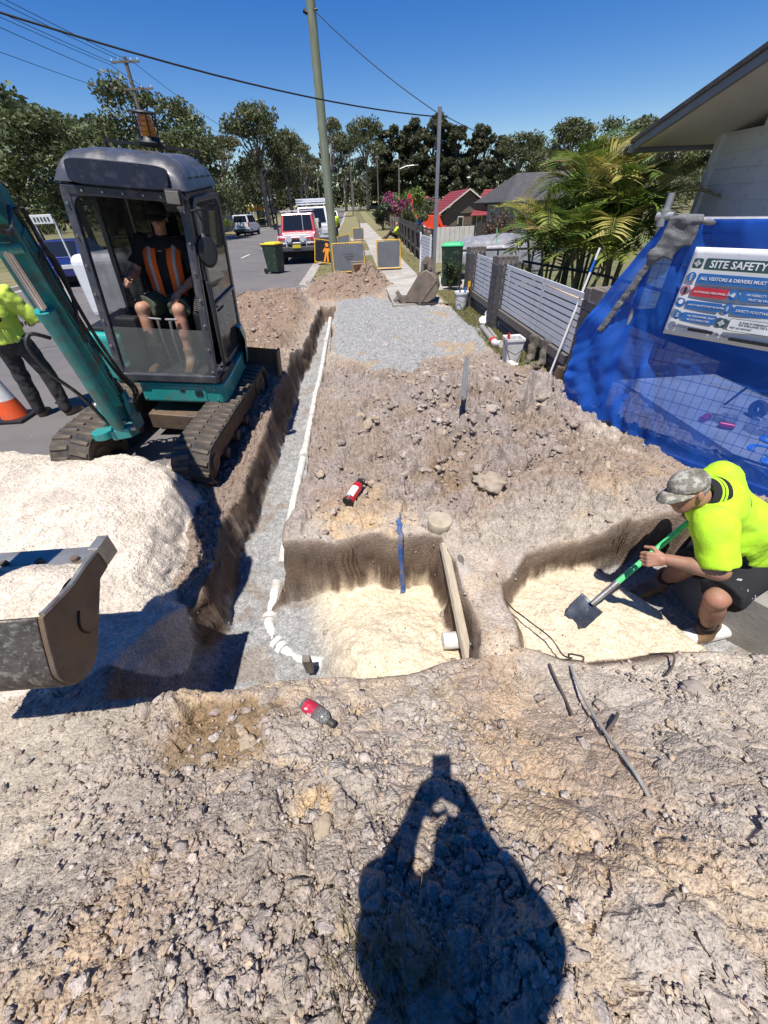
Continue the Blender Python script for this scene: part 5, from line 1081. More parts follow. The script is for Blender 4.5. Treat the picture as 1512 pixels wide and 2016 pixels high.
def stx(s, x, z, size, mt, nm='sign_lettering', d=.007, bold=.0, shear=0, al='LEFT'):
    yy = .006 + d; o = text_obj(nm, s, size, Matrix.Identity(4), mt, None, .0006, bold, shear, al); o.matrix_basis = T(x, yy, z) @ Matrix(((1,0,0,0),(0,0,1,0),(0,1,0,0),(0,0,0,1))); return sp_(o)
def cross(x, z, w, par_mt, fg):
    sbx(x-w/2, z-w/2, x+w/2, z+w/2, par_mt, 'cross_panel'); sbx(x-w*.13, z-w*.36, x+w*.13, z+w*.36, fg, 'cross_bar', .0065); sbx(x-w*.36, z-w*.13, x+w*.36, z+w*.13, fg, 'cross_bar', .0065)
cross(.552, 1.59, .062, M_sgreen, M_swhite); sbx(.598, 1.555, 1.38, 1.625, M_sgreen, 'title_panel'); stx('SITE SAFETY', .632, 1.570, .062, M_swhite, 'title_lettering', bold=.0012)
sdisc(.545, 1.506, .030, M_sblue, 'mandatory_disc'); sbx(.54, 1.495, .549, 1.525, M_swhite, 'exclamation_mark', .0065); sbx(.54, 1.483, .549, 1.490, M_swhite, 'exclamation_mark', .0065)
sbx(.585, 1.468, 1.38, 1.532, M_sblue, 'instruction_panel'); stx('ALL VISITORS & DRIVERS MUST REPORT TO', .605, 1.492, .029, M_swhite, bold=.0004)
sdisc(.540, 1.418, .032, M_sred, 'prohibition_ring', hole=.025); sbx(.535, 1.398, .545, 1.438, M_sink, 'walking_figure', .006)
sbx(.585, 1.385, .815, 1.446, M_sred, 'instruction_panel'); stx('AUTHORISED PERSONNEL ONLY', .598, 1.409, .0175, M_swhite)
sdisc(.851, 1.415, .034, M_sblue, 'mandatory_disc'); sbx(.842, 1.40, .860, 1.432, M_swhite, 'vest_symbol', .0065); sbx(.888, 1.383, 1.38, 1.446, M_sblue, 'instruction_panel'); stx('HI-VISIBILITY', .925, 1.420, .020, M_swhite); stx('MUST BE WORN', .945, 1.393, .020, M_swhite)
sdisc(.540, 1.332, .032, M_sblue, 'mandatory_disc'); sdisc(.540, 1.340, .016, M_swhite, 'helmet_symbol', .0065); sbx(.585, 1.300, .815, 1.355, M_sblue, 'instruction_panel'); stx('SAFETY HELMETS MUST BE WORN', .594, 1.323, .0155, M_swhite)
sdisc(.851, 1.328, .034, M_sblue, 'mandatory_disc'); sbx(.845, 1.315, .858, 1.345, M_swhite, 'boot_symbol', .0065); sbx(.888, 1.297, 1.38, 1.355, M_sblue, 'instruction_panel'); stx('SAFETY FOOTWEAR MUST', .905, 1.318, .024, M_swhite)
sdisc(.552, 1.247, .030, M_sblue, 'mandatory_disc'); sbx(.548, 1.236, .556, 1.264, M_swhite, 'exclamation_mark', .0065); sbx(.585, 1.212, .815, 1.275, M_sblue, 'instruction_panel'); stx('ALL PERSONNEL MUST', .620, 1.249, .018, M_swhite); stx('BE SITE INDUCTED', .628, 1.224, .018, M_swhite)
cross(.855, 1.235, .062, M_sgreen, M_swhite)
sbx(.90, 1.195, 1.38, 1.275, M_sink, 'note_frame', .0035); sbx(.903, 1.198, 1.377, 1.272, M_swhite, 'note_panel', .0045); stx('IN CASE OF EMERGENCY DIAL 000', .96, 1.252, .015, M_sink); stx('FOR AMBULANCE, FIRE & POLICE', .96, 1.236, .015, M_sink); stx('FIRST AID CONTACT', .915, 1.214, .014, M_sink)
stx('SITE CONTACT:', .545, 1.165, .018, M_sink); stx('PH NO:', .855, 1.145, .026, M_sink, bold=.0004); sbx(.66, 1.162, .83, 1.164, M_sink, 'ruled_line', .004); sbx(.94, 1.142, 1.38, 1.144, M_sink, 'ruled_line', .004)
# litter behind the mesh
M_plas = glass('clear_plastic', (.9,.92,.95), .35, .15); M_can = mat('red_can', (.5,.03,.03), .35, .3, var=.1)
for i, (x, y, sz) in enumerate(((3.75,3.55,.09),(3.95,3.3,.12),(4.1,3.05,.10))):
    r = np.random.default_rng(i); P = [('ell', (x + r.uniform(-.05,.05), y + r.uniform(-.05,.05), .08 + .02*k), (sz*r.uniform(.5,.9), sz*r.uniform(.5,.9), sz*.45), None, .03) for k in range(4)]
    o = blob('plastic_bag', P, M_plas, None, .014, folds(3, .02)); tag(o, ('crumpled clear plastic bag lying farthest along the slab behind the blue mesh', 'crumpled clear plastic bag in the middle of the slab behind the mesh', 'crumpled clear plastic bag nearest on the slab behind the mesh')[i], 'plastic bag')
for i, (x, y, a) in enumerate(((3.62,3.62,30),(3.70,3.42,-40))):
    m = MB(); m.cyl((-.06, 0, 0), (.06, 0, 0), .033, n=18); m.cyl((-.066, 0, 0), (-.06, 0, 0), .026, .033, n=18); m.cyl((.06, 0, 0), (.066, 0, 0), .033, .026, n=18); o = m.build('drink_can', M_can, smooth=True); o.matrix_world = T(x, y, .105) @ RZ(a); tag(o, ('red drink can farther along the slab behind the blue mesh', 'red drink can nearer the camera on the slab behind the mesh')[i], 'can')
m = hose([(4.05,3.9,.1),(4.1,3.7,.45),(4.2,3.45,.5),(4.25,3.3,.3),(4.2,3.2,.1)], .012); o = m.build('hand_trolley', M_blackm, smooth=True)
m2 = MB(); m2.lathe([(.03,-.02),(.09,-.025),(.10,0),(.09,.025),(.03,.02)], 20, T(4.15,3.25,.17) @ RY(90)); m2.build('wheel', M_rubber, o, smooth=True); m2 = MB(); m2.lathe([(.03,-.02),(.09,-.025),(.10,0),(.09,.025),(.03,.02)], 20, T(4.15,3.6,.17) @ RY(90)); m2.build('wheel', M_rubber, o, smooth=True); tag(o, 'dark metal hand trolley standing behind the blue mesh', 'trolley')
# ------------------------------------------------------------------ poles and wires
M_pole = mat('green_treated_timber', (.215,.245,.165), .9, var=.22, vs=4, bump=.004, bs=40, stretch=(9, 9, .6), c2=(.16,.13,.10), c2s=3, c2t=.6, c2w=.12); M_pole2 = mat('grey_timber_pole', (.17,.145,.125), .9, var=.25, vs=4, bump=.004, bs=40, stretch=(9, 9, .6)); M_cable = mat('black_cable', (.012,.012,.014), .6)
def sagline(a, b, sag, n=24):
    a, b = np.array(a, float), np.array(b, float); t = np.linspace(0, 1, n)[:, None]; P = a*(1-t) + b*t; P[:, 2] -= sag*4*(t*(1-t))[:, 0]; return P
def wire(a, b, sag, r, label, grp=None):
    m = MB(); m.tube(sagline(a, b, sag), r, 6); o = m.build('overhead_cable', M_cable, smooth=True); tag(o, label, 'cable', grp)
pA = (-.76, 17.2, .1)
pr = empty('timber_pole', pA, label='tall green treated timber power pole beside the grey signs', cat='power pole')
m = MB(); m.tube([(0,0,-.3), (.01,0,2), (.02,0,4.5), (.03,0,8.5)], [.155,.145,.135,.115], 16); m.build('shaft', M_pole, pr, smooth=True); m = MB(); m.cyl((-.12,-.05,6.2), (.2,-.05,6.25), .03, n=8); m.cyl((-.2,0,6.25), (-.1,0,6.2), .05, n=8); m.build('cable_bracket', M_blackm, pr)
pB = (2.50, 14.4, .1)
pr = empty('service_pole', pB, label='slim galvanised steel service pole by the white slat gate', cat='pole')
m = MB(); m.box((0,0,1.9), (.095,.095,4.0)); m.build('shaft', mat('pole_galvanised', (.25,.26,.27), .5, .4, var=.12, vs=3), pr, bevel=.01); m = MB(); m.cyl((-.05,-.03,3.68), (-.18,-.05,3.70), .014, n=8); m.tube([(-.18,-.05,3.7), (-.2,-.05,3.5), (-.14,-.04,3.3), (-.06,-.03,3.2)], .012, 6); m.cyl((-.09,-.05,3.2), (-.09,-.05,3.05), .035, n=10); m.build('cable_fitting', M_blackm, pr)
wire((-9.8, 4.78, 5.45), (2.40, 14.35, 3.80), .48, .014, 'thick black service cable sweeping across the sky to the steel pole')
wire((-.70, 17.1, 6.35), (2.45, 14.35, 3.86), .10, .011, 'black cable from the timber pole down to the steel service pole')
wire((2.55, 14.4, 3.85), (7.5, 15.5, 2.6), .12, .009, 'black cable from the steel service pole down to the right')
def tpole(x, y, h, label, arms=((0, 1.2),), lean=0, r=.16, lamp=None):
    z0 = .1 + float(far_rise(np.array(y))); p = empty('power_pole', (x, y, z0), label=label, cat='power pole'); m = MB(); m.tube([(0,0,-.3), (lean*.5,0,h*.5), (lean,0,h)], [r, r*.85, r*.7], 10); m.build('shaft', M_pole2, p, smooth=True)
    for dz, w in arms:
        m = MB(); m.box((lean, -.12, h-.3-dz), (w*2, .10, .12)); a = m.build('crossarm', M_pole2, p)
        for s in (-.92, -.45, .45, .92): m = MB(); m.lathe([(0,0),(.05,0),(.06,.06),(.035,.09),(.05,.13),(0,.16)], 8, T(lean+s*w, -.12, h-.24-dz)); m.build('insulator', M_slat, a)
    if lamp: m = MB(); m.tube([(0,0,lamp), (.9,-.1,lamp+.25), (1.8,-.2,lamp+.3)], .04, 6); m.box((2.0,-.2,lamp+.3), (.5,.2,.1)); m.build('street_lamp', M_gal, p)
    return p
tpole(-17.6, 48, 12.0, 'power pole with two crossarms rising behind the excavator beacon', ((0, 1.1), (1.5, 1.6)), .3, .2)
tpole(-12.9, 80, 9.4, 'leaning power pole with street lamp left of the road', ((0, .9), (2.6, .8)), -.2, .17, 6.2)
tpole(.3, 110, 10.2, 'farthest thin grey power pole beside the verge', ((0, .7),), 0, .17)
tpole(6.7, 121, 10.5, 'thin grey pole in front of the dark tall trees', ((.2, .4),), 0, .16); tpole(5.85, 60, 5.7, 'grey lamp pole behind the pink flowering bush', (), 0, .12, 5.2)
for k, (dx, dz) in enumerate(((-1.0,11.7),(-.5,11.7),(.5,11.7),(1.0,11.7),(-1.4,10.2),(1.4,10.2))):
    wire((-17.6+dx, 48, dz), (-13.0+dx*.6, 80, 9.2 if k < 4 else 6.7), .5, .018, ('leftmost', '', '', 'middle', '', 'rightmost and lowest')[k] + ' wire strung between the two left power poles', 'wires between the left power poles') if k in (0, 3, 5) else None
    wire((-17.6+dx, 48, dz), (-26+dx*1.5, -2, dz+2.5), .7, .016, ('first', 'second', 'third', 'fourth', 'fifth', 'sixth')[k] + ' thin wire from the left at the upper left crossarms', 'thin wires at the upper left')
wire((-12.9, 80, 9.2), (.3, 110, 9.9), .5, .02, 'distant wire crossing the road between the far poles'); wire((-12.9, 79.9, 6.6), (6.7, 121, 9.0), .9, .025, 'dark far cable sagging across the road before the trees')
# ------------------------------------------------------------------ trees and plants
def leaf_mat(name, tr=.25):
    m, N, L, B = nmat(name); a = N.new('ShaderNodeAttribute'); a.attribute_name = 'Col'; L.new(a.outputs['Color'], B.inputs['Base Color']); B.inputs['Roughness'].default_value = .55
    t = N.new('ShaderNodeBsdfTranslucent'); L.new(a.outputs['Color'], t.inputs[0]); x = N.new('ShaderNodeMixShader'); x.inputs[0].default_value = tr; L.new(B.outputs[0], x.inputs[1]); L.new(t.outputs[0], x.inputs[2]); L.new(x.outputs[0], N['Material Output'].inputs[0]); return m
M_leaf = leaf_mat('leaves'); M_bark = mat('pale_bark', (.27,.235,.20), .9, var=.35, vs=3, bump=.01, bs=12, c2=(.15,.11,.085), c2s=2, c2t=.55); M_barkd = mat('dark_bark', (.09,.07,.058), .95, var=.3, vs=4, bump=.01, bs=14)
def leaves(C, Rr, n, size, r, col, droop=.3, shape=1.0, asp=.45):
    """n leaf sprays around cluster centres C with radii Rr; returns V,F,colours"""
    k = r.integers(0, len(C), n); d = r.normal(0, 1, (n, 3)); d /= np.linalg.norm(d, axis=1)[:, None]; rad = r.random(n)**(1/2.2)
    p = C[k] + d*rad[:, None]*Rr[k]
    a = r.normal(0, 1, (n, 3)); a[:, 2] -= droop*2; a /= np.linalg.norm(a, axis=1)[:, None]; b = np.cross(a, r.normal(0, 1, (n, 3))); b /= np.linalg.norm(b, axis=1)[:, None]
    s = size*r.uniform(.6, 1.4, n)[:, None]; V = np.stack([p - a*s*.5, p + b*s*asp*.5 , p + a*s*.5, p - b*s*asp*.5], 1).reshape(-1, 3)
    F = np.arange(4*n).reshape(-1, 4); c = np.array(col)[None]*(1 + r.normal(0, .22, (n, 1)))*(1 + r.normal(0, .06, (n, 3))); c = c*(1 + .25*(r.random(len(C))[k] - .5))[:, None]
    return V, F, np.repeat(np.clip(c, .008, .6), 4, 0)
def euc_mesh(seed, H, R, n, size, col, base=.35, ncl=16, slim=1.0, tilt=0.0, con=False):
    r = np.random.default_rng(seed); tr = MB(); lean = r.normal(0, .03*H, 2); top = np.array([lean[0], lean[1], H*(.80 if not con else .95)])
    P = [np.array([0, 0, -.4]), np.array([lean[0]*.25, lean[1]*.25, H*.25]), np.array([lean[0]*.6, lean[1]*.6, H*.55]), top]; r0 = .018*H + .06
    tr.tube(P, [r0, r0*.8, r0*.55, r0*.12], 8); C = []; Rr = []
    if con:
        m = ncl
        for i in range(m):
            t = i/(m-1); z = H*(base + (1-base)*t); w = R*(1 - t**5)**.8*(.55 + .65*r.random()) + .14*R; a = r.random()*6.283; q = w*.75*r.random(); C.append((lean[0]*t + q*math.cos(a), lean[1]*t + q*math.sin(a), z)); Rr.append((w*.7, w*.7, H*.085))
    else:
        for i in range(ncl):
            t = r.uniform(0, 1); z = H*(base + (.97 - base)*t); w = R*(math.sin((.18 + .82*t)*math.pi*.92)**.7); a = i*2.399 + r.normal(0, .3); q = w*r.uniform(.35, 1.0); c = np.array([lean[0]*t + q*math.cos(a), lean[1]*t + q*math.sin(a), z])
            cr = R*r.uniform(.26, .44); C.append(c); Rr.append((cr*1.1, cr*1.1, cr*r.uniform(.6, .85)))
            s = max(.12, min(.85, t*.75)); b = np.array([lean[0]*s, lean[1]*s, H*(.25 + .5*s)]); b[2] = min(b[2], z - .05*H); mid = (b + c)/2 + np.array([0, 0, -.02*H]); tr.tube([b, mid, c], [r0*.35, r0*.22, r0*.06], 5, caps=False)
    C = np.array(C); Rr = np.array(Rr); V, F, c = leaves(C, Rr, n, size, r, col, .35 if not con else .1)
    return tr, (V, F, c)
TREES = {}
def tree(kind, label, x, y, H, R, rz=0, grp=None, name='eucalyptus_tree', z=None):
    if kind not in TREES:
        seed, hh, rr, n, size, col, base, ncl, con, bark = KINDS_[kind]; tr, (V, F, c) = euc_mesh(seed, hh, rr, n, size, col, base, ncl, con=con)
        TREES[kind] = (tr.mesh('trunk', bark, True), array_mesh('crown', V, F, M_leaf, False, c), hh, rr)
    tm, cm, hh, rr = TREES[kind]; z = (float(far_rise(np.array(float(y)))) - .1) if z is None else z
    e = empty(name, (x, y, z), math.radians(rz), label, 'tree', grp); e.scale = (R/rr, R/rr, H/hh); obj('trunk', tm, e); obj('crown', cm, e); return e
KINDS_ = {'e1': (1, 14, 4.2, 6500, .42, (0.115,0.134,0.050), .36, 26, False, M_bark), 'e2': (2, 14, 3.6, 5200, .42, (0.105,0.118,0.046), .42, 20, False, M_bark), 'e3': (3, 15, 2.6, 2600, .42, (0.135,0.134,0.061), .55, 11, False, M_bark),
          'e4': (4, 13, 4.5, 6500, .45, (0.092,0.113,0.040), .22, 28, False, M_barkd), 'c1': (5, 20, 3.4, 10000, .75, (.080,.086,.040), .06, 40, False, M_barkd), 'c2': (6, 20, 3.2, 9000, .75, (.088,.092,.046), .08, 36, False, M_barkd), 's1': (8, 4, 2.2, 3600, .20, (.075,.11,.03), .12, 18, False, M_barkd)}
tree('e4', 'dark bushy tree at the far left edge behind the boom', -21.5, 34, 8.4, 4.4, 20); tree('e4', 'dark broad tree between the boom and the cab roof', -16.0, 30, 6.6, 3.2, 120); tree('e2', 'grey green gum tree behind the left edge tree', -30, 62, 11.2, 4.5, 60)
tree('e1', 'large gum tree rising behind the crossarm power pole', -18.0, 50, 11.6, 4.4, 0); tree('e1', 'second crown leaning left of the large gum behind the pole', -23.2, 52, 9.6, 3.4, 200); tree('e4', 'mid green tree right behind the cab roof', -13.8, 47, 7.8, 3.4, 300)
tree('e3', 'thin sparse gum right of the beacon', -18.4, 72, 11.0, 3.0, 40); tree('e2', 'tall gum with several crowns left of the road', -13.0, 76, 14.0, 4.6, 90); tree('e2', 'shorter gum leaning right beside the tall gum over the road', -9.6, 79, 11.6, 3.2, 10)
tree('e3', 'slender gum just left of the timber pole', -4.2, 102, 16.4, 2.4, 70); tree('e3', 'pale sparse gum left of the slender one', -9.6, 112, 14.0, 3.4, 160)
tree('e2', 'gum with twin crowns left of the dark tall row', 4.4, 133, 18.6, 5.0, 30); tree('e2', 'gum behind the far power pole', -1.5, 140, 17.0, 4.6, 210); tree('e1', 'gum between the road and the twin gum', -13, 134, 15.5, 5.0, 45); tree('e1', 'low broad gum at the end of the road', -22, 140, 14, 6, 145)
for i, (x, y, H, R, k) in enumerate(((12.8,150,19.4,4.2,'c1'),(16.5,156,18.6,4.2,'c2'),(20.2,150,20.4,4.0,'c2'),(24.0,152,21.2,4.8,'c1'),(28.0,154,21.4,4.6,'c2'),(31.8,150,19.8,4.0,'c1'),(36.8,152,18.6,3.6,'c2'),(40.2,150,18.6,3.0,'c1'),(43.6,150,16.0,3.6,'c2'),(9.2,148,16.4,4.0,'c2'))):
    tree(k, ('first', 'second', 'third', 'fourth', 'fifth', 'sixth', 'seventh', 'eighth', 'last', 'lowest leftmost')[i] + ' dark she-oak counted from the left in the tall dark row', x, y, H, R, i*47, 'row of tall dark she-oaks', 'casuarina_tree')
tree('e2', 'gum right of the dark tall row', 37.5, 112, 13.0, 5.5, 15); tree('e1', 'wide gum above the red roofs', 46, 118, 12.5, 6.0, 75); tree('e2', 'gum with a bare top above the palms', 40.0, 92, 13.0, 4.2, 190); tree('e1', 'large pale gum crown behind the palms', 39.0, 73, 11.0, 5.0, 250); tree('e1', 'gum crown beside the house roof edge', 40, 62, 9.6, 4.4, 10); tree('e2', 'gum crown just above the grey barge board', 46, 60, 9.9, 4.6, 70)
# the far wood behind them: one mass
def wood():
    r = np.random.default_rng(77); n = 300; x = r.uniform(-190, 170, n); y = r.uniform(158, 186, n); C = []; Rr = []
    tm = MB()
    for a, b in zip(x, y):
        h = r.uniform(8, 15); w = r.uniform(4, 6)
        if r.random() < .35: tm.tube([(a, b-5, 0), (a + r.normal(0, .5), b-5, h)], [.2, .08], 5, caps=False)
        for k in range(6): C.append((a + r.normal(0, w*.5), b + r.normal(0, 1.5), 1.2 + h*r.uniform(.1, .95))); Rr.append((w*.7, 2.2, h*.22))
    C2 = np.array([(a, 168 + r.normal(0, 3), 2.2 + 5*r.random()) for a in np.linspace(-190, 170, 220)]); V2, F2, c2 = leaves(C2, np.tile((3.0, 1.6, 3.4), (220, 1)), 30000, 1.3, r, (.070,.080,.034))
    V, F, c = leaves(np.array(C), np.array(Rr), 56000, 1.15, r, (0.076,0.086,0.036)); V = np.concatenate([V, V2]); F = np.concatenate([F, F2 + len(V) - len(V2)]); c = np.concatenate([c, c2]); V[:, 2] = np.maximum(V[:, 2] + 1.0, .6)
    o = obj('distant_wood', array_mesh('distant_wood', V, F, M_leaf, False, c)); tag(o, 'far belt of bush trees closing the end of the street', 'wood', kind='stuff'); tm.build('far_trunks', M_bark, o)
wood()
def wood2():
    r = np.random.default_rng(78); C = []; Rr = []
    for a, b, h, w in [(-x, 60 + 30*r.random() + x*.2, r.uniform(4, 9), 3.6) for x in np.linspace(17, 75, 44)] + [(x, 96 + 14*r.random(), r.uniform(3.5, 7), 3.4) for x in np.linspace(27, 95, 26)]:
        for k in range(5): C.append((a + r.normal(0, w*.5), b + r.normal(0, 1.0), .3 + h*r.uniform(.1, .9))); Rr.append((w*.6, 1.6, h*.2))
    V, F, c = leaves(np.array(C), np.array(Rr), 34000, .55, r, (0.095,0.105,0.040)); V[:, 2] = np.maximum(V[:, 2], -.5)
    o = obj('undergrowth', array_mesh('undergrowth', V, F, M_leaf, False, c)); tag(o, 'dark undergrowth filling in below the gum trees', 'undergrowth', kind='stuff')
wood2()
# shrubs
def shrub(name, label, x, y, H, R, col, n=2600, size=.14, seed=0, z=.1, flowers=None, dens=14):
    r = np.random.default_rng(seed+300); e = empty(name, (x, y, z), 0, label, 'shrub'); C = []; Rr = []; st = MB()
    for i in range(dens):
        a = r.random()*6.283; q = R*math.sqrt(r.random())*.75; zz = H*r.uniform(.25, .88)*(1 - .35*(q/R)**2); C.append((q*math.cos(a), q*math.sin(a), zz)); Rr.append((R*.36, R*.36, H*.18))
        if i < 9: st.tube([(0, 0, -.1), (q*.4*math.cos(a), q*.4*math.sin(a), zz*.5), C[-1]], [.035*H/2, .02*H/2, .006], 5, caps=False)
    V, F, c = leaves(np.array(C), np.array(Rr), n, size, r, col, .1, asp=.55)
    if flowers:
        k = len(c)//4; fl = np.repeat(r.random(k) < flowers[1], 4); c[fl] = np.array(flowers[0])
    st.build('stems', M_barkd, e); obj('foliage', array_mesh('foliage', V, F, M_leaf, False, c), e); return e
shrub('bougainvillea', 'tall bush with magenta flowers behind the paling fence', 4.3, 50, 3.4, 2.0, (.09,.10,.04), 3400, .24, 1, flowers=((.42,.05,.20), .45), z=-.1)
shrub('hedge_bush', 'dark green bush where the paling fence begins', 3.0, 47.5, 2.2, 1.2, (.05,.068,.03), 2600, .2, 2); shrub('garden_tree', 'bright green bushy tree behind the magenta bush', 7.0, 62, 5.0, 2.6, (.13,.20,.03), 3600, .3, 3, z=-.8)
shrub('garden_bush', 'olive bush left of the red banner', 5.6, 46, 2.6, 1.6, (.09,.105,.04), 2600, .22, 4, z=-.4); shrub('garden_bush', 'tall olive bush before the red roofs', 9.6, 66, 4.2, 2.4, (.085,.105,.04), 2800, .3, 5, z=-1); shrub('garden_bush', 'low bush at the foot of the steel service pole and green bin', 2.55, 12.0, .78, .36, (.05,.08,.028), 1900, .06, 6, z=.1)
shrub('garden_bush', 'reddish bush in front of the dark gutter', 5.2, 17, 1.9, .8, (.11,.07,.04), 2200, .09, 7, z=0); shrub('garden_bush', 'bright low bush behind the white van at left', -16.5, 62, 1.7, 1.5, (.15,.20,.04), 2200, .16, 8); shrub('garden_bush', 'dark bush hugging the grey side fence at left', -16.2, 50, 2.6, 1.5, (.07,.085,.03), 2400, .18, 9)
# clumping palms behind the fence
M_cane = mat('palm_cane', (.19,.20,.07), .6, var=.3, vs=5, c2=(.33,.29,.15), c2s=3, c2t=.55, stretch=(1, 1, 6)); 
def frond(seed, L, col, n=27):
    r = np.random.default_rng(seed); m = MB(); P = []
    for k in range(14): t = k/13; P.append(np.array([0, L*(t - .20*t*t), L*(.62*t - .80*t*t)]))
    P = np.array(P); V = []; F = []; c = []
    for s in (-1, 1):
        for k in range(n):
            t = .14 + .86*k/(n-1); i = min(int(t*13), 12); u = t*13 - i; p = P[i]*(1-u) + P[i+1]*u; d = P[i+1] - P[i]; d /= np.linalg.norm(d)
            ll = L*.46*(math.sin(min(1, .25 + t*.95)*math.pi*.82)**.8)*r.uniform(.85, 1.1); out = np.array([s, 0, 0])*.80 + d*.62 + np.array([0, 0, .30 - .25*r.random()]); out /= np.linalg.norm(out); dr = np.array([0, 0, -.14*ll]); w = .021*L/1.2
            q = np.cross(out, d); q /= np.linalg.norm(q) + 1e-9; wv = d*w; b = len(V); V += [p, p + out*ll*.5 + wv, p + out*ll + dr, p + out*ll*.5 - wv]; F.append((b, b+1, b+2, b+3)); cc = np.array(col)*(1 + r.normal(0, .12)); c += [cc]*4
    tb = MB(); tb.tube(P, np.linspace(.014, .004, 14)*L/1.2, 5, caps=False); b = len(V); tv = np.concatenate(tb.v); V = np.concatenate([np.array(V), tv]); F = F + [tuple(i + b for i in f) for f in tb.f]; c = np.concatenate([np.array(c), np.tile((.25,.25,.08), (len(tv), 1))])
    return array_mesh('frond', V, np.array(F), M_leaf, False, np.clip(c, .01, .6))
FR = [frond(1, 1.15, (.13,.20,.028)), frond(2, 1.05, (.20,.25,.04)), frond(3, 1.1, (.36,.32,.08)), frond(4, 1.2, (.085,.135,.02)), frond(5, .95, (.37,.27,.10))]
def palm(label, x, y, H, seed, canes, nf, lean=.25):
    r = np.random.default_rng(seed); e = empty('cane_palm', (x, y, .2), 0, label, 'palm', 'clump of cane palms behind the front fence')
    for i in range(canes):
        a = i*2.4 + r.random(); h = H*r.uniform(.55, 1.0); d = lean*r.uniform(.5, 1.4); tx, ty = d*math.cos(a), d*math.sin(a); m = MB(); m.tube([(.1*math.cos(a), .1*math.sin(a), -.1), (tx*.45, ty*.45, h*.5), (tx, ty, h)], [.032, .027, .022], 8); m.build('cane', M_cane, e, smooth=True)
        for k in range(nf):
            f = obj('frond', FR[r.choice(5, p=[.32,.32,.18,.10,.08])], e); s = r.uniform(.85, 1.15); f.matrix_local = T(tx, ty, h - .05*k*.4) @ RZ(math.degrees(a) + 360*k/nf + r.uniform(-25, 25)) @ RX(r.uniform(8, 62)) @ SC(s, s, s)
for i, (lb, x, y, H, c, nf) in enumerate((('left front cane palm behind the second brick pillar', 3.75, 8.6, 1.65, 5, 5), ('tallest cane palm in the middle of the clump', 4.40, 8.5, 1.95, 6, 5), ('right hand cane palm with yellowing fronds by the house corner', 4.55, 7.7, 1.85, 5, 5), ('back cane palm near the grey gutter', 4.45, 9.4, 2.0, 4, 5), ('low cane palm at the front of the clump', 3.95, 7.6, 1.25, 3, 6), ('small cane palm nearest the black railing', 3.9, 9.6, 1.5, 3, 5))): palm(lb, x, y, H, 20+i, c, nf)
# grass tufts on verge edges and by the wall: uncountable
def tufts():
    r = np.random.default_rng(9); n = 26000; y = np.concatenate([r.uniform(5.4, 12, n//2), r.uniform(14.6, 30, n - n//2)]); x = np.where(np.arange(n) < n//2, r.uniform(2.15, 2.58, n), np.where(r.random(n) < .75, r.uniform(-1.48, .82, n), r.uniform(2.1, 2.7, n)))
    z = np.where(np.arange(n) < n//2, .10, .125); h = r.uniform(.02, .075, n)*np.where(y > 14, .8, 1); a = r.random(n)*6.283; w = .004 + .003*(y > 12); dx, dy = np.cos(a)*w, np.sin(a)*w; lx, ly = r.normal(0, .02, n), r.normal(0, .02, n)
    V = np.stack([np.stack([x-dx, y-dy, z-.01], 1), np.stack([x+dx, y+dy, z-.01], 1), np.stack([x+lx, y+ly, z+h], 1)], 1).reshape(-1, 3); c = np.where(r.random((n, 1)) < .55, np.array([[.16,.17,.05]]), np.array([[.34,.29,.13]]))*(1 + r.normal(0, .15, (n, 1)))
    o = obj('grass_blades', array_mesh('grass_blades', V, np.arange(3*n).reshape(-1, 3), M_leaf, False, np.repeat(np.clip(c, .01, .6), 3, 0))); tag(o, 'short dry grass on the verge and beside the brick fence', 'grass', kind='stuff')
    n = 420; x = r.normal(-.02, .09, n); y = r.normal(.02, .05, n); z = np.full(n, .50); h = r.uniform(.04, .13, n); lx, ly = r.normal(0, .05, n), r.normal(.01, .05, n)
    V = np.stack([np.stack([x-.002, y, z], 1), np.stack([x+.002, y, z], 1), np.stack([x+lx, y+ly, z+h], 1)], 1).reshape(-1, 3); o = obj('dry_weeds', array_mesh('dry_weeds', V, np.arange(3*n).reshape(-1, 3), M_leaf, False, np.tile((.30,.25,.12), (3*n, 1)))); tag(o, 'tuft of dry weeds in the photographer\'s shadow', 'weeds', kind='stuff')
tufts()
# ------------------------------------------------------------------ vehicles (local frame: x right, y towards the rear, front at y=0)
def paint(nm, c, r=.3): return mat(nm, c, r, var=.04, vs=3, coat=.6, dirt=.1, dirtc=tuple(k*.6 + .08 for k in c))
M_red = paint('red_car_paint', (.42,.028,.05)); M_white = paint('white_car_paint', (.70,.70,.71)); M_blue = paint('blue_car_paint', (.012,.022,.13)); M_silver = paint('silver_car_paint', (.40,.41,.43)); M_dark = paint('dark_car_paint', (.03,.033,.04)); M_vanred = paint('orange_red_paint', (.70,.06,.015))
M_wglass = mat('car_window', (.012,.014,.016), .08, var=.1, spec=.8); M_head = mat('headlamp', (.6,.6,.58), .12, var=.1, vs=30); M_tail = mat('tail_lamp', (.35,.01,.01), .2); M_tyre = mat('tyre', (.018,.018,.019), .85, var=.2); M_rim = mat('wheel_rim', (.32,.32,.33), .35, .7); M_under = mat('underbody', (.012,.012,.012), .9); M_plate = mat('yellow_plate', (.62,.50,.04), .5); M_bump = mat('grey_bumper', (.07,.07,.072), .6)
WHEEL = {}
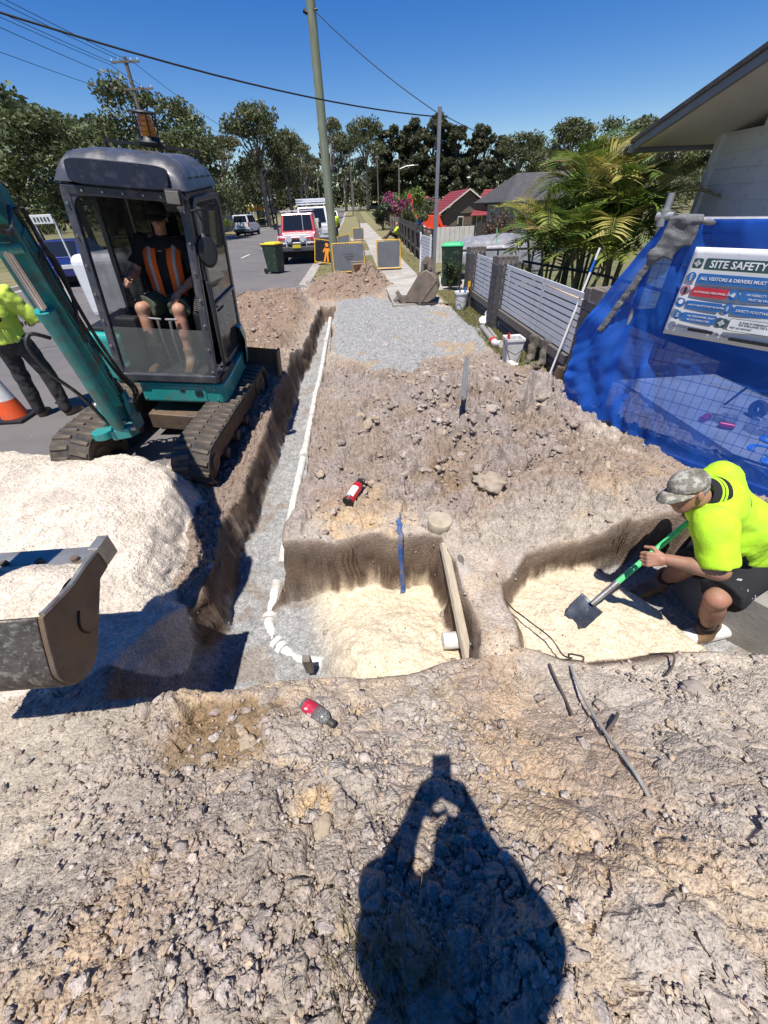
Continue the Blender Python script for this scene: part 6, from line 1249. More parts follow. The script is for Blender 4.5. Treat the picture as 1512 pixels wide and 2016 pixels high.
def wheel(par, x, y, r, w, side):
    key = (r, w)
    if key not in WHEEL:
        m = MB(); m.lathe([(r*.58,-w/2),(r*.9,-w/2),(r,-w*.32),(r,w*.32),(r*.9,w/2),(r*.58,w/2)], 24, RY(90)); a = m.mesh('tyre', M_tyre, True); m = MB(); m.lathe([(0,w*.30),(r*.2,w*.32),(r*.25,w*.22),(r*.5,w*.25),(r*.58,w*.42),(r*.6,w*.2),(r*.6,-w*.4)], 20, RY(90)); WHEEL[key] = (a, m.mesh('rim', M_rim, True))
    a, b = WHEEL[key]; t = obj('wheel', a, par); t.matrix_local = T(x, y, r) @ (RZ(0) if side > 0 else RZ(180)); obj('rim', b, t)
def vehicle(name, label, cat, loc, rz, W, body, cab, wheels, pm, wr=.34, ww=.22, bev=.05, glassf=True, sidew=1, group=None, belt=None):
    v = empty(name, loc, math.radians(rz), label, cat, group); A = Matrix(((0,0,1,-W/2),(1,0,0,0),(0,1,0,0),(0,0,0,1)))
    m = MB(); m.prism(body, W, M=A); bd = m.build('body', pm, v, bevel=bev, seg=3)
    y0, y1, y2, y3, z0, z1, ins = cab; b = W/2*.965; t = W/2 - ins; C = [(-b,y0,z0),(b,y0,z0),(b,y3,z0),(-b,y3,z0),(-t,y1,z1),(t,y1,z1),(t,y2,z1),(-t,y2,z1)]
    m = MB(); m.add(C, [(3,2,1,0),(4,5,6,7),(0,1,5,4),(1,2,6,5),(2,3,7,6),(3,0,4,7)]); cb = m.build('cabin', pm, v, bevel=.045, seg=3); C = [Vector(c) for c in C]
    def pane(nm, q, u0, u1, v0, v1):
        a, b_, c, d = [C[i] for i in q]; P = lambda u, w: (a.lerp(b_, u)).lerp(d.lerp(c, u), w); nrm = (b_-a).cross(d-a).normalized()*.008; m = MB(); m.add([tuple(P(*k) + nrm) for k in ((u0,v0),(u1,v0),(u1,v1),(u0,v1))], [(0,1,2,3)]); return m.build(nm, M_wglass, cb, solid=.006)
    pane('windscreen', (0,1,5,4), .07, .93, .10, .90); pane('rear_window', (2,3,7,6), .08, .92, .15, .88)
    n = sidew
    for q in ((1,2,6,5), (3,0,4,7)):
        for k in range(n): pane('side_window', q, .08 + .86*k/n, .05 + .86*(k+1)/n, .10, .88)
    for y in wheels:
        for s in (-1, 1): wheel(v, s*(W/2 - ww/2 + .01), y, wr, ww, s)
    m = MB(); ys = [p[0] for p in body]; m.box((0, (min(ys)+max(ys))/2, wr*.95), (W*.86, max(ys)-min(ys)-.3, .25)); m.build('underbody', M_under, v)
    return v
def bx(par, nm, c, d, mt, bev=.01, M=None): m = MB(); m.box(c, d, M=M); return m.build(nm, mt, par, bevel=bev)
def disc(par, nm, c, r, dep, mt, ax='Y'): m = MB(); m.cyl(c, (c[0], c[1]-dep, c[2]), r, n=20); return m.build(nm, mt, par, smooth=True)
# red four wheel drive ute
u = vehicle('utility_truck', 'red four wheel drive utility with white bull bar parked on the road', 'utility', (-2.62, 21.6, 0), 0, 1.72, [(.12,.55),(.10,1.02),(.18,1.10),(1.30,1.19),(3.1,1.19),(3.1,.55)], (1.28,1.62,2.75,2.95,1.17,1.88,.14), (.72, 3.9), M_red, .40, .26)
bx(u, 'grille', (0,.085,.86), (.95,.05,.26), M_bump); bx(u, 'front_bumper', (0,.03,.60), (1.78,.22,.20), M_bump, .04)
for s in (-1, 1):
    disc(u, 'headlight', (s*.58,.10,.86), .10, .05, M_head); disc(u, 'driving_light', (s*.30,-.05,.98), .125, .07, M_head); bx(u, 'mudguard', (s*.83,.72,.86), (.16,.98,.10), M_bump, .03); bx(u, 'indicator', (s*.78,.06,.86), (.10,.05,.12), M_amber)
    m = MB(); m.tube([(s*.86,1.42,1.25),(s*1.02,1.36,1.34)], .014, 6); m.box((s*1.06,1.36,1.42), (.14,.07,.24)); m.build('mirror', M_blackp, u, bevel=.01)
m = MB()
for s in (-1, 1): m.tube([(s*.45,0,.60),(s*.45,-.04,.95),(s*.44,-.02,1.10)], .032, 8); m.tube([(s*.82,.10,.70),(s*.84,-.02,.85),(s*.80,-.02,1.06),(s*.44,-.02,1.10)], .03, 8)
m.tube([(-.86,0,.82),(.86,0,.82)], .03, 8); m.tube([(-.46,-.02,1.10),(.46,-.02,1.10)], .032, 8); m.build('bull_bar', M_slat, u, smooth=True)
bx(u, 'number_plate', (0,-.10,.70), (.37,.015,.13), M_plate, .003); m = MB(); m.tube([(-.93,1.25,1.10),(-.95,1.45,1.55),(-.93,1.5,1.95)], .04, 8); m.cyl((-.93,1.5,1.93), (-.93,1.5,2.08), .075, n=12); m.build('snorkel', M_blackp, u, smooth=True); m = MB(); m.cyl((.38,.0,1.1), (.40,.02,2.0), .011, n=6); m.build('antenna', M_slat, u)
m = MB(); 
for y in (1.75, 2.2, 2.65): m.box((0,y,1.97), (1.5,.05,.04))
for s in (-1, 1): m.box((s*.74,2.2,1.98), (.04,1.1,.05))
m.build('roof_rack', M_slat, u); bx(u, 'tray', (0,4.05,.95), (1.82,1.9,.10), M_white); bx(u, 'tool_box', (0,3.5,1.30), (1.75,.6,.65), M_white, .02); bx(u, 'tray_side', (.88,4.2,1.10), (.04,1.6,.28), M_white); bx(u, 'tray_side', (-.88,4.2,1.10), (.04,1.6,.28), M_white); bx(u, 'chassis', (0,4,.6), (.9,2.0,.2), M_under)
# white truck behind
t_ = vehicle('flatbed_truck', 'white cab truck with tall ladder rack parked behind the red utility', 'truck', (-2.35, 28.6, 0), 0, 1.95, [(0,.5),(0,1.25),(.06,1.3),(1.7,1.3),(1.7,.5)], (.02,.32,1.62,1.70,1.28,2.12,.16), (.75, 3.9), M_white, .38, .26)
bx(t_, 'tray', (0,3.6,.98), (2.05,3.6,.10), M_white); bx(t_, 'chassis', (0,3.3,.7), (.9,4,.22), M_under); bx(t_, 'bumper', (0,-.04,.55), (1.9,.12,.25), M_bump, .03)
for s in (-1, 1): bx(t_, 'headlight', (s*.72,-.01,.95), (.36,.05,.20), M_head); bx(t_, 'mirror', (s*1.12,.2,1.62), (.12,.07,.34), M_blackp); bx(t_, 'tray_side', (s*1.01,3.6,1.25), (.04,3.6,.42), M_white)
m = MB()
for y in (1.85, 5.2): m.box((-.95,y,1.75), (.06,.06,1.5)); m.box((.95,y,1.75), (.06,.06,1.5)); m.box((0,y,2.48), (2.0,.06,.06))
for z in (2.25, 2.36, 2.48): m.box((-.97,3.3,z), (.04,3.9,.05)); m.box((.97,3.3,z), (.04,3.9,.05)); m.box((0,1.82,z), (1.95,.04,.05)); m.box((0,1.3,z), (1.9,.05,.06))
m.build('ladder_rack', M_slat, t_)
# distant white utility, side van, cars
w_ = vehicle('utility_truck', 'plain white utility parked farthest along the right kerb', 'utility', (-2.6, 60, 0), 0, 1.8, [(0,.45),(.02,.92),(1.2,1.05),(4.9,1.02),(4.9,.45)], (1.15,1.75,3.0,3.2,1.03,1.72,.18), (.9, 3.9), M_white)
for s in (-1, 1): bx(w_, 'headlight', (s*.65,.0,.80), (.35,.06,.16), M_head)
bx(w_, 'grille', (0,.0,.78), (.8,.05,.18), M_bump); bx(w_, 'bumper', (0,-.02,.5), (1.78,.15,.2), M_bump, .03)
v_ = vehicle('small_van', 'white small van seen from behind on the left side of the road', 'van', (-11.55, 56.0, 0), 176, 1.78, [(0,.4),(.02,.85),(.9,1.08),(4.2,1.12),(4.25,.4)], (.85,1.6,4.05,4.22,1.08,1.82,.16), (.75, 3.45), M_white, .33, .2, sidew=3)
bx(v_, 'rear_bumper', (0,4.24,.5), (1.7,.10,.25), M_bump, .02); bx(v_, 'plate', (0,4.27,.8), (.4,.02,.12), M_bump)
for s in (-1, 1): bx(v_, 'tail_light', (s*.82,4.22,1.0), (.12,.08,.4), M_tail); bx(v_, 'mirror', (s*.98,1.35,1.15), (.16,.10,.16), M_blackp)
s_ = vehicle('suv', 'silver car crossing the far end of the street', 'car', (11.2, 152, 1.13), -62, 1.85, [(0,.4),(.02,.85),(1.1,1.05),(4.6,1.08),(4.65,.4)], (1.05,1.75,3.9,4.45,1.05,1.72,.2), (.85, 3.6), M_silver, .36, .24, sidew=2)
for s in (-1, 1): bx(s_, 'headlight', (s*.7,.0,.85), (.35,.06,.16), M_head)
vehicle('suv', 'dark car ahead of the silver one at the far end', 'car', (4.5, 154, 1.15), -90, 1.85, [(0,.4),(.02,.85),(1.1,1.05),(4.6,1.08),(4.65,.4)], (1.05,1.75,3.9,4.45,1.05,1.75,.2), (.85, 3.6), M_dark, .36, .24, sidew=2)
b_ = vehicle('sedan', 'dark blue sedan parked left of the road behind the boom', 'car', (-11.3, 17.4, 0), 8, 1.8, [(0,.35),(.0,.68),(1.1,.88),(3.9,.92),(4.7,.86),(4.72,.4)], (1.05,1.85,3.1,3.95,.88,1.42,.22), (.8, 3.6), M_blue, .32, .2, sidew=2)
for s in (-1, 1): bx(b_, 'headlight', (s*.68,.03,.66), (.36,.08,.13), M_head)
c_ = empty('box_trailer', (-4.35, 8.6, 0), math.radians(-6), 'pale rounded enclosed trailer on the road behind the excavator', 'trailer')
m = MB(); m.box((0, 1.2, .98), (1.7, 2.6, 1.08)); m.build('trailer_body', M_white, c_, bevel=.16, seg=5); m = MB(); m.tube([(0,-.1,.5),(0,-.9,.45)], .04, 8); m.build('drawbar', M_gal, c_)
for s in (-1, 1): wheel(c_, s*.88, 1.3, .32, .2, s); bx(c_, 'mudguard', (s*.90,1.3,.68), (.24,.85,.05), M_bump, .02)
bx(c_, 'tail_light', (.6,-.10,.62), (.2,.04,.08), M_tail)
rv = vehicle('delivery_van', 'orange red delivery van with blue and white graphics behind the fences', 'van', (11.2, 54.0, -1.25), 70, 1.9, [(0,.4),(.02,1.0),(.8,1.2),(5.0,1.22),(5.0,.4)], (.75,1.35,4.95,5.0,1.18,2.25,.14), (.9, 4.0), M_vanred, .35, .22, sidew=0)
M_decb = mat('blue_decal', (.02,.14,.60), .4); M_decw = mat('white_decal', (.75,.75,.75), .4)
for i, (y, z, r, mt) in enumerate(((3.6,1.55,.62,M_decb),(4.3,1.1,.45,M_decb),(3.0,1.0,.40,M_decw),(4.0,1.65,.30,M_decw),(2.4,.85,.28,M_decw),(4.6,1.75,.25,M_decb))):
    m = MB(); m.lathe([(0,0),(r*.9,0),(r,.002)], 14, T(-.965-.004*i+.09*max(0, z-1.2), y, z) @ RY(-90+ (8 if z > 1.2 else 0)) @ SC(1, .7, 1)); m.build('livery_patch', mt, rv)
bx(rv, 'mirror', (-1.05,1.2,1.35), (.14,.1,.25), M_blackp)
# ------------------------------------------------------------------ houses beyond the fences
M_redtile = mat('red_roof_tile', (.215,.032,.036), .7, var=.2, vs=5, bump=.004, bs=20); M_hbrick = mat('brown_house_brick', (.145,.105,.075), .9, var=.3, vs=9, bump=.004, bs=22); M_cream = mat('cream_trim', (.62,.58,.50), .7)
def gable_house(label, x, y, w, d, zb, ze, zr, rz=0, ridge_x=False, hip=False):
    h = empty('brick_house', (x, y, zb), math.radians(rz), label, 'house'); e, r = ze - zb, zr - zb; m = MB(); m.box((0, d/2, e/2), (w*.88, d*.96, e)); m.prism([(-w*.44, e), (w*.44, e), (0, r - .12)], .2, M=Matrix(((1,0,0,0),(0,0,1,.1),(0,1,0,0),(0,0,0,1)))); m.build('wall', M_hbrick, h)
    n = 9; th = .07; hx = w*.3 if hip else 0
    rf = None
    for s in (-1, 1):
        for k in range(n):
            t0, t1 = k/n, (k+1)/n; zz = lambda t: e + (r-e)*t; xx = lambda t: s*w*.52*(1-t); m = MB(); y0, y1 = -.35 + (hip*2.2*t0), d+.35; y0b = -.35 + hip*2.2*t1
            dz = .03; v = [(xx(t0), y0, zz(t0)+dz+.04), (xx(t0), y1, zz(t0)+dz+.04), (xx(t1), y1, zz(t1)+dz), (xx(t1), y0b, zz(t1)+dz), (xx(t0), y0, zz(t0)-.02), (xx(t0), y1, zz(t0)-.02), (xx(t1), y1, zz(t1)-.05), (xx(t1), y0b, zz(t1)-.05)]
            m.add(v, [(0,1,2,3),(7,6,5,4),(0,4,5,1),(1,5,6,2),(2,6,7,3),(3,7,4,0)]); m.build('tile_course', M_redtile, h)
        if not hip:
            m = MB(); v = [(s*w*.53,-.40,e-.10),(0,-.40,r-.10),(0,-.40,r+.06),(s*w*.53,-.40,e+.06)]; m.add(v + [(a,b+.06,c) for a,b,c in v], [(0,1,2,3),(7,6,5,4),(0,4,5,1),(1,5,6,2),(2,6,7,3),(3,7,4,0)]); m.build('barge_board', M_cream, h)
    if hip:
        m = MB(); m.add([(-w*.52,-.35,e),(w*.52,-.35,e),(0,1.85,r)], [(0,1,2)]); m.build('hip_face', M_redtile, h, solid=.06)
    for xw in (-w*.12, w*.22): bx(h, 'window', (xw, -.0 + .0, e*.62), (w*.1, .08, e*.5), M_cream, .01); bx(h, 'window_pane', (xw, -.045, e*.62), (w*.08, .02, e*.42), M_wglass, 0)
    return h
gable_house('brown brick house with red tiled gable roof behind the fences', 14.4, 60, 7.0, 11, -1.4, .95, 3.25); gable_house('lower red tiled hip roof left of the brick gable house', 11.4, 72, 6.0, 10, -1.4, 1.25, 2.95, hip=True)
gh = empty('brick_house', (19.8, 58, -1.4), 0, 'red tiled wing running right from the gable house', 'house')
m = MB(); m.box((4, 5, 1.1), (9, 6, 2.3)); m.build('wall', M_hbrick, gh)
for k in range(9):
    t0, t1 = k/9, (k+1)/9; m = MB(); zz = lambda t: 2.05 + 2.55*t; yy = lambda t: 1.3 + 4.2*t; v = [(-5.2+2.6*t0,yy(t0),zz(t0)+.05),(9,yy(t0),zz(t0)+.05),(9,yy(t1),zz(t1)),(-5.2+2.6*t1,yy(t1),zz(t1))]; m.add(v + [(a,b,c-.07) for a,b,c in v], [(0,1,2,3),(7,6,5,4),(0,4,5,1),(1,5,6,2),(2,6,7,3),(3,7,4,0)]); m.build('tile_course', M_redtile, gh)
dh = empty('dark_roof_house', (6.6, 20, 0), 0, 'dark roofed house with charcoal gutter behind the palms', 'house'); bx(dh, 'wall', (2.2, 2.2, .9), (4.0, 4, 2.0), mat('pale_green_wall', (.36,.40,.37), .8)); m = MB(); m.add([(-.3,-.3,1.92),(5,-.3,1.92),(5,2.4,2.9),(.9,2.4,2.9),(-.3,5,1.92)], [(0,1,2,3),(0,3,4)]); m.build('roof', M_tile_d, dh, solid=.08); bx(dh, 'gutter', (2.3,-.36,1.88), (5.4,.12,.14), M_dark, .02); bx(dh, 'window', (.9,.16,1.2), (.5,.06,.9), M_slat)
# ------------------------------------------------------------------ neighbours' fences
def palings(name, label, A, B, h, z, step=.105, mt=M_greyt2, gap=.01):
    A, B = V3(*A), V3(*B); L = np.linalg.norm(B-A); d = (B-A)/L; a = math.degrees(math.atan2(d[1], d[0])); e = empty(name, tuple(A), math.radians(a), label, 'fence'); r = random.Random(int(L*10)); n = int(L/step)
    m = MB(); m.box((0, 0, .5), (step-gap, .018, 1.0)); me = m.mesh('paling', mt)
    for k in range(min(n, 160)): o = obj('paling', me, e); hh = h*r.uniform(.95, 1.03); o.matrix_local = T(step*(k+.5), r.uniform(-.006, .006), 0) @ RY(r.uniform(-1.5, 1.5)) @ SC(1, 1, hh)
    for zz in (.3*h, .82*h): bx(e, 'rail', (L/2, .04, zz), (L, .05, .08), mt, 0)
    k = 0
    while k*2.4 < L: bx(e, 'post', (k*2.4, .08, h*.52), (.11, .11, h*1.06), mt, .005); k += 1
    return e
palings('paling_fence', 'long dark timber paling fence along the footpath', (2.75,18.6,.1), (3.35,34.6,.1), 1.2, .1); palings('paling_fence', 'dark paling fence running back to the right past the tarped boat', (3.45,19.6,.0), (9.5,22.5,.0), 1.25, 0)
palings('paling_fence', 'farther stretch of grey paling fence towards the magenta bush', (3.35,34.8,.1), (3.6,46,.1), 1.15, .1, .12, M_greyt)
# dark wire gate section in front of the palings
g_ = empty('wire_gate', (2.62, 15.6, .1), 0, 'dark wire mesh gate leaning against the paling fence', 'gate')
m = MB(); m.box((0,0,.62), (.04,.05,1.25)); m.box((.1,2.9,.62), (.04,.05,1.25)); m.box((.05,1.45,1.2), (.04,2.9,.04)); m.box((.05,1.45,.1), (.04,2.9,.04)); m.build('frame', M_blackm, g_)
m = MB()
for k in range(28): m.cyl((.003*k, .1*k+.1, .1), (.003*k, .1*k+.1, 1.2), .004, n=4, caps=False)
for k in range(12): m.cyl((0,0,.1+.1*k), (.1,2.9,.1+.1*k), .004, n=4, caps=False)
o = m.build('wire_infill', M_blackm, g_); o['kind'] = 'stuff'
cf_ = empty('metal_panel_fence', (3.2, 18.4, .05), 0, 'cream ribbed metal fence panel beside the paling fence', 'fence')
for k in range(8): bx(cf_, 'panel', (.10+.19*k, .0, .62), (.18, .03 + .015*(k % 2), 1.2), M_cream, .004)
# white slat gate
sg = empty('slat_gate', (2.2, 13.2, .12), math.radians(92), 'white horizontal slat gate panel standing open by the steel pole', 'gate')
for k in range(13): bx(sg, 'slat', (.8, 0, .12 + .082*k), (1.6, .02, .066), M_slat, .003)
bx(sg, 'post', (0, .03, .6), (.05, .05, 1.2), M_slat); bx(sg, 'post', (1.6, .03, .6), (.05, .05, 1.2), M_slat)
# ------------------------------------------------------------------ wheelie bins
M_bing = mat('dark_green_plastic', (.022,.045,.028), .5, var=.1, vs=6, dirt=.15); M_lidy = mat('yellow_lid', (.72,.52,.03), .5, var=.06); M_lidg = mat('green_lid', (.05,.50,.18), .5, var=.08)
def bin_(label, loc, rz, lid, s=1.0):
    b = empty('wheelie_bin', loc, math.radians(rz), label, 'bin'); b.scale = (s, s, s)
    m = MB(); m.box((0, 0, .52), (.46, .50, .92), taper=(1.22, 1.28)); m.build('bin_body', M_bing, b, bevel=.025); m = MB(); m.box((0, .02, .99), (.60, .70, .05)); m.box((0, -.05, 1.03), (.50, .52, .05), taper=(.85, .85)); m.build('lid', lid, b, bevel=.02)
    for sx in (-1, 1): m = MB(); m.lathe([(0,-.03),(.09,-.03),(.10,-.02),(.10,.02),(.09,.03),(0,.03)], 18, T(sx*.27, .30, .10) @ RY(90)); m.build('wheel', M_tyre, b, smooth=True)
    m = MB(); m.cyl((-.26,.38,.95), (.26,.38,.95), .018, n=8); m.build('handle', M_bing, b); bx(b, 'rim', (0,0,.965), (.58,.64,.035), M_bing, .01); return b
bin_('dark green wheelie bin with yellow lid standing on the road by the red utility', (-3.25, 18.75, 0), 62, M_lidy); bin_('dark green wheelie bin with bright green lid behind the white gate', (2.72, 12.75, .1), -15, M_lidg); bin_('far wheelie bin with yellow lid beside the phone booth', (-13.6, 69, .12), 20, M_lidy)
# ------------------------------------------------------------------ road signs with yellow frames
M_yel = mat('yellow_frame', (.72,.40,.02), .5, var=.08); M_sback = mat('grey_sign_back', (.12,.125,.13), .5, var=.12, vs=4); M_sblk = mat('black_sign_face', (.015,.014,.014), .4); M_sor = mat('orange_print', (.85,.28,.01), .5)
def board(label, loc, rz, w, h, face, tilt=-12, roll=0, text=None, fig=False):
    b = empty('road_work_sign', loc, math.radians(rz), label, 'sign'); A = RX(tilt) @ RY(roll); m = MB()
    P = [(-w/2,0,.06),(w/2,0,.06),(w/2,0,.06+h),(-w/2,0,.06+h),(-w/2,0,.06)]
    for p, q in zip(P[:-1], P[1:]): m.cyl(p, q, .017, n=8, M=A)
    for s in (-1, 1): m.cyl((s*w*.46,.0,.06+h*.9), (s*w*.46,.45,-.02), .014, n=6, M=A)
    m.build('frame', M_yel, b, smooth=True); m = MB(); m.box((0, 0, .06+h/2), (w-.06, .008, h-.07), M=A); m.build('panel', face, b, bevel=.002)
    for s in (-1, 1):
        for z in (.10, .02+h): m = MB(); m.cyl((s*(w/2-.05),-.008,z), (s*(w/2-.05),.008,z), .014, n=8, M=A); m.build('clip', M_yel, b)
    if text:
        rr = random.Random(4)
        for k, s in enumerate(text):
            x = -.20 + .05*k
            while x < .20 - .05*k: wd = rr.uniform(.02, .045); m = MB(); m.box((x + wd/2, -.006, .06 + h*.62 - .075*k), (wd, .003, (.03, .045, .04)[k]), M=A); m.build('faded_mark', M_sink, b); x += wd + .014
    if fig:
        m = MB(); AA = A @ T(.02, -.007, .08) @ SC(h*1.25, 1, h*1.25); m.cyl((0,0,.62), (0,-.003,.62), .07, n=16, M=AA)
        for p, q, r in (((0,.50),(0,.30),.075),((-.03,.32),(-.09,.03),.035),((.03,.32),(.06,.03),.035),((-.06,.52),(-.15,.36),.025),((.06,.52),(.14,.40),.025),((.14,.40),(.20,.55),.022)):
            d = np.array(q)-np.array(p); L = np.linalg.norm(d); n_ = np.array([-d[1], d[0]])/L*r; m.add([(p[0]-n_[0],-.002,p[1]-n_[1]),(p[0]+n_[0],-.002,p[1]+n_[1]),(q[0]+n_[0],-.002,q[1]+n_[1]),(q[0]-n_[0],-.002,q[1]-n_[1])], [(0,1,2,3)], M=AA)
        m.build('worker_symbol', M_sor, b, solid=.002)
    return b
board('wide yellow framed sign showing its grey back beside the timber pole', (-.22, 16.3, .13), 4, 1.12, .86, M_sback, text=(0, 1, 2)); board('yellow framed sign with grey back standing on the footpath', (1.22, 16.6, .14), -3, .84, .86, M_sback, -10)
board('tilted black sign with orange worker figure behind the timber pole', (-1.25, 19.6, .12), 12, .95, .82, M_sblk, -14, 9, fig=True); board('small far sign with grey back on the verge beyond the timber pole', (.35, 33.5, .12), 0, .75, .7, M_sback); board('yellow framed sign edge leaning right of the timber pole', (-.55, 20.2, .12), -50, .85, .95, M_sback, -16, -8)
# box, stuck shovel, old bucket
M_card = mat('cardboard', (.36,.24,.14), .9, var=.12, vs=8); bxo = empty('cardboard_box', (.10, 15.4, .13), math.radians(8), 'open cardboard box with red cans by the soil heap', 'box')
for c, d in (((0,-.20,.22),(.44,.012,.30)), ((0,.20,.22),(.44,.012,.30)), ((-.22,0,.22),(.012,.40,.30)), ((.22,0,.22),(.012,.40,.30)), ((0,0,.075),(.44,.40,.012))): bx(bxo, 'side', c, d, M_card, 0)
bx(bxo, 'flap', (0,-.26,.40), (.44,.13,.008), M_card, 0); bx(bxo, 'flap', (0,.26,.42), (.44,.13,.008), M_card, 0); bx(bxo, 'base', (0,0,.0), (.40,.36,.14), M_decal, .01)
m = MB(); m.box((.02,-.208,.20), (.20,.004,.12)); m.build('red_print', M_can, bxo)
def stuck_shovel(label, base, top):
    base, top = V3(*base), V3(*top); d = unit(top-base); e = empty('shovel', tuple(base), 0, label, 'shovel'); I = Matrix.Translation(tuple(-base)); o = None
    m = MB(); m.cyl(tuple(base + d*.22), tuple(top), .017, .016, n=10); o = m.build('shaft', M_greyt, e, smooth=True); o.matrix_parent_inverse = I
    s = unit(np.cross(d, V3(0,1,0))); nb = np.cross(s, d); A = Matrix(((s[0],d[0],nb[0],base[0]),(s[1],d[1],nb[1],base[1]),(s[2],d[2],nb[2],base[2]),(0,0,0,1))); gx, gy = np.meshgrid(np.linspace(-1,1,9), np.linspace(0,1,9)); m = MB(); m.grid(.10*gx*(1-.5*(1-gy)**4), .28*gy-.02, .02*(gx**2)-.01*gy, M=A); o = m.build('blade', M_rust, e, smooth=True, solid=.004); o.matrix_parent_inverse = I; return e
stuck_shovel('long handled shovel standing upright in the far soil heap', (.36, 13.55, .34), (.18, 13.75, 1.72))
M_bk = mat('weathered_bucket_steel', (.175,.145,.115), .7, .2, var=.3, vs=7, bump=.004, bs=30, c2=(.26,.20,.15), c2s=5, c2t=.5, c2w=.14)
bk = empty('digging_bucket', (1.55, 10.6, .14), math.radians(-14), 'weathered steel excavator bucket with teeth resting on the footpath', 'excavator bucket')
# profile (x: teeth at -, curved back at +; z)
pr = [(-.42,.03),(-.10,.02),(.20,.03),(.36,.12),(.42,.28),(.38,.46),(.26,.60),(.12,.66),(-.05,.58)]; A = Matrix(((1,0,0,0),(0,0,1,0),(0,1,0,0),(0,0,0,1)))
for y in (-.33, .33): m = MB(); m.prism(pr, y+.012, M=A, h0=y-.012); m.build('side_plate', M_bk, bk, bevel=.004)
q = np.array(pr); n = len(q); m = MB(); m.add([(x,y,z) for y in (-.33,.33) for x,z in q], [(i,i+1,n+i+1,n+i) for i in range(n-1)]); m.build('shell', M_bk, bk, smooth=True, solid=.02)
for k in range(5): y = -.30 + .15*k; m = MB(); m.prism([(-.40,.0),(-.62,.04),(-.66,.07),(-.42,.07)], y+.03, M=A, h0=y-.03); m.build('tooth', M_bk, bk, bevel=.004)
for y in (-.10, .10): m = MB(); m.prism([(-.02,.58),(.26,.58),(.30,.70),(.22,.86),(.10,.92),(.0,.82)], y+.018, M=A, h0=y-.018); m.build('ear', M_bk, bk, bevel=.006)
for x, z in ((.10,.82), (.20,.70)): m = MB(); m.cyl((x,-.2,z), (x,.2,z), .045, n=14); m.build('pin', M_bk, bk, smooth=True)
bx(bk, 'side_cutter', (-.30,-.35,.28), (.09,.03,.5), M_bk, .004, M=RY(-35)); bx(bk, 'cross_brace', (.0,-.345,.33), (.05,.02,.72), M_bk, .004, M=RY(38))
# ------------------------------------------------------------------ tarped boat
bt = empty('tarped_boat', (4.35, 14.2, .35), math.radians(-8), 'small boat covered with a crumpled silver grey tarp behind the fence', 'boat')
def tarp_mat():
    m = mat('silver_tarp', (.24,.24,.25), .45, .1, var=.15, vs=4, c2=(.30,.36,.35), c2s=5, c2t=.62, c2w=.05); return m
gx, gy = np.meshgrid(np.linspace(-1, 1, 70), np.linspace(-1, 1, 50)); ridge = np.abs(gx)**2.4
Zt = .86 - .25*ridge - .32*np.abs(gy)**1.6 - .25*ss(.75, 1, np.abs(gx)) + .03*fbm(gx*3, gy*4, 601, 3) + .02*np.abs(fbm(gx*8+gy*3, gy*2, 603, 2)) - .35*ss(.86, 1, np.abs(gy)); m = MB(); m.grid(1.45*gx*(1-.08*gy**2), .85*gy + .03*fbm(gx*6, gy*3, 605, 2), Zt); m.build('tarp', tarp_mat(), bt, smooth='all', solid=.006)
m = MB(); m.prism([(-1.4,-.4),(1.0,-.6),(1.5,0),(1.0,.6),(-1.4,.5)], .55, h0=.0); m.build('hull', M_white, bt, bevel=.08)
m = MB(); m.tube([(-.1,-.9,.25),(-.05,-.5,.80),(0,0,1.0),(0,.8,.3)], .012, 6); m.tube([(.75,-.9,.2),(.72,-.5,.72),(.75,0,.93)], .012, 6); m.build('rope', mat('green_rope', (.10,.30,.16), .8), bt)
# ------------------------------------------------------------------ things along the brick fence
M_pail = mat('white_pail_plastic', (.68,.68,.66), .5, var=.05, vs=8, dirt=.18, dirtc=(.4,.36,.3)); M_redp = mat('red_plastic', (.6,.04,.02), .45)
def pail(label, loc, square=False):
    p = empty('bucket', loc, 0, label, 'bucket'); M0 = RZ(45) if square else Matrix.Identity(4); n = 4 if square else 24; k = 1.15 if square else 1
    m = MB(); m.lathe([(0,.0),(.115*k,.0),(.145*k,.30),(.158*k,.305),(.158*k,.345),(.148*k,.345),(.135*k,.33),(.11*k,.02),(0,.02)], n, M0); m.build('pail', M_pail, p, smooth=not square, bevel=.012 if square else 0); m = MB(); m.tube([(-.15,-.02,.31),(-.13,-.10,.20),(0,-.165,.14),(.13,-.10,.20),(.15,-.02,.31)], .006, 6); m.build('handle', M_blackm, p, smooth=True); return p
p = pail('round white bucket with trowels near the first brick pillar', (2.30, 9.55, .12)); m = MB(); m.tube([(.05,.02,.15),(.09,.03,.42)], .02, 8); m.build('blue_tool_grip', M_decb, p); m = MB(); m.tube([(.12,.05,.15),(.16,.06,.45)], .018, 8); m.box((.165,.06,.47), (.05,.04,.10)); m.build('yellow_tool', M_yel, p); m = MB(); m.tube([(-.02,.0,.15),(-.04,.04,.40)], .018, 8); m.build('grey_tool', M_bump, p)
p = pail('square white bucket with red tool beside the gumboots', (2.20, 5.75, .12), True); m = MB(); m.tube([(-.09,-.03,.15),(-.11,-.05,.40)], .012, 6); m.tube([(-.06,-.03,.15),(-.09,-.03,.41)], .012, 6); m.build('red_pliers', M_redp, p)
M_gum = mat('muddy_gumboot', (.085,.078,.065), .7, var=.3, vs=8, bump=.003, bs=40, c2=(.20,.165,.12), c2s=5, c2t=.5, c2w=.12)
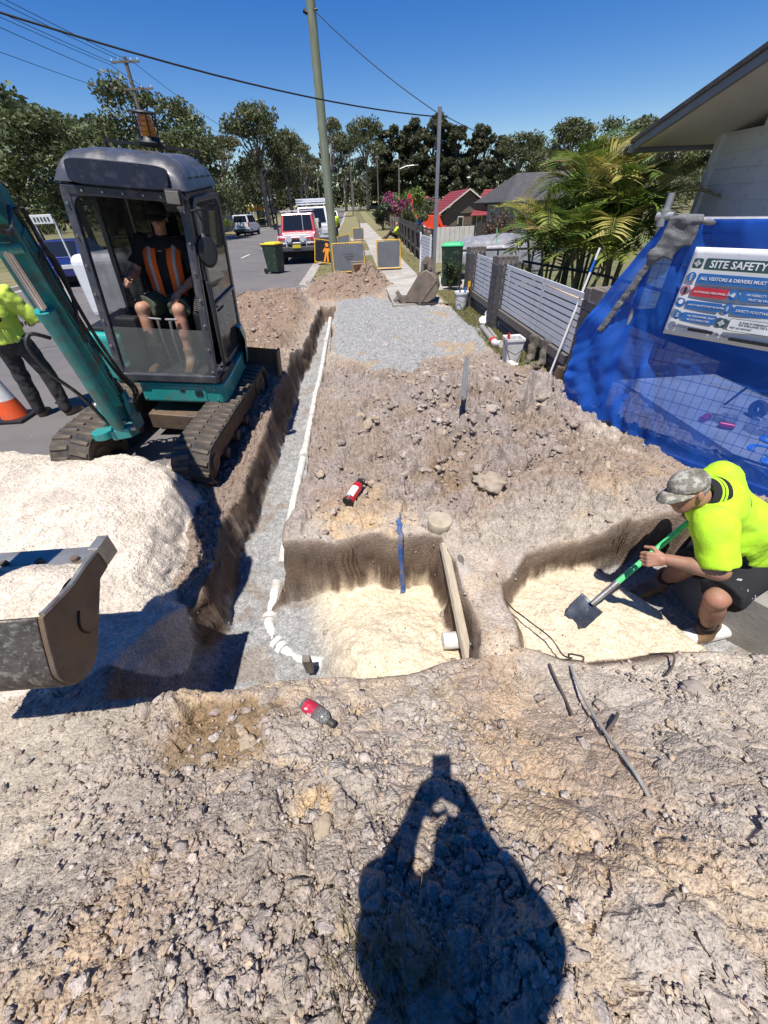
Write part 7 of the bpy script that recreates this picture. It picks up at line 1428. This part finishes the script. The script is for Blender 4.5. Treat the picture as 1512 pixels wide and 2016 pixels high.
def gumboot(label, x, y, a, lean):
    A = T(x, y, .12) @ RZ(a) @ RX(lean); e = empty('gumboot', (x, y, .12), math.radians(a), label, 'boot', 'pair of gumboots'); e.rotation_euler = (math.radians(lean), 0, math.radians(a))
    P = [('cap', (0,0,.34), (0,0,.10), .075, .058, 0), ('cap', (0,.02,.055), (0,-.16,.05), .05, .045, .05), ('box', (0,-.06,.012), (.048,.145,.016), .012, None, .006), ('subell', (0,0,.42), (.062,.062,.10), None, .01)]; o = blob('boot_body', P, M_gum, e, .009, folds(1.4, .008)); return e
gumboot('muddy gumboot leaning on the brick fence, nearer the square bucket', 2.44, 5.62, -28, -16); gumboot('muddy gumboot leaning on the fence, nearer the broom', 2.50, 5.36, -40, -18)
def straight(nm, mt, a, b, r, par, I, r2=None, n=10): m = MB(); m.cyl(tuple(a), tuple(b), r, r2, n=n); o = m.build(nm, mt, par, smooth=True); o.matrix_parent_inverse = I; return o
b0, b1 = V3(2.40,4.86,.16), V3(2.72,5.0,1.55); br = empty('broom', tuple(b0), 0, 'broom with white pole and blue head leaning on the brick fence', 'broom'); I = Matrix.Translation(tuple(-b0)); d = unit(b1-b0)
straight('handle', M_pail, b0, b0 + d*1.2, .013, br, I); straight('handle_band', M_decb, b0 + d*1.2, b0 + d*1.32, .0135, br, I); straight('handle_tip', M_pail, b0 + d*1.32, b1, .013, br, I)
m = MB(); m.box((0,0,.02), (.10,.42,.05)); o = m.build('head', M_decb, br, bevel=.012); o.matrix_basis = RZ(62) @ RX(6); m = MB(); m.box((-.02,0,-.03), (.12,.42,.06), taper=(.7,1)); o = m.build('bristles', M_pail, br); o.matrix_basis = RZ(62) @ RX(6)
stuck_shovel('rusty shovel leaning on the brick pillar beside the broom', (2.40, 4.62, .14), (2.60, 4.52, 1.02)); 
# grey pipe with white fitting, white bag, timber, scraps
M_pvcg = mat('grey_pipe', (.30,.29,.27), .5, var=.1, dirt=.25); M_pvc = mat('white_pvc', (.68,.67,.64), .45, var=.06, dirt=.42, dirtc=(.40,.36,.31)); pg = empty('pipe_offcut', (2.28, 7.1, .15), 0, 'grey pipe offcut with white elbow lying on the grass', 'pipe')
m = MB(); m.cyl((.02,.62,0), (-.05,-.35,0), .045, n=16); m.build('pipe', M_pvcg, pg, smooth=True); m = MB(); m.cyl((-.045,-.3,0), (-.055,-.42,0), .056, n=16); m.build('collar', M_redp, pg, smooth=True); m = MB(); m.tube([(-.055,-.42,0),(-.06,-.52,.0),(.0,-.62,.02)], .056, 14); m.build('elbow', M_pvc, pg, smooth=True); m = MB(); m.cyl((.10,.45,.0), (.05,-.2,.0), .03, n=12); m.build('thin_pipe', M_pvcg, pg, smooth=True)
o = blob('plastic_bag', [('ell', (2.46,8.1,.17), (.13,.12,.07), None, 0), ('ell', (2.50,8.15,.26), (.04,.04,.09), None, .04), ('ell', (2.40,8.02,.15), (.08,.09,.05), None, .04)], M_pail, None, .012, folds(2.5, .015)); tag(o, 'tied white plastic bag lying by the brick fence', 'plastic bag')
o = blob('tissue_scrap', [('ell', (2.14,5.55,.16), (.045,.04,.05), None, 0), ('ell', (2.18,5.5,.14), (.05,.04,.03), None, .02)], M_pail, None, .008, folds(3, .012)); tag(o, 'small white paper scrap at the foot of the square bucket', 'paper')
for i in range(7): bx_ = MB(); bx_.box((0,0,0), (.14,.012,.008)); o = bx_.build('wood_offcut', M_pine); o.matrix_world = T(2.10+.035*(i % 3), 5.42+.03*i, .155) @ RZ(40*i+10) @ RY(6); tag(o, 'pale wood splinter in the little pile before the square bucket', 'splinter', 'pile of pale wood splinters')
# ------------------------------------------------------------------ trench things
pv = empty('drain_pipe', (-.8, 6, -.4), 0, 'long white drain pipe half buried along the trench', 'pipe'); I = Matrix.Translation((.8, -6, .4))
zf = lambda y: -.52 + .18*float(ss(3, 11, np.array(y)))
m = MB(); P = [(-.755, 11.05, zf(11)+.10)] + [(-.86 + .012*(y-2.4) + .008*math.sin(y), y, zf(y)+.012+.014*math.sin(y*2.3)) for y in np.arange(10.5, 2.0, -.5)]; m.tube(P, .044, 16); o = m.build('pipe', M_pvc, pv, smooth=True); o.matrix_parent_inverse = I
for y in (9.2, 6.3, 4.4): m = MB(); m.cyl((-.86+.012*(y-2.4), y-.06, zf(y)+.028), (-.86+.012*(y-2.4), y+.06, zf(y)+.028), .058, n=16); o = m.build('joint_collar', M_pvc, pv, smooth=True); o.matrix_parent_inverse = I
m = MB(); m.tube([(-.87,2.3,-.525),(-.88,2.12,-.555),(-.885,2.0,-.568),(-.875,1.88,-.548),(-.82,1.75,-.568),(-.73,1.64,-.548),(-.60,1.55,-.556),(-.42,1.50,-.525)], .044, 16); o = m.build('bend', M_pvc, pv, smooth=True); o.matrix_parent_inverse = I
for c, d in (((-.88,1.94,-.548),(0,1,0)), ((-.78,1.70,-.548),(.6,-.6,0)), ((-.735,1.65,-.545),(.6,-.55,0))): c = V3(*c); d = unit(V3(*d)); m = MB(); m.cyl(tuple(c-d*.02), tuple(c+d*.02), .062, n=18); o = m.build('joint_collar', M_pvc, pv, smooth=True); o.matrix_parent_inverse = I
m = MB(); m.cyl((1.78,1.30,-.30), (2.5,1.42,-.33), .055, n=16); o = m.build('drain_pipe', M_pvc, smooth=True); tag(o, 'white drain pipe on the gravel at the bending worker\'s feet', 'pipe')
m = MB(); m.cyl((.40,1.42,-.24), (.52,1.42,-.24), .055, n=16); o = m.build('drain_pipe', M_pvc, smooth=True); tag(o, 'white pipe end poking from the sand beside the plank', 'pipe')
# concrete cleanout lid
m = MB(); m.lathe([(0,-.06),(.088,-.06),(.092,-.03),(.094,.02),(.088,.032),(.02,.036),(0,.036)], 32); o = m.build('round_cover', mat('sandy_concrete', (.40,.34,.25), .95, var=.15, vs=14, bump=.004, bs=60, c2=(.3,.25,.18), c2s=9, c2t=.56), smooth=True); o.location = (.50, 2.20, gz(.50, 2.2)+.03); o.rotation_euler = (.06, .05, 0); tag(o, 'round sandy concrete lid at the edge of the pit', 'lid')
# planks and pegs
def plank(label, a, b, w, t, mt, name='timber_plank', roll=0):
    F, L = frame_z(a, b); m = MB(); m.box((0,0,L/2), (w,t,L), M=None); o = m.build(name, mt, bevel=.003); o.matrix_world = F @ RZ(roll); tag(o, label, 'plank'); return o
M_sandt = mat('sandy_timber', (.42,.36,.27), .95, var=.2, vs=8, bump=.004, bs=40, stretch=(7,7,.8), dirt=.3, dirtc=(.55,.46,.33))
plank('sandy timber plank leaning in the pit beside the soil bridge', (.515,1.10,-.20), (.50,2.02,.06), .055, .035, M_sandt, roll=20); plank('short dark board wedged in the soil bridge', (.66,1.45,-.06), (.60,1.90,.04), .07, .02, M_greyt, roll=50)
plank('short timber peg at the edge of the sand', (-.50,1.42,-.46), (-.50,1.40,-.28), .05, .05, M_greyt, 'timber_peg')
PICKTIP, PICKBASE = (.895,3.35,.60), (1.22,4.55,.58)
plank('galvanised steel picket lying up on the soil pile', PICKTIP, PICKBASE, .05, .03, M_gal, 'steel_picket', roll=35)
# bottles
rb_ = empty('drink_flask', (-.14, 2.62, .13), 0, 'red metal drink flask with black lid lying on the soil', 'flask'); rb_.matrix_world = T(-.20, 2.50, gz(-.2,2.5)+.055) @ RZ(-27) @ RX(-82)
m = MB(); m.lathe([(0,0),(.040,.0),(.044,.006),(.044,.19),(.038,.215),(.028,.225),(0,.225)], 28); m.build('flask_body', mat('red_metal_paint', (.55,.02,.03), .35, .2, var=.06, coat=.3), rb_, smooth=True); m = MB(); m.lathe([(0,-.003),(.041,-.003),(.0448,.004),(.0448,.012)], 28); m.build('base_ring', M_blackp, rb_, smooth=True); m = MB(); m.lathe([(.030,.222),(.034,.225),(.034,.255),(.028,.262),(0,.262)], 24); m.build('lid', M_blackp, rb_, smooth=True); m = MB(); m.tube([(-.028,0,.25),(-.03,0,.285),(0,0,.295),(.03,0,.285),(.028,0,.25)], .006, 8); m.build('carry_loop', M_blackp, rb_, smooth=True)
m = MB(); m.lathe([(.0446,.045),(.0449,.05),(.0449,.155),(.0446,.16)], 14, a0=-120, a1=-40); m.build('white_label', M_pail, rb_, smooth=True); m = MB(); m.lathe([(.0447,.018),(.045,.02),(.045,.044),(.0447,.046)], 10, a0=-120, a1=-60); m.build('black_label', M_decal, rb_, smooth=True)
o = text_obj('label_lettering', 'TTI', .026, T(-.022, -.0445, .022) @ RX(90), M_swhite, rb_, .001)
pb = empty('drink_bottle', (-.33, .80, .3), 0, 'clear plastic drink bottle with red label lying in the foreground', 'bottle'); pb.matrix_world = T(-.375, .86, gz(-.375,.86)+.052) @ RZ(-128) @ RX(-86)
M_pet = mat('clear_bottle', (.55,.56,.56), .06, var=.05, trans=.85); m = MB(); m.lathe([(0,.0),(.020,.004),(.028,.0),(.030,.01),(.030,.105),(.028,.125),(.016,.145),(.013,.150),(.013,.160)], 24); m.build('bottle_body', M_pet, pb, smooth=True); m = MB(); m.lathe([(.0305,.015),(.0308,.018),(.0308,.072),(.0305,.075)], 24); m.build('red_label', mat('red_label_print', (.42,.02,.05), .4, var=.1, vs=20, c2=(.6,.55,.55), c2s=28, c2t=.60, c2w=.03), pb, smooth=True); m = MB(); m.lathe([(.0311,.02),(.0313,.022),(.0313,.062),(.0311,.064)], 8, a0=20, a1=80); m.build('dark_label_panel', M_decal, pb); m = MB(); m.lathe([(.0311,.03),(.0313,.032),(.0313,.060),(.0311,.062)], 6, a0=110, a1=150); bc = m.build('barcode_panel', M_pail, pb)
for k in range(6): m = MB(); m.lathe([(.0314,.034),(.0316,.035),(.0316,.057),(.0314,.058)], 1, a0=114+6*k, a1=116.5+6*k); m.build('barcode_line', M_decal, bc)
m = MB(); m.lathe([(.0,.162),(.0155,.162),(.016,.150),(.016,.178),(.0145,.182),(0,.182)], 20); m.build('bottle_cap', mat('dark_cap', (.05,.045,.035), .5), pb, smooth=True)
# cables and roots in the soil
def cable(label, pts, r, mt, name='loose_cable', cat='cable', lift=.01):
    P = [(x, y, gz(x, y) + r + lift + (dz[0] if dz else 0)) for x, y, *dz in pts]; m = hose(P, r); o = m.build(name, mt, smooth=True); tag(o, label, cat)
M_cabg = mat('dusty_grey_cable', (.30,.29,.27), .7, var=.2, vs=30, dirt=.3, dirtc=(.4,.36,.31))
cable('dusty grey cable curving over the right foreground soil', [(.985,1.02),(.955,.93,.03),(.93,.80,.035),(.90,.66,.03),(.88,.54,.03),(.87,.44,.03),(.865,.36,.0)], .0065, M_cabg); cable('thin dark wire over the soil bridge into the right pit', [(.80,1.72),(.84,1.55,.03),(.90,1.38,.08),(.97,1.22,.10),(1.0,1.12,.06),(1.02,1.07,.01)], .0045, M_hose)
cable('black wire loop sticking up at the edge of the right pit', [(1.0,1.06),(1.01,1.09,.05),(1.05,1.10,.07),(1.08,1.07,.04),(1.06,1.04,.0)], .005, M_hose); cable('bent dark root hanging at the rim of the right pit', [(1.50,1.10),(1.52,1.02,.03),(1.47,.95,.02),(1.40,.90,.0)], .005, M_barkd, 'root', 'root'); cable('dark root lying in a crack of the right foreground', [(.88,1.04),(.87,.94,.01),(.865,.84,.0),(.84,.74,.0)], .006, M_barkd, 'root', 'root')
cable('short dark root poking from the soil beside the grey cable', [(.90,.62,-.01),(.96,.66,.03),(1.02,.71,.03)], .007, M_barkd, 'root', 'root')
# blue marking tape down the pit wall
P = []
for k in range(46):
    y = 2.36 - .34*k/45; x = .195 + .006*math.sin(k*.5); P.append((x, y, gz(x, y)))
m = MB(); VV = []
for i, (x, y, z) in enumerate(P): VV += [(x-.019, y-.022, z+.012), (x+.019, y-.022, z+.012)]
m.add(VV, [(2*i, 2*i+1, 2*i+3, 2*i+2) for i in range(len(P)-1)]); o = m.build('blue_tape', mat('blue_marking_tape', (.03,.09,.28), .8, var=.2, vs=20, dirt=.5, dirtc=(.2,.17,.14)), smooth=True, solid=.003); tag(o, 'faded blue marking tape hanging down the pit wall', 'tape')
# concrete pit edge and big rocks
m = MB(); m.lathe([(.40,-.5),(.52,-.5),(.52,.12),(.40,.12),(.40,-.5)], 40, T(2.75,1.62,-.1)); o = m.build('concrete_pit_ring', mat('grey_pit_concrete', (.24,.225,.20), .9, var=.15, vs=5, bump=.003, bs=40), smooth=True); tag(o, 'grey concrete pit ring in the ground behind the bending worker', 'pit')
M_rock = mat('clay_rock', (.36,.285,.20), .95, var=.2, vs=9, bump=.008, bs=30, c2=(.30,.25,.215), c2s=6, c2t=.52, c2w=.15); M_rock2 = mat('grey_clay_lump', (.30,.255,.22), .95, var=.2, vs=9, bump=.008, bs=30)
for i, (lb, x, y, s, mt) in enumerate((('flat tan rock right of the red flask', .98, 2.62, .105, M_rock), ('dark clay lump left of the clear bottle', -.62, .72, .036, M_rock), ('grey slab shaped stone in the right foreground', 1.45, .80, .045, M_rock2), ('ochre stone left of the grey picket', .02, 3.7, .07, M_rock), ('tan clod beside the gravel bed', .55, 4.9, .08, M_rock), ('ochre lump left of the photographer\'s shadow', -.24, .36, .030, M_rock))):
    r = np.random.default_rng(40+i); V0, F0 = ico(4); dsp = 1 + .05*fbm(V0[:, 0]*7+i*3, V0[:, 1]*7+V0[:, 2]*6, 720+i, 3) + .30*fbm(V0[:, 0]*1.6+i*3, V0[:, 1]*1.6+V0[:, 2]*1.3, 700+i, 3); V = V0*dsp[:, None]*np.array([s*r.uniform(.95,1.3), s*r.uniform(.8,1.1), s*r.uniform(.45,.65)]); o = obj('rock', array_mesh('rock', V, F0, mt, True)); o.location = (x, y, gz(x, y) + s*.10); o.rotation_euler = (r.normal(0,.15), r.normal(0,.15), r.random()*6); tag(o, lb, 'rock')
# traffic cone
cn = empty('traffic_cone', (-4.56, 5.02, .0), 0, 'orange and white traffic cone at the left edge', 'traffic cone'); M_cor = mat('cone_orange', (.78,.10,.02), .6, var=.1, dirt=.2); m = MB(); m.box((0,0,.02), (.40,.40,.04)); m.build('cone_base', M_blackp, cn, bevel=.015)
for a, b, mt, nm in ((.04,.26,M_cor,'lower_band'),(.26,.50,M_refl if False else M_pail,'white_collar'),(.50,.70,M_cor,'upper_band')): m = MB(); m.cyl((0,0,a), (0,0,b), .155-.17*a, .155-.17*b, n=28); m.build(nm, mt, cn, smooth=True)
# left side street things
pbh = empty('phone_booth', (-14.6, 79, .12), 0, 'phone booth with orange top on the left verge', 'phone booth'); M_bsteel = mat('booth_steel', (.25,.28,.33), .5)
for x, y in ((-.5,-.5),(.5,-.5),(-.5,.5),(.5,.5)): bx(pbh, 'post', (x,y,1.1), (.07,.07,2.2), M_bsteel)
bx(pbh, 'fascia', (0,0,2.3), (1.12,1.12,.5), M_sor, .02); o = text_obj('booth_lettering', 'T', .34, T(-.42,-.57,2.17) @ RX(90), M_swhite, pbh, .004, .01)
for z in (.55, 1.55): bx(pbh, 'glass_panel', (0,-.5,z), (.92,.02,.9), M_tint, 0); bx(pbh, 'glass_panel', (0,.5,z), (.92,.02,.9), M_tint, 0)
dsg = empty('warning_sign', (-15.3, 76, .12), 0, 'yellow diamond warning sign beside the phone booth', 'sign'); bx(dsg, 'sign_post', (0,.04,1.2), (.06,.06,2.4), M_gal); m = MB(); m.box((0,0,0), (.75,.02,.75), M=T(0,0,2.25) @ RY(45)); m.build('diamond_panel', M_yel, dsg); m = MB(); m.cyl((0,-.012,2.42), (0,-.016,2.42), .08, n=12); m.tube([(.1,-.016,2.0),(.1,-.016,2.18),(-.02,-.016,2.26),(-.08,-.016,2.2)], .035, 6); m.build('symbol', M_sblk, dsg)
ssn = empty('street_sign', (-13.5, 82, .12), 0, 'blue street name blade by the leaning power pole', 'sign'); bx(ssn, 'sign_post', (0,.03,1.9), (.06,.06,3.8), M_gal); bx(ssn, 'blade', (-.45,0,3.6), (1.0,.03,.22), mat('pale_blue_sign', (.25,.42,.60), .5)); bx(ssn, 'blade', (.0,0,3.35), (.9,.03,.18), mat('white_sign_panel', (.6,.62,.65), .5))
sgb = empty('sale_board', (-8.1, 13.2, .0), math.radians(-10), 'white board on tall legs behind the boom', 'sign'); bx(sgb, 'panel', (0,0,2.05), (.62,.03,.20), M_pail); 
for s in (-1, 1): bx(sgb, 'leg', (s*.30,.03,1.0), (.04,.04,2.1), M_pail)
for k in range(5): bx(sgb, 'printed_mark', (-.2+.1*k, -.02, 2.05), (.055,.006,.09), M_bump, 0)
lf = empty('side_fence', (-16.2, 60, .1), math.radians(88), 'grey metal side fence along the left boundary', 'fence')
for k in range(14): bx(lf, 'panel', (-7+1.0*k, .0, .85), (.98, .04, 1.6), mat('grey_fence_sheet', (.17,.175,.18), .6) if k == 0 else bpy.data.materials['grey_fence_sheet'], .01)
ffn = empty('far_rail_fence', (-10, 160, 1.1), 0, 'low pale rail fence across the end of the street', 'fence')
for k in range(19): bx(ffn, 'post', (-46+5*k, 0, .5), (.14,.14,1.0), M_slat, 0)
bx(ffn, 'rail', (0,0,.85), (92,.08,.14), M_slat, 0); bx(ffn, 'rail', (0,0,.45), (92,.08,.14), M_slat, 0)
fl = empty('feather_banner', (6.1, 54, -.6), 0, 'red feather banner flag among the bushes', 'banner'); m = MB(); m.tube([(0,0,0),(0,0,2.6),(.05,0,3.4),(.3,0,3.7)], .02, 6); m.build('banner_pole', M_gal, fl); m = MB(); m.prism([(.03,.9),(.65,1.0),(.75,2.0),(.7,3.0),(.3,3.68),(.05,3.3)], .02, M=RX(90) @ Matrix.Identity(4)); m.build('flag', mat('red_flag', (.6,.05,.03), .7), fl)
# far people: one by the truck, one sitting by the fence
M_hv = cloth('hi_vis_yellow', (.55,.75,.05))
def far_person(label, b, J, f, leg):
    J = {k: V3(*b) + V3(*v) for k, v in J.items()}; hd = J.pop('head'); person('person', J, label, M_skin, M_hv, M_trouser, None, (hd, f, (0,0,1)), 1.0, sleeve=.9, long_legs=True, h=.026)
far_person('worker in yellow vest standing beside the white truck', (-1.15,30.5,.12), dict(pelvis=(0,0,.95), neck=(0,0,1.48), head=(0,.02,1.64), Ls=(-.2,0,1.42), Rs=(.2,0,1.42), Le=(-.26,.05,1.15), Lw=(-.22,.2,.95), Re=(.26,.05,1.15), Rw=(.22,.2,.95), Lh=(-.1,0,.9), Rh=(.1,0,.9), Lk=(-.12,0,.5), Rk=(.12,0,.5), La=(-.12,0,.09), Ra=(.12,0,.09), Lt=(-.12,-.14,.06), Rt=(.12,-.14,.06)), (-.8,-.5,0), 1)
far_person('worker in yellow vest sitting on the ground against the paling fence', (3.05,33.6,.14), dict(pelvis=(0,0,.14), neck=(.08,0,.66), head=(.03,-.02,.82), Ls=(.05,-.2,.60), Rs=(.05,.2,.60), Le=(-.12,-.24,.40), Lw=(-.3,-.12,.36), Re=(-.12,.24,.40), Rw=(-.3,.12,.36), Lh=(-.02,-.1,.12), Rh=(-.02,.1,.12), Lk=(-.42,-.12,.42), Rk=(-.42,.12,.30), La=(-.72,-.12,.08), Ra=(-.85,.1,.08), Lt=(-.86,-.14,.07), Rt=(-1.0,.12,.12)), (-.95,-.2,-.1), 1)
# loose sheet of plastic and gravel spill near the kerb
o = blob('plastic_sheet', [('box', (-1.55,14.0,.10), (.42,.3,.03), .02, None, 0), ('ell', (-1.3,14.2,.14), (.3,.2,.09), None, .06)], M_plas, None, .025, folds(1.6, .03)); tag(o, 'crumpled translucent plastic sheet by the kerb', 'plastic sheet')
